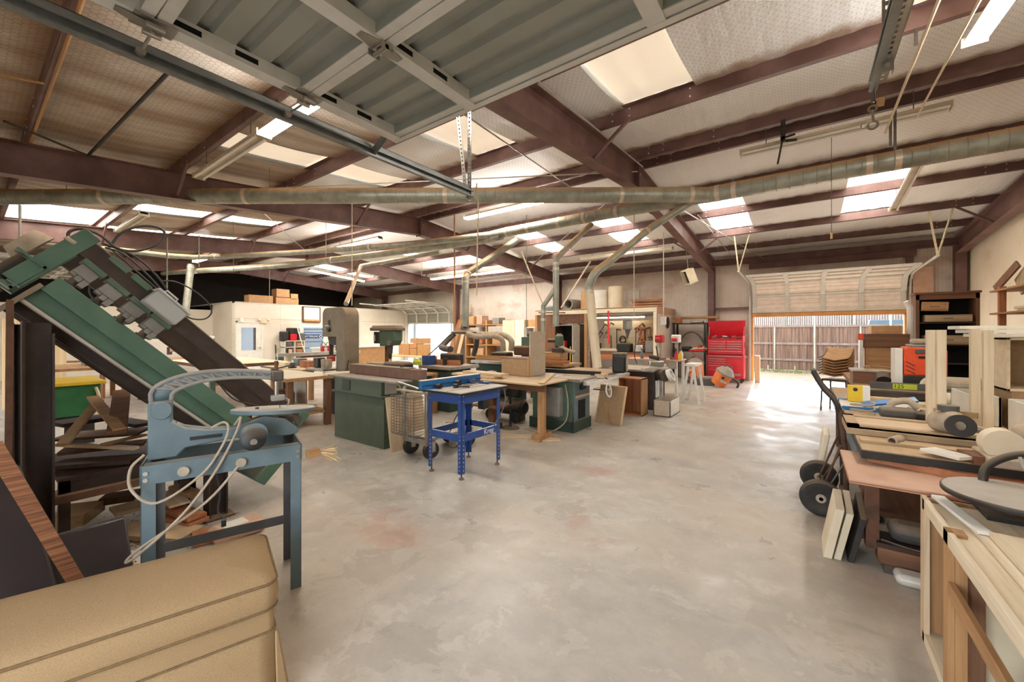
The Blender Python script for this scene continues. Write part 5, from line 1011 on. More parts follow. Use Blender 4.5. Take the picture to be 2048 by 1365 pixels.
# hoses from the round duct drop
H0 = V((-6.85,7.4,0)); mf = bpy.data.objects.new('hose_manifold', None); C.objects.link(mf); mf.parent = DU; mf.location = H0-V((0,7.65,4.0))
MB().lathe([(.09,1.8),(.12,1.7),(.34,1.62),(.34,1.58),(.0,1.56)],24).obj('hood','iron',mf)
def hz(pts,r,m): MB().tube(smooth_path([V(p)-H0 for p in pts],6),r,12).obj('flex_hose',m,mf)
hz([(-6.6,7.2,1.58),(-6.3,7.3,1.5),(-5.9,7.4,1.52),(-5.75,7.5,1.42),(-5.75,7.55,1.17)],.065,'hose'); hz([(-6.6,7.5,1.58),(-6.2,7.5,1.56),(-5.85,7.6,1.56),(-5.6,7.65,1.42),(-5.6,7.65,1.17)],.065,'hose')
hz([(-7.0,7.15,1.56),(-7.0,6.8,1.3),(-6.7,6.5,1.25),(-6.2,6.25,1.24)],.07,'hose_dark'); hz([(-6.7,7.7,1.56),(-6.9,7.9,1.3),(-7.0,7.9,1.0)],.07,'hose_dark')
rope('air_hose','black air hose running from the duct drop down to the orange fenced shaper','hose',smooth_path([pY(912,671,7.2),pY(900,671,7.0),pY(880,690,6.6),pY(852,715,6.2)],5),.014,'black')
# ---------------------------------------------------------------- tables in the left middle
def table(label, x0,x1,y0,y1,z,m,lm='brown_z',edge=None,th=.05,name='work_table'):
    t = T(name,label,'table',((x0+x1)/2,(y0+y1)/2,0)); w_,d_ = (x1-x0)/2,(y1-y0)/2
    MB().bx(-w_,w_,-d_,d_,z-th,z).obj('top',edge or m,t,bevel=.003)
    if edge: MB().bx(-w_+.004,w_-.004,-d_+.004,d_-.004,z,z+.003).obj('top_sheet',m,t)
    for x in (-w_+.08,w_-.08):
        for y in (-d_+.08,d_-.08): MB().bx(x-.045,x+.045,y-.045,y+.045,0,z-th).obj('leg',lm,t)
    return t
t1 = table('pale topped work table on casters behind the blue scroll saw',-8.4,-6.66,3.05,3.85,.86,'cream',edge='oak_x',th=.055); MB().bx(-.8,.8,-.35,.35,.22,.26).obj('shelf','oak_x',t1)
cs_ = T('caster_cart','low wooden cart on casters beside the green edge sander','cart',(-6.9,3.62,0)) if False else None
for x in (.78,):
    w_ = MB().cyl((x+.02,-.3,.07),(x+.06,-.3,.07),.07,n=20).obj('wheel','rubber',t1); MB().bx(x,x+.08,-.33,-.27,.12,.22).obj('fork','alu',w_)
for i in range(5): plank('board_scrap','thin scrap board on the lower shelf of the pale work table, %s' % ['topmost','second from the top','in the middle','fourth from the top','lowest'][4-i],'board',(-7.4+.05*i,3.2+.04*i,.27+.022*i),(-6.75,3.35+.05*i,.27+.022*i),.12,.02,['ply_x','oak_x'][i%2])
crate('dark_bundle','dark red bundle on the lower shelf of the pale work table','bundle',(-7.8,3.5,.26),(.4,.3,.28),'rust',bevel=.06); crate('white_sheet','white panel standing under the pale work table','panel',(-7.75,3.78,.26),(.5,.02,.45),'white')
t2 = table('pale table with small parts, beyond the pale work table',-9.6,-8.1,4.0,5.0,.86,'pine_x','oak_z')
for x,y,w_,h,m,l in ((-8.6,4.4,.42,.14,'cherry_x','long wooden box on the table beyond the pale work table'),(-9.2,4.5,.25,.16,'bluegrey','blue grey box on the table beyond the pale work table'),(-9.4,4.3,.3,.08,'pale_x','white frame parts on the table beyond the pale work table')): crate('small_box',l,'box',(x,y,.86),(w_,.2,h),m,bevel=.008)
jg = T('hand_plane','little dark router with a white knob on the pale table','router',(-8.7,4.1,.86)); MB().cyl((0,0,0),(0,0,.03),.08,n=18).obj('base','iron_dark',jg); MB().cyl((0,0,.03),(0,0,.1),.045).obj('body','iron_dark',jg); MB().lathe([(0,.1),(.025,.11),(.03,.14),(0,.16)],12).obj('knob','white',jg)
t3 = table('long brown edged table in front of the office',-12.8,-9.9,3.0,4.6,.92,'pale_x','green_machine',edge='brown_x',th=.07); t4 = table('heavy table farther left with the radial arm saw',-14.4,-13.0,2.2,4.6,.92,'oak_x','oak_z',th=.08)
ps = T('panel_saw_fence','long silver sliding saw rail in front of the office window','saw fence',(-10.9,5.6,.98)); MB().bx(-.06,.06,-.85,1.5,0,.09).obj('rail','alu',ps,bevel=.005); MB().bx(-.35,-.06,-.2,1.5,-.06,-.01).obj('carriage_table','brown_y',ps)
for y in (-.6,.9): MB().bx(-.04,.04,y-.02,y+.02,.09,.2).obj('flip_stop','iron_dark',ps)
for y in (-.75,1.3): MB().bx(-.05,.05,y-.05,y+.05,-.98,0).obj('leg','green_machine',ps)
for i,(y,m,l) in enumerate(((6.15,'red','red clamp on the end of the silver rail'),(5.95,'red_paint','pinkish red clamp on the silver rail'),(6.4,'black','black clamp on the silver rail'))): crate('toggle_clamp',l,'clamp',(-10.9,y,1.073),(.1,.08,.16),m,bevel=.02)
cn = T('reception_counter','tan fronted counter with a white top behind the band saw','counter',(-13.3,8.9,0)); MB().bx(-.3,.3,-1.1,1.0,0,1.06).obj('front','cardboard',cn); MB().bx(-.34,.34,-1.9,1.05,1.06,1.1).obj('top','white',cn); MB().bx(-.3,.28,-1.85,-1.12,0,1.06).obj('white_panel','white',cn)
ct2 = T('clamp_rack','row of dark toggle clamps standing on the counter','rack',(-13.1,7.6,1.1)); MB().bx(-.02,.02,-.5,.5,.0,.03).obj('bar','black',ct2)
for k in range(6): MB().tube(arc((0,-.42+.17*k,.1),.07,R(-60),R(240),10,(0,1,0),(0,0,1)),.012,6).obj('loop','black',ct2)
fb = T('notice_board','pinkish framed board leaning on the counter by the office wall','frame',(-13.5,10.1,1.1)); MB().hexa([(-.02,-.3,0),(.02,-.3,0),(.02,.3,0),(-.02,.3,0),(-.22,-.3,.75),(-.18,-.3,.75),(-.18,.3,.75),(-.22,.3,.75)]).obj('board','board_pink',fb)
wp = T('white_machine','white cabinet with a black grid panel by the office door','machine',(-15.2,3.9,0)); MB().bx(-.35,.35,-1.0,.75,0,1.5).obj('cabinet','white',wp,bevel=.02); gm = MB()
for k in range(8): gm.bx(.352,.36,.02+.1*k,.045+.1*k,.85,1.42)
for k in range(4): gm.bx(.352,.362,.0,.74,.85+.18*k,.87+.18*k)
gm.obj('grid','black',wp,smooth=False)
ra = T('radial_arm_saw','olive radial arm saw with an orange motor end','saw',(-13.6,3.3,.92)); MB().cyl((0,-.9,0),(0,-.9,.75),.09).obj('column','iron_dark',ra); MB().bx(-.06,.06,-1.0,.55,.52,.6).obj('arm','green_machine',ra,bevel=.02); MB().bx(-.07,.07,.2,.5,.38,.52).obj('carriage','iron_dark',ra); MB().cyl((0,-.05,.28),(0,.32,.28),.11,n=20).obj('motor','cream',ra); MB().cyl((0,.32,.28),(0,.45,.28),.1,n=20).obj('motor_end','saw_orange',ra); MB().bx(-.03,.03,-.1,.0,.1,.3).obj('yoke','iron',ra)
ms = T('mitre_saw','lime and black mitre saw with a round blade guard','saw',(-12.2,1.7,.92)); MB().bx(-.25,.25,-.2,.2,0,.07).obj('base','iron',ms); MB().cyl((.02,.1,.3),(.05,.1,.3),.16,n=26).obj('blade_guard','hose',ms); MB().box((0,-.12,.36),(.12,.3,.1),(.5,0,0)).obj('motor','lime',ms,bevel=.03); MB().box((0,-.25,.26),(.06,.2,.06),(.5,0,0)).obj('handle','black',ms,bevel=.02)
t5 = table('timber bench with the lime mitre saw, seen over the green clamp machine',-12.9,-11.2,.9,2.6,.92,'oak_x','brown_z'); crate('timber_block','red brown timber block on the bench by the mitre saw','block',(-11.7,2.25,.92),(.5,.25,.14),'cherry_x',bevel=.01)
plank('orange_board','tall orange board standing behind the green clamp machine','board',(-13.5,.95,0),(-13.5,.95,1.9),.9,.03,'pine_z',up=(1,0,0)); lk = T('tall_rack','narrow rack of white parts bins behind the mitre saw','rack',(-14.0,1.55,0))
for y in (-.5,.5): MB().bx(-.2,.2,y-.02,y+.02,0,1.75).obj('upright','cherry_z',lk)
for z in (.9,1.25,1.6): MB().bx(-.2,.2,-.5,.5,z,z+.03).obj('shelf_board','oak_x',lk)
crate('parts_bin','white parts bin in the narrow rack','bin',(-13.95,1.45,1.282),(.3,.35,.18),'white')
gb = T('green_planer','bright green machine with a yellow top rim behind the clamp machine','machine',(-8.8,1.1,0)); MB().bx(-.5,.5,-.45,.1,.42,.86).obj('body','green_bright',gb,bevel=.01); MB().bx(-.55,.55,-.5,.15,.86,.9).obj('rim','yellow',gb); MB().bx(-.4,.4,-.35,.05,0,.42).obj('base','iron_dark',gb); MB().tube(smooth_path([(.5,.05,.8),(.62,.06,.7),(.6,.07,.5),(.66,.0,.42)],5),.02,8).obj('cord','cream',gb)
pn = T('white_drum','white round drum on the floor behind the clamp machine','drum',(-7.98,.6,0)); MB().lathe([(0,0),(.2,0),(.21,.4),(.2,.42),(0,.42)],24).obj('shell','white',pn)
# ================================================================ green inclined frame clamp
t_ = NT('clear_plastic'); t_.b.inputs['Transmission Weight'].default_value = .55; t_.b.inputs['IOR'].default_value = 1.15; t_.fin(lin('e6e6e2'), .35)
mat('cork_ply','a8714a','6b3f26',3,.6,st=(1,1,30)); mat('ottoman_welt','7d6443','6f5738',60,.95); mat('ottoman_fabric','a68a64','967a55',220,.95,bump=.25); mat('sawdust','a07c4e','7a5a36',14,.95); mat('leather','2e1f1b','241815',5,.45)
q2 = math.sqrt(.5); GX = -4.1
FO = V((-4.55,.75,0)); fc = T('frame_clamp','large green inclined frame clamp with a brown beam of air cylinders','clamp machine',FO)
def q(s,x,n): return V((x,(s+n)*q2,(n-s)*q2))-FO
def fbox(name,m,s0,s1,x0,x1,n0,n1,parent=None,bevel=.004):
    return MB().hexa([q(s0,x0,n0),q(s1,x0,n0),q(s1,x1,n0),q(s0,x1,n0),q(s0,x0,n1),q(s1,x0,n1),q(s1,x1,n1),q(s0,x1,n1)]).obj(name,m,parent or fc,bevel=bevel)
fbox('side_rail','clamp_green',-1.12,1.0,GX-.05,GX,1.555,1.68); fbox('side_web','clamp_green',-1.12,1.0,GX-.07,GX-.04,1.455,1.56); fbox('rail_flange','skirt',-1.14,1.0,GX-.08,GX+.004,1.436,1.456)
for x in (-4.33,-4.52,-4.71,-4.9): fbox('cross_channel','rail_brown',-1.12,.95,x-.03,x+.03,1.38,1.47)
fbox('bed_plate','green_dark',-1.1,.98,-5.0,GX-.05,1.6,1.63); fbox('side_rail','clamp_green',-1.12,1.0,-5.05,-5.0,1.47,1.68)
fbox('end_plate','clamp_green',.95,1.06,-5.0,GX+.02,1.3,1.7); fbox('head_plate','taupe',-1.15,-1.12,-5.05,GX+.03,1.36,1.58)
bm_ = fbox('beam','rail_brown',-1.2,.95,GX-.1,GX,1.865,1.985); fbox('beam_flange','taupe',-1.2,.95,GX-.11,GX+.005,1.983,1.993,bm_); fbox('beam','rail_brown',-1.2,.95,-4.95,-4.85,1.865,1.985)
fbox('end_bar','clamp_green',-1.29,-1.18,GX-.12,GX+.01,1.5,2.02); fbox('end_bar','clamp_green',-1.29,-1.18,-4.97,-4.84,1.5,2.02); fbox('end_tie','green_dark',-1.28,-1.2,-4.84,GX-.1,1.9,2.0); fbox('end_bar','clamp_green',.86,.95,GX-.12,GX+.01,1.6,2.02)
for k,(s,n) in enumerate(((-1.06,1.77),(-.885,1.77),(-.71,1.77),(-.54,1.77))):
    c = fbox('clamp_head','grey',s-.06,s+.06,GX-.11,GX-.005,n-.01,1.835); fbox('head_plate','green_machine',s-.078,s+.078,GX-.11,GX+.01,1.835,1.872,c)
    for j in range(3): fbox('jaw_tooth','grey',s-.06+.042*j,s-.02+.042*j,GX-.1,GX-.01,n-.03-.018*j,n-.01,c)
    MB().cyl(q(s-.0,GX-.05,n-.03),q(s-.0,GX-.05,n-.075),.026,n=14).cyl(q(s-.0,GX-.05,n-.075),q(s-.0,GX-.05,n-.085),.038,n=14).obj('piston','iron',c)
for s in (-1.0,-.83): fbox('valve_block','green_machine',s-.07,s+.07,GX-.05,GX+.012,1.955,2.0,bm_)
ub = MB()
for a in ((-1.37,-1.2,GX-.14,GX+.03,1.66,1.675),(-1.37,-1.2,GX-.14,GX+.03,1.46,1.475),(-1.215,-1.2,GX-.14,GX+.03,1.46,1.675)): ub.hexa([q(a[0],a[2],a[4]),q(a[1],a[2],a[4]),q(a[1],a[3],a[4]),q(a[0],a[3],a[4]),q(a[0],a[2],a[5]),q(a[1],a[2],a[5]),q(a[1],a[3],a[5]),q(a[0],a[3],a[5])])
ub = ub.obj('roller_bracket','clamp_green',fc,smooth=False); MB().cyl(q(-1.3,GX-.05,1.49),q(-1.3,GX-.05,1.65),.045,n=18).obj('roller','iron_dark',ub); MB().cyl(q(-1.28,GX-.02,1.43),q(-1.22,GX-.02,1.4),.03,n=14).obj('bolt','iron',ub)
wh = MB().lathe([(.03,-.03),(.1,-.03),(.12,-.02),(.12,.02),(.1,.03),(.03,.03)],24,Matrix.Translation(q(-1.36,GX-.16,1.33)) @ Matrix.Rotation(R(70),4,'Y')).obj('pulley_wheel','iron',fc); MB().lathe([(.03,-.02),(.09,-.02),(.1,0),(.09,.02),(.03,.02)],24,Matrix.Translation(q(-1.28,GX-.2,1.26)) @ Matrix.Rotation(R(70),4,'Y')).obj('pulley_wheel','rust',fc)
MB().cyl(q(-1.42,GX-.2,1.75),q(-1.33,GX-.2,1.75),.1,.13,n=20).obj('air_horn','hose',fc)
for y,x,m in ((.3,GX-.03,'rail_brown'),(.3,-5.0,'rail_brown'),(1.31,GX-.06,'rail_brown'),(1.31,-4.98,'rail_brown')):
    zt = 1.44/q2-y-.02; l_ = MB(); 
    l_.bx(x-.07-FO.x,x+.07-FO.x,y-.07-FO.y,y-.058-FO.y,0,zt-.04); l_.bx(x-.07-FO.x,x+.07-FO.x,y+.058-FO.y,y+.07-FO.y,0,zt-.12); l_.bx(x-.006-FO.x,x+.006-FO.x,y-.06-FO.y,y+.06-FO.y,0,zt-.05)
    l_ = l_.obj('leg',m,fc,smooth=False); MB().bx(x-.12-FO.x,x+.12-FO.x,y-.11-FO.y,y+.11-FO.y,0,.014).obj('foot_plate','rust',l_)
MB().bx(-4.98-FO.x,GX-.06-FO.x,1.25-FO.y,1.3-FO.y,.42,.47).obj('cross_tie','rust',fc); MB().bx(GX-.09-FO.x,GX-.03-FO.x,.35-FO.y,1.28-FO.y,.42,.47).obj('side_tie','rust',fc)
def fh(px_list, X, r, m, name='air_line'): 
    MB().tube(smooth_path([pX(a,b,X)-FO for a,b in px_list],6),r,8).obj(name,m,fc)
fh([(143,492),(136,472),(142,462),(165,458),(195,468),(215,482),(232,495),(255,502),(285,500),(315,488),(329,468),(318,456),(290,452),(260,458),(238,470),(225,487)],-4.12,.0095,'hose_dark')
fh([(206,488),(240,500),(280,520),(320,560),(345,600),(362,625)],-4.12,.008,'black'); fh([(210,495),(250,510),(300,555),(330,590)],-4.08,.007,'black'); fh([(215,492),(270,540),(310,575),(335,600)],-4.15,.006,'hose_dark')
fh([(320,562),(350,564),(385,580),(415,605),(423,625),(410,638),(385,638),(365,628)],-4.12,.006,'black'); fh([(232,640),(245,648),(262,646),(275,636)],-4.08,.005,'black'); fh([(178,575),(180,590),(195,608)],-4.1,.006,'black'); fh([(418,735),(440,770),(470,800),(515,812)],-4.12,.006,'black')
fh([(132,474),(138,480),(150,488)],-4.1,.018,'hose','air_fitting')
pbx = T('plastic_bin','cloudy clear plastic bin clipped to the brown beam of the frame clamp','bin',q(-.64,GX+.1,1.95)+FO)
def qb(s0,s1,x0,x1,n0,n1,name,m,b=.006):
    pts = [q(a,x,n)-q(-.64,GX+.1,1.95) for a,x,n in ((s0,x0,n0),(s1,x0,n0),(s1,x1,n0),(s0,x1,n0),(s0,x0,n1),(s1,x0,n1),(s1,x1,n1),(s0,x1,n1))]
    return MB().hexa(pts).obj(name,m,pbx,bevel=b)
qb(-.74,-.48,GX+.02,GX+.16,1.86,1.985,'body','clear_plastic',.015); qb(-.75,-.47,GX+.01,GX+.17,1.985,2.0,'lid','clear_plastic'); MB().tube([q(-.7,GX+.05,2.0)-q(-.64,GX+.1,1.95),q(-.69,GX+.05,2.04)-q(-.64,GX+.1,1.95),q(-.6,GX+.05,2.04)-q(-.64,GX+.1,1.95),q(-.59,GX+.05,2.0)-q(-.64,GX+.1,1.95)],.008,6).obj('handle','plastic_clear',pbx); qb(-.7,-.52,GX+.04,GX+.14,1.875,1.9,'contents','hose')
plank('rusty_pole','rusty upright pole in front of the green frame clamp at the picture edge','pole',pX(14,1015,-3.9)*V((1,1,0)),pX(20,600,-3.9),.03,.03,'rust',up=(1,0,0))
# ---------------------------------------------------------------- scrap rack and timber offcuts under the clamp
rk2 = T('scrap_rack','low dark steel rack loaded with offcuts under the green frame clamp','rack',(-4.9,.75,0))
for y in (-.3,.42):
    for x in (-.45,.45): MB().bx(x-.03,x+.03,y-.03,y+.03,0,.5).obj('post','rail_brown',rk2)
MB().bx(.42,.48,-.33,.45,.36,.48).obj('side_beam','rail_brown',rk2); MB().bx(-.5,.48,-.33,.45,.482,.52).obj('deck','dark_x',rk2)
scr = [ # (px0,py0,px1,py1,z, w,h,mat,label)
 (110,930,285,925,.56,.2,.03,'dark_y','long dark board along the front edge of the scrap rack'),
 (120,905,290,885,.6,.16,.03,'rust','brown board in the scrap rack, behind the long dark board'),
 (115,890,285,905,.65,.05,.025,'ply_y','thin pale moulding slanting across the scrap rack'),
 (205,890,290,870,.68,.05,.02,'oak_y','short pale stick lying on the scrap rack beside the blue saw'),
 (118,870,290,862,.7,.3,.02,'rust','wide brown panel near the top of the scrap rack'),
 (125,890,175,835,.76,.07,.02,'dusty_y','pale stick propped up steeply in the scrap rack'),
 (180,835,240,860,.82,.08,.02,'oak_y','tan stick forming a peak with the propped pale stick'),
 (110,850,210,835,.85,.25,.03,'dark_y','dark wide board at the back of the scrap rack'),
 (205,815,240,870,.8,.12,.03,'brown_y','brown board standing crooked at the middle of the scrap rack'),
 (225,835,290,850,.78,.14,.03,'dark_y','dark board sloping down behind the blue saw post')]
for a in scr:
    p, q_ = pz(a[0],a[1],a[4]), pz(a[2],a[3],a[4]); p.x = max(min(p.x,-4.45),-5.2); q_.x = max(min(q_.x,-4.45),-5.2)
    if a[8].startswith('pale stick') : q_.z += .22
    if a[8].startswith('tan stick') : p.z += .2
    if a[8].startswith('brown board standing'): p.z += .25
    plank('wood_offcut',a[8],'offcut',p,q_,a[5],a[6],a[7])
flo = [ (115,1035,190,1025,.11,.32,.09,'dusty_y','thick pale block at the front of the floor scrap pile, by the clamp leg',.0),
 (110,985,200,975,.22,.3,.03,'dusty_y','jagged pale sheet on top of the floor scrap pile',.0),
 (205,970,290,950,.26,.1,.07,'oak_y','corrugated tan strip high on the floor scrap pile',0),
 (205,1000,275,990,.14,.16,.06,'rust','dark green brown block in the middle of the floor scrap pile',0),
 (225,1025,300,1005,.1,.22,.03,'dusty_y','wide dusty board sloping in the floor scrap pile',0),
 (300,1000,395,1035,.09,.14,.03,'cherry_y','reddish board lying to the foot of the clamp leg, upper of two',0),
 (310,1030,400,1045,.05,.16,.03,'cherry_y','reddish board lying to the foot of the clamp leg, lower of two',0),
 (350,975,385,990,.18,.1,.05,'oak_x','orange tan offcut behind the blue saw post',0),
 (240,1060,385,1070,.03,.22,.04,'dusty_y','long brown board on the floor behind the ottoman',0),
 (165,1075,245,1060,.04,.12,.06,'oak_y','brown block end in front of the floor scrap pile',0),
 (385,1080,430,1068,.03,.2,.05,'cherry_x','small tan offcut on the floor beside the paper bag',0),
 (200,935,235,960,.3,.24,.05,'rust','red brown board end below the scrap rack beam',0),
 (330,985,360,1010,.16,.14,.02,'ply_x','light thin sheet behind the blue saw post',0)]
for a in flo:
    p, q_ = pz(a[0],a[1],a[4]), pz(a[2],a[3],a[4]); plank('wood_offcut',a[8],'offcut',p,q_,a[5],a[6],a[7])
pbg = T('paper_bag','crumpled pinkish paper bag lying on the floor behind the ottoman','bag',pz(475,1070,.0)); MB().bx(-.12,.12,-.18,.18,0,.1).obj('body','board_pink',pbg,bevel=.045); MB().bx(-.06,.06,-.1,.06,.1,.102).obj('print','melamine',pbg)
sd_ = MB(); rng = random.Random(5); c0_ = pz(240,1085,0)
for i in range(700):
    x,y = c0_.x+rng.gauss(0,.28), c0_.y+rng.gauss(0,.3); a = rng.uniform(0,6.28); r_ = rng.uniform(.008,.02); h = rng.uniform(.004,.02)
    sd_.quad((x,y,.003),(x+r_*math.cos(a),y+r_*math.sin(a),h),(x+r_*math.cos(a+1.2),y+r_*math.sin(a+1.2),h*.8),(x-r_*math.sin(a)*.4,y+r_*.3,.003))
tag(sd_.obj('wood_shavings','sawdust',smooth=False),'loose shavings and sawdust on the floor behind the ottoman','shavings',kind='stuff')
plank('plywood_board','striped plywood board edge leaning across the picture edge','board',V((-3.12,.42,.1)),pX(-14,890,-3.12),.06,.038,'cork_ply',up=(1,0,0))
tag(MB().hexa([(0,0,0),(.05,0,0),(.05,.6,0),(0,.6,0),(-.5,-.05,.85),(-.45,-.05,.85),(-.45,.45,.85),(-.5,.45,.85)]).obj('leather_slab','leather',loc=(-3.15,-.25,0),bevel=.02),'big dark leather covered panel leaning behind the ottoman','panel')
tag(MB().hexa([(0,0,0),(.04,0,0),(.04,.5,0),(0,.5,0),(-.35,.05,.42),(-.31,.05,.42),(-.31,.5,.42),(-.35,.5,.42)]).obj('leather_board','leather',loc=(-3.2,.12,0),bevel=.01),'smaller dark leather board behind the striped plywood board','board')
# ================================================================ ottoman
OT = T('ottoman','long tan upholstered ottoman with a pleated skirt','ottoman',(-2.3,.373,0),R(73)); L_, D_ = 1.12, .54
def rr(L,D,r,n=6):
    pts = []
    for cx,cy,a0 in ((L/2-r,D/2-r,0),(-L/2+r,D/2-r,90),(-L/2+r,-D/2+r,180),(L/2-r,-D/2+r,270)):
        for k in range(n+1): a = R(a0+90*k/n); pts.append((cx+r*math.cos(a),cy+r*math.sin(a)))
    return pts
def loft(L,D,layers,r,name,m,parent,**k):
    mb = MB(); rings = []
    for ins,z in layers: rings.append(mb.verts([(x,y,z) for x,y in rr(L-2*ins,D-2*ins,max(.006,r-ins*.55 if r-ins*.55 > .006 else .006))]))
    for a,b in zip(rings,rings[1:]):
        n = len(a)
        for i in range(n): mb.face([a[i],a[(i+1)%n],b[(i+1)%n],b[i]])
    mb.face(rings[0][::-1]); mb.face(rings[-1]); return mb.obj(name,m,parent,**k)
loft(L_,D_,[(.03,.375),(.006,.385),(0,.4),(-.004,.44),(0,.48),(.008,.5),(.03,.518),(.07,.53),(.13,.54),(.2,.544),(.25,.545)],.06,'cushion','ottoman_fabric',OT)
for z,ins in ((.497,.004),(.385,.004)): MB().tube([(x,y,z) for x,y in rr(L_-2*ins,D_-2*ins,.056)],.006,6,closed=True).obj('piping','ottoman_welt',OT)
loft(L_-.03,D_-.03,[(0,.28),(0,.374)],.03,'base_band','ottoman_fabric',OT)
MB().tube([(x,y,.285) for x,y in rr(L_-.024,D_-.024,.03)],.005,6,closed=True).obj('skirt_welt','ottoman_welt',OT)
def skirt(p,q_,name='skirt_panel'):
    p,q_ = V(p),V(q_); n = V((q_-p).to_tuple()).cross(V((0,0,1))).normalized(); rows = []
    for j in range(6):
        z = .285*(1-j/5); fl = .028*(j/5)**1.5; rows.append([p+(q_-p)*(i/16)+n*(fl+.004*math.sin(i*1.1)*(j/5))+V((0,0,z)) for i in range(17)])
    return MB().sheet(rows).obj(name,'ottoman_fabric',OT,solid=.006)
hx,hy = L_/2-.012,D_/2-.012
skirt((-hx,-hy,0),(hx-.004,-hy,0)); skirt((hx,-hy+.004,0),(hx,hy,0)); skirt((hx,hy,0),(-hx,hy,0)); skirt((-hx,hy,0),(-hx,-hy,0))
MB().bx(-hx+.02,hx-.02,-hy+.02,hy-.02,.02,.28).obj('lining','iron_dark',OT)
tag(MB().hexa([(-.02,-.02,0),(.03,-.02,0),(.03,.02,0),(-.02,.02,0),(-.01,-.015,.27),(.01,-.015,.27),(.01,.01,.27),(-.01,.01,.27)]).obj('pleat_flap','ottoman_fabric'),'x','x') if False else None
mb = MB(); mb.hexa([(hx,-hy-.03,.0),(hx+.05,-hy-.02,.0),(hx+.055,-hy+.01,.0),(hx,-hy,.0),(hx-.005,-hy-.005,.28),(hx+.008,-hy-.005,.28),(hx+.008,-hy+.01,.28),(hx-.005,-hy+.01,.28)]); mb.obj('corner_pleat','ottoman_fabric',OT,bevel=.006)
# ================================================================ blue grey scroll saw on stand
SS = T('scroll_saw','blue grey scroll saw with an arched arm and round table, bolted to its steel stand','scroll saw',(-2.87,.97,0),R(71.3)); w2,d2_ = .375,.2
for sx in (-1,1):
    for sy in (-1,1):
        x,y = sx*w2,sy*d2_; l_ = MB(); l_.bx(x-sx*.06,x,y-sy*.004,y,0,.9); l_.bx(x-sx*.004,x,y-sy*.06,y,0,.9); l_ = l_.obj('leg','bluegrey' if sy<0 else 'grey_dark',SS,smooth=False)
        for z in (.86,.825): MB().cyl((x-sx*.02,y,z),(x-sx*.02,y+sy*.01,z),.011,n=10).obj('bolt','steel',l_)
for sy in (-1,1):
    MB().bx(-w2+.004,w2-.004,sy*d2_-.004,sy*d2_+.004,.8,.9).obj('top_rail','bluegrey',SS); MB().bx(-w2+.01,w2-.01,sy*(d2_-.03)-.03,sy*(d2_-.03)+.03,.894,.9).obj('top_flange','bluegrey',SS)
for sx in (-1,1): MB().bx(sx*w2-.004,sx*w2+.004,-d2_,d2_,.8,.9).obj('end_rail','bluegrey',SS)
MB().bx(w2-.008,w2-.002,-d2_,d2_,.26,.33).obj('lower_tie','bluegrey',SS); MB().bx(-w2+.05,w2-.05,d2_-.01,d2_-.004,.26,.32).obj('lower_tie','grey_dark',SS)
for x in (-.2,.06): MB().cyl((x,-d2_-.004,.845),(x,-d2_-.022,.845),.026,n=18).obj('washer_bolt','hose',SS)
base = MB().prism([(-.36,0,.9),(-.24,0,.9),(-.2,0,.945),(.06,0,.97),(.12,0,.955),(.32,0,.94),(.37,0,.95),(.37,0,.98),(.3,0,1.05),(.18,0,1.08),(.02,0,1.03),(-.1,0,1.035),(-.2,0,1.06),(-.26,0,1.1),(-.26,0,1.22),(-.36,0,1.22)],(0,.09,0),Matrix.Translation((0,-.1,0))).obj('base_casting','bluegrey',SS,bevel=.008)
arcp = [(-.25,-.06,1.09)]+[(-.24+.5*k/8,-.06,1.07-.05*math.sin(math.pi*k/8)) for k in range(9)]
MB().tube(arcp,.014,8).obj('casting_rib','bluegrey',base); MB().prism([(-.345+.045*math.cos(a)+.045,0,1.17+.05*math.sin(a)) for a in [2*math.pi*k/20 for k in range(20)]],(0,.012,0),Matrix.Translation((0,-.112,0))).obj('pivot_cover','bluegrey',base,bevel=.004)
MB().bx(-.18,-.03,-.104,-.1,.985,1.005).obj('name_plate','black',base)
def bez(p0,p1,p2,n=18): return [V(p0)*(1-t)**2+V(p1)*2*t*(1-t)+V(p2)*t*t for t in [k/n for k in range(n+1)]]
upc = [V((-.35,-.06,1.22)),V((-.352,-.06,1.26))]+bez((-.34,-.06,1.29),(-.2,-.06,1.42),(.24,-.06,1.345)); loc_ = [V((-.265,-.06,1.22)),V((-.262,-.06,1.25))]+bez((-.25,-.06,1.265),(-.12,-.06,1.36),(.24,-.06,1.31))
arm = MB().tube(upc,.012,8).obj('upper_arm','grey',SS); MB().tube(loc_,.011,8).obj('arm_rib','grey',arm); web = MB()
for k in range(2,len(upc)-2,2):
    web.tube([upc[k],loc_[min(k+1,len(loc_)-1)]],.006,5); web.tube([loc_[min(k+1,len(loc_)-1)],upc[min(k+2,len(upc)-1)]],.006,5)
web.obj('lattice','grey',arm); MB().sheet([[p+V((0,.004,0)) for p in upc],[p+V((0,.004,0)) for p in loc_]]).obj('arm_web','bluegrey',arm,solid=.004)
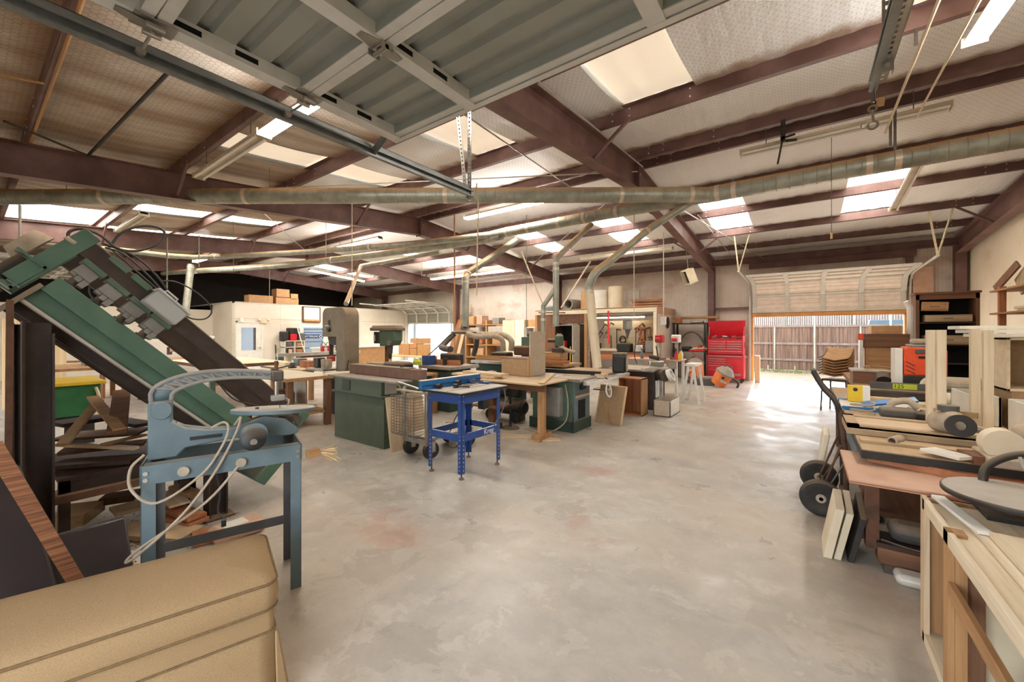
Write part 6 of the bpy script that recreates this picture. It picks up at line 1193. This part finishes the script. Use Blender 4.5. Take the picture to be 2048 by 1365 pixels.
ah = MB().bx(.22,.29,-.085,-.035,1.29,1.36).obj('arm_head','iron',SS,bevel=.012); MB().cyl((.25,-.06,1.36),(.25,-.06,1.42),.011).obj('tension_screw','rust',ah); MB().beam((.25,-.06,1.37),(.35,-.1,1.395),.014,.01).obj('lever','iron_dark',ah); MB().beam((.25,-.06,1.37),(.17,-.02,1.385),.014,.008).obj('lever','iron',ah); MB().cyl((.25,-.06,1.2),(.25,-.06,1.3),.012).obj('hold_rod','steel',ah); MB().bx(.22,.3,-.09,-.03,1.165,1.2).obj('blade_clamp','grey',ah,bevel=.008); MB().tube([(.3,-.06,1.18),(.32,-.08,1.165),(.31,-.1,1.13)],.005,6).obj('foot_fork','steel',ah); MB().cyl((.27,-.06,1.1),(.27,-.06,1.18),.002).obj('blade','iron_dark',ah)
tbm = Matrix.Translation((.245,-.02,1.115)) @ Matrix.Rotation(R(3),4,'Y') @ Matrix.Rotation(R(-5),4,'X')
tbl = MB().lathe([(0,-.03),(.21,-.03),(.235,-.024),(.235,-.002),(.23,0),(0,0)],48,tbm).obj('round_table','skirt',SS,bevel=.002); MB().lathe([(.236,-.025),(.238,-.02),(.238,-.004),(.236,-.002)],48,tbm).obj('table_rim','bluegrey',tbl); MB().cyl(tbm @ V((-.1,-.06,0)),tbm @ V((-.1,-.06,.012)),.01).obj('set_knob','iron',tbl)
MB().prism([(.2,0,1.08),(.34,0,1.05),(.37,0,.98),(.4,0,1.04),(.3,0,1.09)],(0,.08,0),Matrix.Translation((0,-.08,0))).obj('tilt_bracket','iron',SS,bevel=.006)
mo = MB().lathe([(0,-.1),(.05,-.1),(.06,-.09),(.062,.0),(.06,.08),(0,.085)],26,Matrix.Translation((.12,-.2,1.0)) @ Matrix.Rotation(R(80),4,'X') @ Matrix.Rotation(R(8),4,'Y')).obj('motor','bluegrey',SS); MB().lathe([(0,0),(.055,0),(.063,.01),(.063,.03),(.05,.04),(0,.04)],26,Matrix.Translation((.118,-.275,.985)) @ Matrix.Rotation(R(80),4,'X')).obj('motor_cap','black',mo); MB().cyl((.118,-.316,.978),(.118,-.322,.977),.018,n=16).obj('cap_badge','steel',mo)
MB().tube(smooth_path([(-.08,-.1,1.045),(-.02,-.16,1.08),(.0,-.18,1.04),(-.03,-.2,.95),(-.12,-.24,.82),(-.3,-.28,.72),(-.4,-.26,.8),(-.41,-.22,.9),(-.36,-.2,.96)],6),.007,8).obj('cord','hose',SS); MB().tube(smooth_path([(.03,-.12,1.05),(.06,-.17,1.1),(.03,-.19,1.0),(-.06,-.23,.82),(-.2,-.27,.63),(-.37,-.29,.48),(-.42,-.27,.45),(-.36,-.25,.5),(-.1,-.23,.66),(.06,-.21,.84)],6),.007,8).obj('cord','hose',SS)
MB().tube(smooth_path([(-.06,-.1,.79),(-.04,-.1,.66),(-.05,-.1,.55),(-.02,-.11,.5)],4),.006,6).obj('cord','black',SS); MB().bx(-.035,-.01,-.125,-.095,.455,.5).obj('plug','black',SS,bevel=.006)
br_ = T('hand_brush','straw bristled brush hanging at the far end of the scroll saw stand','brush',V((-2.56,1.36,.8))); rng = random.Random(9); b_ = MB()
for i in range(60): b_.beam((0,0,.03),(rng.uniform(-.04,.05),.09+rng.uniform(0,.05),rng.uniform(-.06,.04)),.003,.003)
b_.obj('bristle','pine_y',br_,smooth=False); MB().bx(-.02,.02,-.06,.01,.0,.05).obj('handle','oak_y',br_)
# ================================================================ right side: hand truck
HT = T('hand_truck','maroon and black hand truck with rubber wheels beside the long bench','hand truck',(.2,4.75,0)); h0 = V((.2,4.75,0))
for y in (4.42,5.08):
    w_ = MB().lathe([(.095,-.03),(.105,-.036),(.135,-.036),(.155,-.02),(.158,0),(.155,.02),(.135,.036),(.105,.036),(.095,.03)],32,Matrix.Translation((-.08,y-4.75,.158)) @ Matrix.Rotation(R(90),4,'X') @ Matrix.Rotation(R(0),4,'Y')).obj('tyre','rubber',HT)
    MB().lathe([(0,-.04),(.03,-.04),(.04,-.028),(.07,-.02),(.098,-.03),(.1,0),(.098,.03),(.07,.02),(.04,.028),(.03,.04),(0,.04)],28,Matrix.Translation((-.08,y-4.75,.158)) @ Matrix.Rotation(R(90),4,'X')).obj('hub','hose',w_); MB().cyl((-.08,y-4.79,.158),(-.08,y-4.71,.158),.016).obj('axle_cap','rust',w_)
MB().cyl((-.08,-.33,.158),(-.08,.33,.158),.012).obj('axle','iron',HT)
for y in (-.2,.2):
    MB().tube([(.1,y,.03),(.095,y,.5),(.06,y,.92)],.021,10).obj('rail','rust' if y<0 else 'iron_dark',HT); MB().tube(smooth_path([(.06,y,.9),(.02,y,1.0),(-.06,y*.9,1.1),(-.13,y*.8,1.24)],4),.02,10).obj('handle_arm','black',HT)
    MB().tube([(-.08,y*1.2,.17),(.06,y,.6)],.009,6).obj('brace','rust',HT); MB().tube([(-.05,y*1.2,.17),(.08,y,.45)],.007,6).obj('brace','iron',HT)
MB().cyl((-.13,-.16,1.24),(-.13,.16,1.24),.018).obj('grip_bar','black',HT)
for z in (.12,.5,.85): MB().bx(.07,.1,-.2,.2,z,z+.03).obj('cross_bar','rust',HT)
MB().bx(.1,.32,-.2,.2,.02,.03).obj('toe_plate','iron',HT)
cn_ = T('cloth_bag','dusty cream cloth hanging on the hand truck frame','cloth',(.16,4.6,.42)); MB().prism([(-.02,-.08,.28),(-.02,.16,.3),(-.06,.12,.0),(-.06,-.02,.02)],(.05,0,0)).obj('cloth','cream',cn_,bevel=.015)
# ---------------------------------------------------------------- long bench
def bench(label,x0,x1,y0,y1,z,topm,edgem,legm='brown_z',th=.06,name='workbench',near=.12):
    t = T(name,label,'workbench',((x0+x1)/2,(y0+y1)/2,0)); w_,d_ = (x1-x0)/2,(y1-y0)/2
    MB().bx(-w_,w_,-d_,d_,z-th,z-.004).obj('edge',edgem,t,bevel=.004); MB().bx(-w_+.006,w_-.006,-d_+.006,d_-.006,z-.004,z).obj('top',topm,t)
    for x in (-w_+.1,w_-.1):
        for y in (-d_+near,d_-.12): MB().bx(x-.045,x+.045,y-.045,y+.045,0,z-th).obj('leg',legm,t)
    return t
bA = bench('long cluttered bench with a dark iron edge along the right wall',.31,1.9,3.55,7.4,.82,'dusty_y','iron_dark',near=.62); MB().bx(-.785,-.77,-1.5,1.9,.62,.76).obj('side_apron','bluegrey',bA); MB().bx(-.7,.7,-1.35,1.8,.2,.24).obj('lower_shelf','brown_y',bA)
bB = bench('far bench holding tools and brown cabinets near the roll door',.6,2.3,7.6,10.0,.84,'oak_y','brown_y')
pk = T('plywood_table','red edged plywood table jutting out from the long bench on brown legs','table',(.85,3.52,0)); MB().bx(-.63,.7,-.37,.38,.695,.72).obj('top','board_pink',pk,bevel=.002); MB().bx(-.632,.702,-.372,.382,.7,.71).obj('edge_ply','cherry_x',pk)
for x,y in ((-.47,.2),(.55,.2),(.55,-.25)): MB().bx(x-.035,x+.035,y-.04,y+.04,.12,.695).obj('leg','rust',pk)
pb_ = MB().bx(-.45,.7,.1,.24,.05,.16).obj('floor_beam','brown_x',pk,bevel=.012); MB().bx(-.42,-.36,.1,.2,0,.05).obj('foot','iron',pk); MB().bx(-.45,.7,.12,.35,.16,.185).obj('lower_shelf','dark_x',pk)
for (a,b,z,w_,h,m,l) in ((pz(1740,915,.735),pz(2040,975,.735),.735,.13,.045,'cherry_x','long reddish board lying along the plywood table'),(pz(1738,905,.735),pz(2040,945,.735),.735,.05,.07,'oak_x','narrow rail lying behind the long reddish board'),):
    a.z = b.z = .72+h/2; b = a+(b-a).normalized()*1.05; plank('board',l,'board',a,b,w_,h,m)
for i,(p,q_,w_,h,m,l) in enumerate(((pz(1855,905,.83),pz(1935,925,.83),.12,.02,'melamine','white painted strip on the near end of the long bench'),(pz(1930,915,.84),pz(2046,925,.84),.16,.05,'brown_x','dark brown board on the near end of the long bench'),(pz(1720,880,.83),pz(2040,915,.83),.1,.02,'dusty_x','dusty batten along the near edge of the long bench'))): 
    z = .82+h/2+(.021 if i == 0 else .0); p.z = q_.z = z; plank('board',l,'board',p,q_,w_,h,m)
def slab(name,label,cat,px,z,d,m,rz=0,**k):
    c = pz(px[0],px[1],z); return crate(name,label,cat,(c.x,c.y,z),d,m,rz,**k)
dr_ = T('framed_board','framed pale cabinet door lying flat on the long bench','cabinet door',pz(1862,860,.87)); MB().bx(-.5,.5,-.26,.26,0,.012).obj('panel','ply_x',dr_)
for b in ((-.5,.5,-.26,-.19),(-.5,.5,.19,.26),(-.5,-.43,-.26,.26),(.43,.5,-.26,.26)): MB().bx(*b,.0,.024).obj('frame_rail','dusty_x',dr_)
crate('board','brown board underneath the framed cabinet door','board',pz(1880,876,.821),(1.1,.5,.045),'dusty_x'); crate('board','thin pale board under the left end of the cabinet door','board',(.5,4.45,.82),(.3,.5,.02),'ply_y')
rt = T('router','grey router with a black knob lying on the cabinet door','router',pz(1898,866,.897)); MB().lathe([(0,-.11),(.06,-.11),(.075,-.09),(.075,.05),(.05,.08),(0,.08)],22,Matrix.Translation((0,0,.075)) @ Matrix.Rotation(R(80),4,'X') @ Matrix.Rotation(R(20),4,'Y')).obj('body','hose',rt); MB().ring_plate(.075,.03,0,.03,22,Matrix.Translation((0.03,-.1,.07)) @ Matrix.Rotation(R(80),4,'X')).obj('base_ring','black',rt); MB().cyl((0,.02,.15),(0,.02,.19),.055,n=20).obj('knob','grey_dark',rt); MB().tube([(.1,0,.05),(.2,-.02,.03),(.26,-.03,.02)],.025,8).obj('handle','hose',rt)
tb3 = tag(MB().ring_plate(.028,.02,-.07,.07,18,Matrix.Rotation(R(90),4,'X')).obj('cardboard_tube','hose',loc=(.52,3.85,.85),rot=(0,0,R(-25))),'short cardboard tube on the long bench in front of the cabinet door','tube')
bj = T('blue_jig','white jig board with blue edges on the long bench','jig',(.62,5.55,.82)); MB().bx(-.3,.32,-.28,.28,0,.03).obj('board','melamine',bj); MB().bx(-.31,.33,-.3,-.28,0,.04).obj('blue_edge','blue_fence',bj); MB().bx(-.31,.33,.28,.3,0,.04).obj('blue_edge','blue_fence',bj); MB().box((.05,-.2,.1),(.4,.12,.02),(R(10),R(-12),0)).obj('tilted_fence','blue_fence',bj)
yb = T('tool_carton','yellow and white carton standing on the blue edged jig board','box',(.45,5.75,.855)); MB().bx(-.06,.06,-.05,.05,0,.17).obj('carton','yellow',yb); MB().bx(.06,.12,-.05,.05,0,.17).obj('white_side','white',yb); MB().cyl((0,-.052,.13),(0,-.05,.13),.02).obj('dot','black',yb)
sn = T('belt_sander','belt sander with a dusty grey hose on the long bench','sander',(.68,5.0,.83)); MB().bx(-.12,.12,-.07,.07,0,.09).obj('body','grey_dark',sn,bevel=.025); MB().tube(smooth_path([(-.05,0,.07),(-.02,.02,.13),(.08,.05,.15),(.15,.04,.09)],5),.03,10).obj('hose','hose',sn); MB().bx(.1,.28,-.05,.05,.0,.07).obj('handle','black',sn,bevel=.02)
rope('extension_cable','coiled pale cord on the long bench beside the belt sander','cord',[V((.45+.09*math.cos(a),5.05+.12*math.sin(a),.835+.004*i)) for i,a in enumerate([.5*k for k in range(28)])],.007,'hose'); tag(MB().tube([(.035*math.cos(a),.035*math.sin(a),.006) for a in [R(30*k) for k in range(12)]],.005,6,closed=True).obj('metal_ring','wire',loc=(.36,4.6,.82)),'small dark ring at the corner of the long bench','ring')
for i,(x,y,w_,d_,h,m,l) in enumerate(((.95,5.42,.24,.2,.05,'ply_x','flat tan box lid on the long bench behind the belt sander'),(.98,5.95,.2,.18,.04,'pale_x','pale flat frame on the long bench beyond the jig board'),(.98,5.2,.2,.2,.06,'iron','dark sander pads behind the framed cabinet door'),(.75,6.12,.5,.08,.05,'pine_x','short pine rail on the long bench beside the yellow carton'))): crate('bench_item' if False else ['box_cover','flat_lattice','sanding_pad','pine_offcut','carton'][i],l,['lid','frame','pad','offcut','box'][i],(x,y,.82),(w_,d_,h),m,bevel=.006)
mt = T('mitre_saw','grey mitre saw with a lime label and a red maker plate on the long bench','saw',(.93,6.6,.823)); MB().bx(-.4,.4,-.22,.22,0,.1).obj('base','iron',mt,bevel=.02); MB().bx(-.3,.45,-.26,-.24,.12,.2).obj('fence','grey_dark',mt); MB().bx(-.1,.1,-.265,-.26,.13,.19).obj('lime_label','lime',mt); text('lettering','125','black',mt,(-.05,-.268,.16),(R(90),0,0),.06,.0008); MB().bx(.18,.44,-.275,-.26,.02,.1).obj('maker_plate','red',mt); text('maker_lettering','RYOBI','white',mt,(.31,-.278,.06),(R(90),0,0),.06,.0008); MB().cyl((-.16,-.1,.2),(-.16,-.02,.26),.07,n=18).obj('knob','black',mt); MB().cyl((.3,0,.15),(.3,.12,.15),.12,n=20).obj('blade_guard','cream',mt)
ra_ = lambda c: None
pn_ = T('thickness_planer','red orange thickness planer with a grey cap at the back of the long bench','planer',(1.2,7.15,.8215)); MB().bx(-.2,.2,-.2,.2,0,.25).obj('base','iron_dark',pn_,bevel=.01); MB().prism([(-.19,-.21,.25),(.19,-.21,.25),(.19,-.21,.56),(.16,-.21,.6),(-.16,-.21,.6),(-.19,-.21,.56)],(0,.4,0)).obj('cover','saw_orange',pn_,bevel=.012); MB().bx(-.12,.12,-.2,.2,.6,.63).obj('cap','grey',pn_,bevel=.01); MB().bx(-.09,.09,-.225,-.205,.52,.58).obj('handle','grey_dark',pn_,bevel=.01); MB().bx(-.06,.06,-.222,-.208,.46,.49).obj('grip_slot','black',pn_); MB().bx(-.27,-.2,-.2,.1,.05,.58).obj('side_plate','white',pn_)
for s in (-1,1):
    for k in range(3): MB().beam((s*.17,-.213,.42-.05*k),(s*.09,-.213,.37-.05*k),.008,.01,(0,1,0)).obj('vent_slot','black',pn_)
crate('rag','crumpled dusty rag on top of the orange planer','rag',(1.2,7.15,1.452),(.2,.18,.07),'hose',bevel=.03)
for i,(x,y,d_,m,l) in enumerate(((1.3,6.1,(.42,.26,.13),'hose','pale dusty bag on the long bench beside the orange planer, upper of two'),(1.22,5.72,(.38,.24,.12),'cream','cream dust bag on a lime tray on the long bench'))): crate('dust_bag',l,'bag',(x,y,1.0 if i == 0 else .88),d_,m,bevel=.05)
crate('lime_tray','lime green tray under the cream dust bag','tray',(1.22,5.72,.822),(.42,.28,.055),'lime',bevel=.01); crate('black_case','black case under the pale dusty bag','case',(1.3,6.1,.822),(.42,.26,.175),'black',bevel=.02)
# upside-down table frame on the bench
tf = T('upturned_table','pale wooden table frame standing with its posts upward on the long bench','table frame',pz(1908,858,.852))
for x,y in ((-.125,.02),(-.075,-.03),(.15,-.1),(.095,-.06)): MB().bx(x-.025,x+.025,y-.025,y+.025,0,.77).obj('post','pale_z',tf,bevel=.002)
MB().beam((-.11,0,.13),(.1,-.1,.13),.03,.04).obj('cross_rail','dusty_x',tf); MB().bx(-.2,.2,-.2,.1,-.02,0).obj('base','ply_x',tf)
def box5(label,x0,x1,y0,y1,z0,z1,m,face,inner=None,name='drawer_box',t=.018):
    return open_box(name,label,((x0+x1)/2,(y0+y1)/2,z0),(x1-x0,y1-y0,z1-z0),m,face,t)
box5('white panelled drawer box on the long bench between the pale posts',1.12,1.28,4.9,5.5,.83,1.08,'melamine','top'); box5('pale drawer box at the picture edge on the long bench',1.2,1.75,4.0,4.5,.83,1.12,'melamine','top')
wk = box5('large pale cabinet carcass with a brown inside at the picture edge',1.32,1.97,4.95,5.5,1.13,1.56,'pale_x','front',name='cabinet_carcass'); MB().bx(-.3,.3,.25,.27,.02,.4).obj('inner_panel','mdf',wk); MB().bx(-.3,.32,-.27,.27,-.305,-.002).obj('lower_box','mdf',wk)
for i in range(3): plank('board','white painted board on the pale carcass at the picture edge, %s' % ('lowest','in the middle','on top')[i],'board',(1.15-.05*i,5.0+.04*i,1.58+.032*i),(2.2,5.2+.03*i,1.58+.032*i),.3-.05*i,.028,'melamine')
box5('narrow tall white box with an open top beside the pale posts',1.5,1.65,5.6,5.8,1.0,1.38,'melamine','top',name='tall_box'); crate('box_support','stack under the narrow tall white box','box',(1.575,5.7,.822),(.16,.2,.175),'mdf'); crate('printed_carton','white printed carton beside the narrow tall box','box',(1.62,5.95,.822),(.22,.1,.26),'white')
gsw = T('bench_saw','greenish dusty saw at the picture edge on the long bench','saw',pz(2062,935,.822)); MB().bx(-.2,.2,-.15,.15,0,.06).obj('base','hose',gsw,bevel=.01); MB().box((.05,0,.15),(.25,.14,.16),(0,.2,0)).obj('motor','hose',gsw,bevel=.04); MB().cyl((-.12,-.08,.12),(-.12,.02,.12),.09,n=18).obj('guard','cream',gsw)
# scroll saw at the right edge
s5 = T('scroll_saw','pale round topped scroll saw with a black bow arm at the picture edge','scroll saw',(.78,2.82,.76)); MB().lathe([(0,.07),(.2,.07),(.235,.078),(.235,.1),(.23,.104),(0,.104)],48).obj('round_table','skirt',s5); MB().lathe([(.236,.076),(.24,.082),(.24,.096),(.236,.102)],48).obj('table_rim','iron_dark',s5); MB().cyl((.0,.05,-.02),(0,.05,.07),.04).obj('pedestal','iron_dark',s5); MB().bx(-.1,.12,-.05,.15,-.02,.0).obj('base','black',s5)
MB().tube(smooth_path([(-.06,.18,.09),(-.04,.2,.17),(.04,.21,.235),(.12,.2,.25),(.26,.17,.2),(.4,.12,.17)],6),.018,10).obj('bow_arm','iron_dark',s5); MB().tube(smooth_path([(.06,.18,.24),(.07,.15,.19),(.12,.13,.165),(.3,.1,.165)],5),.007,8).obj('guard_wire','alu',s5); MB().tube(smooth_path([(.08,.19,.24),(.09,.16,.2),(.14,.14,.178),(.3,.12,.178)],5),.006,8).obj('guard_wire','alu',s5); MB().prism([(.02,-.02,.106),(.3,-.1,.106),(.3,-.06,.106)],(0,0,.004)).obj('blade_slot','iron_dark',s5)
# ---------------------------------------------------------------- face frame cabinet at the right edge
cb = T('face_frame_cabinet','unfinished pale cabinet with open face frame, lying along the right edge','cabinet',(.85,2.2,0)); c0b = V((.85,2.2,0))
def cbx(name,m,*b): return pb(cb,c0b,name,m,*b,bevel=.002)
cbx('end_stile','ply_z',.5,.522,2.92,3.0,0,.74); cbx('end_panel','oak_z',.522,1.3,2.96,2.98,0,.74); cbx('stile','oak_z',.5,.522,2.5,2.57,0,.74); cbx('stile_edge','oak_z',.522,.56,2.5,2.57,0,.74); cbx('divider','melamine_tan',.56,1.3,2.52,2.54,.02,.72)
cbx('top_rail','pale_y',.5,.522,1.0,2.96,.68,.74); cbx('mid_rail','oak_y',.5,.522,1.0,2.5,.47,.53); cbx('bottom_rail','pale_y',.5,.522,1.0,2.96,0,.05); cbx('back_panel','mdf',1.28,1.3,1.0,2.98,0,.74); cbx('bottom','melamine_tan',.52,1.3,1.0,2.96,.03,.05); cbx('top_board','pale_y',.6,1.3,1.0,2.9,.725,.74); cbx('inner_stile','brown_z',.56,.6,2.46,2.5,.05,.68)
cbx('nailer','pale_y',.53,.62,1.0,2.94,.7,.725)
tag(MB().hexa([(0,-.8,.0),(.02,-.8,.0),(.02,.28,.0),(0,.28,0),(.2,-.8,.42),(.22,-.8,.42),(.22,.2,.42),(.2,.2,.42)]).obj('melamine_sheet','melamine',loc=(.575,2.1,.055)),'white panel leaning inside the open face frame cabinet','panel')
for i,(p,q_,w_,h,m,l) in enumerate((((.68,1.2,.752),(.68,2.55,.752),.1,.02,'pale_y','long pale strip on top of the face frame cabinet, nearest its open face'),((.86,1.2,.757),(.80,2.5,.757),.18,.03,'pine_y','pale pine board on the face frame cabinet, second from its open face'),((1.08,1.2,.8),(1.0,2.45,.8),.2,.11,'melamine_tan','thick white edged beam on the face frame cabinet'))): plank('board',l,'board',p,q_,w_,h,m)
plank('white_strip','white strip crossing under the round scroll saw table','board',(.56,2.98,.75),(.62,2.55,.75),.05,.016,'white')
# panels leaning on the plywood table
for i,(x,m,w_,l) in enumerate(((.11,'cream',.05,'cream drawer front leaning on the plywood table, outermost of three'),(.17,'melamine_tan',.04,'pale drawer front leaning on the plywood table, second of three'),(.245,'iron_dark',.035,'dark drawer front leaning on the plywood table, innermost of three'))):
    tag(MB().hexa([(0,0,0),(w_,0,0),(w_,.34,0),(0,.34,0),(.07,0,.36-.02*i),(.07+w_,0,.36-.02*i),(.07+w_,.34,.4),(.07,.34,.4)]).obj('drawer_blank',m,loc=(x,3.62+.01*i,0),bevel=.003),l,'panel')
for i,(x,y,d_,m,l) in enumerate(((.62,3.78,(.3,.2,.12),'hose_dark','olive strap coil on the shelf under the plywood table'),(.86,3.75,(.2,.18,.2),'rust','reddish bag on the shelf under the plywood table'))): crate('strap_coil' if i == 0 else 'red_bag',l,'coil' if i == 0 else 'bag',(x,y,.186),d_,m,bevel=.05)
rope('black_cable','black cable looping over the shelf under the plywood table','cable',smooth_path([(.42,3.66,.2),(.6,3.6,.2),(.8,3.62,.22),(1.0,3.7,.3)],6),.008,'black'); crate('plastic_wrap','crumpled clear plastic lying under the floor beam of the plywood table','plastic',(.62,3.55,0),(.3,.14,.07),'plastic_clear',bevel=.03)
# ---------------------------------------------------------------- far right: bookcase, brown cabinets, chairs
bc = T('bookcase','dark brown bookcase with loose drawers on its shelves near the roll door','bookcase',(2.19,11.2,0)); bw = .42
for x in (-bw,bw-.05): MB().bx(x,x+.05,-.2,.2,0,2.36).obj('side','brown_z',bc)
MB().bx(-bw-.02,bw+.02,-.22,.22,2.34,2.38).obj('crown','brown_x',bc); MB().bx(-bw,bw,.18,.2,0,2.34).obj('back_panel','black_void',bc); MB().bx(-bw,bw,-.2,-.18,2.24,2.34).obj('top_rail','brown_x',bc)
for z in (.05,.6,1.0,1.35,1.78): MB().bx(-bw+.05,bw-.05,-.18,.18,z,z+.025).obj('shelf_board','dark_x',bc)
def drawerfront(label,c,w_,h,m,rz=0,ry=0):
    d_ = T('drawer',label,'drawer',c,rot=(0,R(ry),R(rz))); MB().bx(-w_/2,w_/2,-.012,.3,0,h).obj('box',m,d_,bevel=.003); f_ = MB().bx(-w_/2,w_/2,-.03,-.012,0,h).obj('front',m,d_,bevel=.004); MB().bx(-w_/2+.05,w_/2-.05,-.036,-.03,.035,h-.035).obj('raised_panel',m,f_,bevel=.003); MB().tube([(-.06,-.036,h/2),(-.05,-.06,h/2),(.05,-.06,h/2),(.06,-.036,h/2)],.006,6).obj('pull','iron_dark',f_)
drawerfront('small tan drawer tipped out on the top shelf of the dark bookcase',(2.02,10.98,2.02),.36,.17,'oak_x',-6,3); drawerfront('long grey drawer on the second shelf of the dark bookcase',(2.2,10.99,1.81),.62,.13,'dusty_x'); drawerfront('long tan drawer on the third shelf of the dark bookcase',(2.2,10.98,1.38),.64,.17,'dusty_x')
wpst = T('downspout','white bent metal downspout standing left of the dark bookcase','downspout',(1.69,11.0,0)); MB().tube([(0,0,.9),(0,0,2.1),(-.06,-.02,2.22)],.05,8).obj('pipe','white',wpst); MB().bx(-.06,.06,-.06,.06,0,.9).obj('post','rust',wpst)
for i,(z0,z1,w_,m,l) in enumerate(((0,.9,.62,'brown_z','brown base cabinet in the stack by the roll door, lowest'),(.9,1.3,.6,'oak_z','brown cabinet box second in the stack by the roll door'),(1.3,1.58,.66,'brown_x','open brown drawer box third in the stack by the roll door'),(1.58,1.74,.44,'cardboard','tan carton topping the stack by the roll door'))):
    b = T('cabinet_box',l,'cabinet',(1.3,10.9,z0)); MB().bx(-w_/2,w_/2,-.28,.28,0,z1-z0-.002).obj('carcass',m,b,bevel=.004); MB().bx(-w_/2+.03,w_/2-.03,-.29,-.28,.03,z1-z0-.03).obj('front_panel',m if i != 1 else 'oak_x',b,bevel=.004)
plank('door_edge','white edged board standing beside the brown cabinet stack','board',(.93,10.75,0),(.93,10.75,1.45),.05,.3,'white',up=(0,1,0)); tag(MB().bx(-.05,.05,-.02,.02,0,.13).obj('wall_bracket','saw_orange',loc=(.93,10.72,1.452)),'small orange block on the edge board beside the brown cabinet stack','block')
for k in range(7):
    ch = T('stacking_chair','tan slatted chair shell in the stack before the roll door, %s' % ('lowest','second from the bottom','third from the bottom','in the middle','third from the top','second from the top','topmost')[k],'chair',(.55,10.5,.36+.055*k),R(-25),'stacked tan chairs before the roll door')
    rows = []
    for j in range(9):
        u = j/8; rows.append([( -.22+.44*i/8, -.05+.36*u, .45+.22*u**2+.05*abs(i-4)/4*(1) ) for i in range(9)])
    MB().sheet([[(x,y*.9-.1,z-.1) for x,y,z in r] for r in rows]).obj('shell','oak_x',ch,solid=.012)
    MB().tube([(-.25,-.15,.4),(-.25,.05,.44),(-.25,.2,.58)],.011,6).obj('arm_rail','iron_dark',ch)
sk_ = T('chair_stand','dark chair frame carrying the stacked tan shells','chair frame',(.55,10.5,0),R(-25))
for x in (-.2,.2):
    for y in (-.15,.2): MB().cyl((x*1.1,y*1.1,0),(x,y,.66),.014).obj('leg','iron_dark',sk_)
MB().bx(-.2,.2,-.15,.2,.62,.66).obj('seat_frame','iron_dark',sk_)
lc = T('low_cabinet','low brown cabinet with a coiled cord on top, before the stacked chairs','cabinet',(.95,8.2,.84)); MB().bx(-.35,.35,-.25,.25,0,.18).obj('carcass','brown_x',lc); MB().bx(-.37,.37,-.27,.27,.18,.2).obj('top','skirt',lc); rope('tan_cable','tan cord looped over the low brown cabinet','cord',[V((.9+.16*math.cos(a),8.1+.14*math.sin(a),1.05+.002*i)) for i,a in enumerate([.45*k for k in range(24)])],.009,'oak_x')
# lumber rack on the right wall
lr = T('lumber_rack','wall lumber rack loaded with boards behind the dark bookcase','rack',(3.05,9.6,0))
for y in (-2.2,-.6,1.0): MB().bx(-.32,-.24,y-.04,y+.04,0,2.4).obj('upright','cherry_z',lr)
for z in (1.0,1.5,1.95,2.35): MB().bx(-.35,.36,-2.4,1.3,z-.03,z).obj('shelf_board','oak_y',lr)
rng = random.Random(21); cols = ['skirt','melamine_tan','brown_y','dusty_y','board_pink','dark_y']; names = ['grey','cream','brown','dusty tan','pinkish','dark']
for zi,z in enumerate((1.0,1.5,1.95)):
    for k in range(6):
        x = 2.9+.115*(k%3); zz = z+.023+.046*(k//3); y0 = 7.3+rng.uniform(-.1,.35)
        plank('lumber_board','%s board on the %s shelf of the lumber rack, %s layer' % (names[(k+2*zi)%6],('lowest','middle','third')[zi],('bottom','upper')[k//3]),'board',(x,y0,zz),(x+rng.uniform(-.004,.004),y0+2.6+rng.uniform(-.3,.5),zz),.095,.04,cols[(k+2*zi)%6],group='boards on the wall lumber rack')
cbx2 = T('wood_cabinet','open brown cabinet full of dark scraps under the lumber rack','cabinet',(2.5,6.88,.9))
for x in (-.3,.27): MB().bx(x,x+.05,-.25,.25,0,.75).obj('side','cherry_z',cbx2)
for z in (0,.35,.72): MB().bx(-.3,.32,-.25,.25,z,z+.03).obj('shelf_board','brown_x',cbx2)
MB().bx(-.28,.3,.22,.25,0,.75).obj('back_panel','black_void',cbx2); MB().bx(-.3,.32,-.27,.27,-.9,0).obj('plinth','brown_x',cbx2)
for i,(y,dy,zt,w_,m,l) in enumerate(((10.9,.9,3.25,.4,'dusty_z','large framed cabinet door leaning on top of the lumber rack'),(10.4,1.0,3.45,.06,'oak_z','long thin stick leaning in front of the framed cabinet door'),(10.0,.5,3.05,.25,'rust','dark panel leaning behind the long thin stick'),(9.7,.35,3.1,.1,'cherry_z','reddish brown board leaning on top of the lumber rack'),(11.2,.3,2.85,.2,'brown_z','small brown board leaning at the far end of the lumber rack'))): plank('leaning_board',l,'board',(3.12-.05*i,y+.3,2.42),(3.32-.05*i,y-dy+.3,zt),w_,.03,m,up=(1,0,0))
plank('wall_stick','thin dark stick leaning against the right wall near the picture edge','stick',(3.36,6.1,1.9),(3.41,6.7,3.2),.02,.02,'oak_z',up=(1,0,0)); tag(MB().ring_plate(.06,.045,0,.5,18,Matrix.Rotation(R(-75),4,'X')).obj('black_tube','grey_dark',loc=(2.95,6.9,2.43)),'dark pipe end poking out over the lumber rack','pipe')
plank('sawn_beam','pale sawn timber leaning over the bench at the picture edge','board',(2.1,5.6,1.6),(2.3,5.9,2.05),.08,.08,'dusty_z')
sp_ = plank('pink_board','pinkish grooved board standing at the wall right of the roll door','board',(2.62,15.35,2.35),(2.62,15.45,3.4),.4,.03,'board_pink',up=(0,1,0))
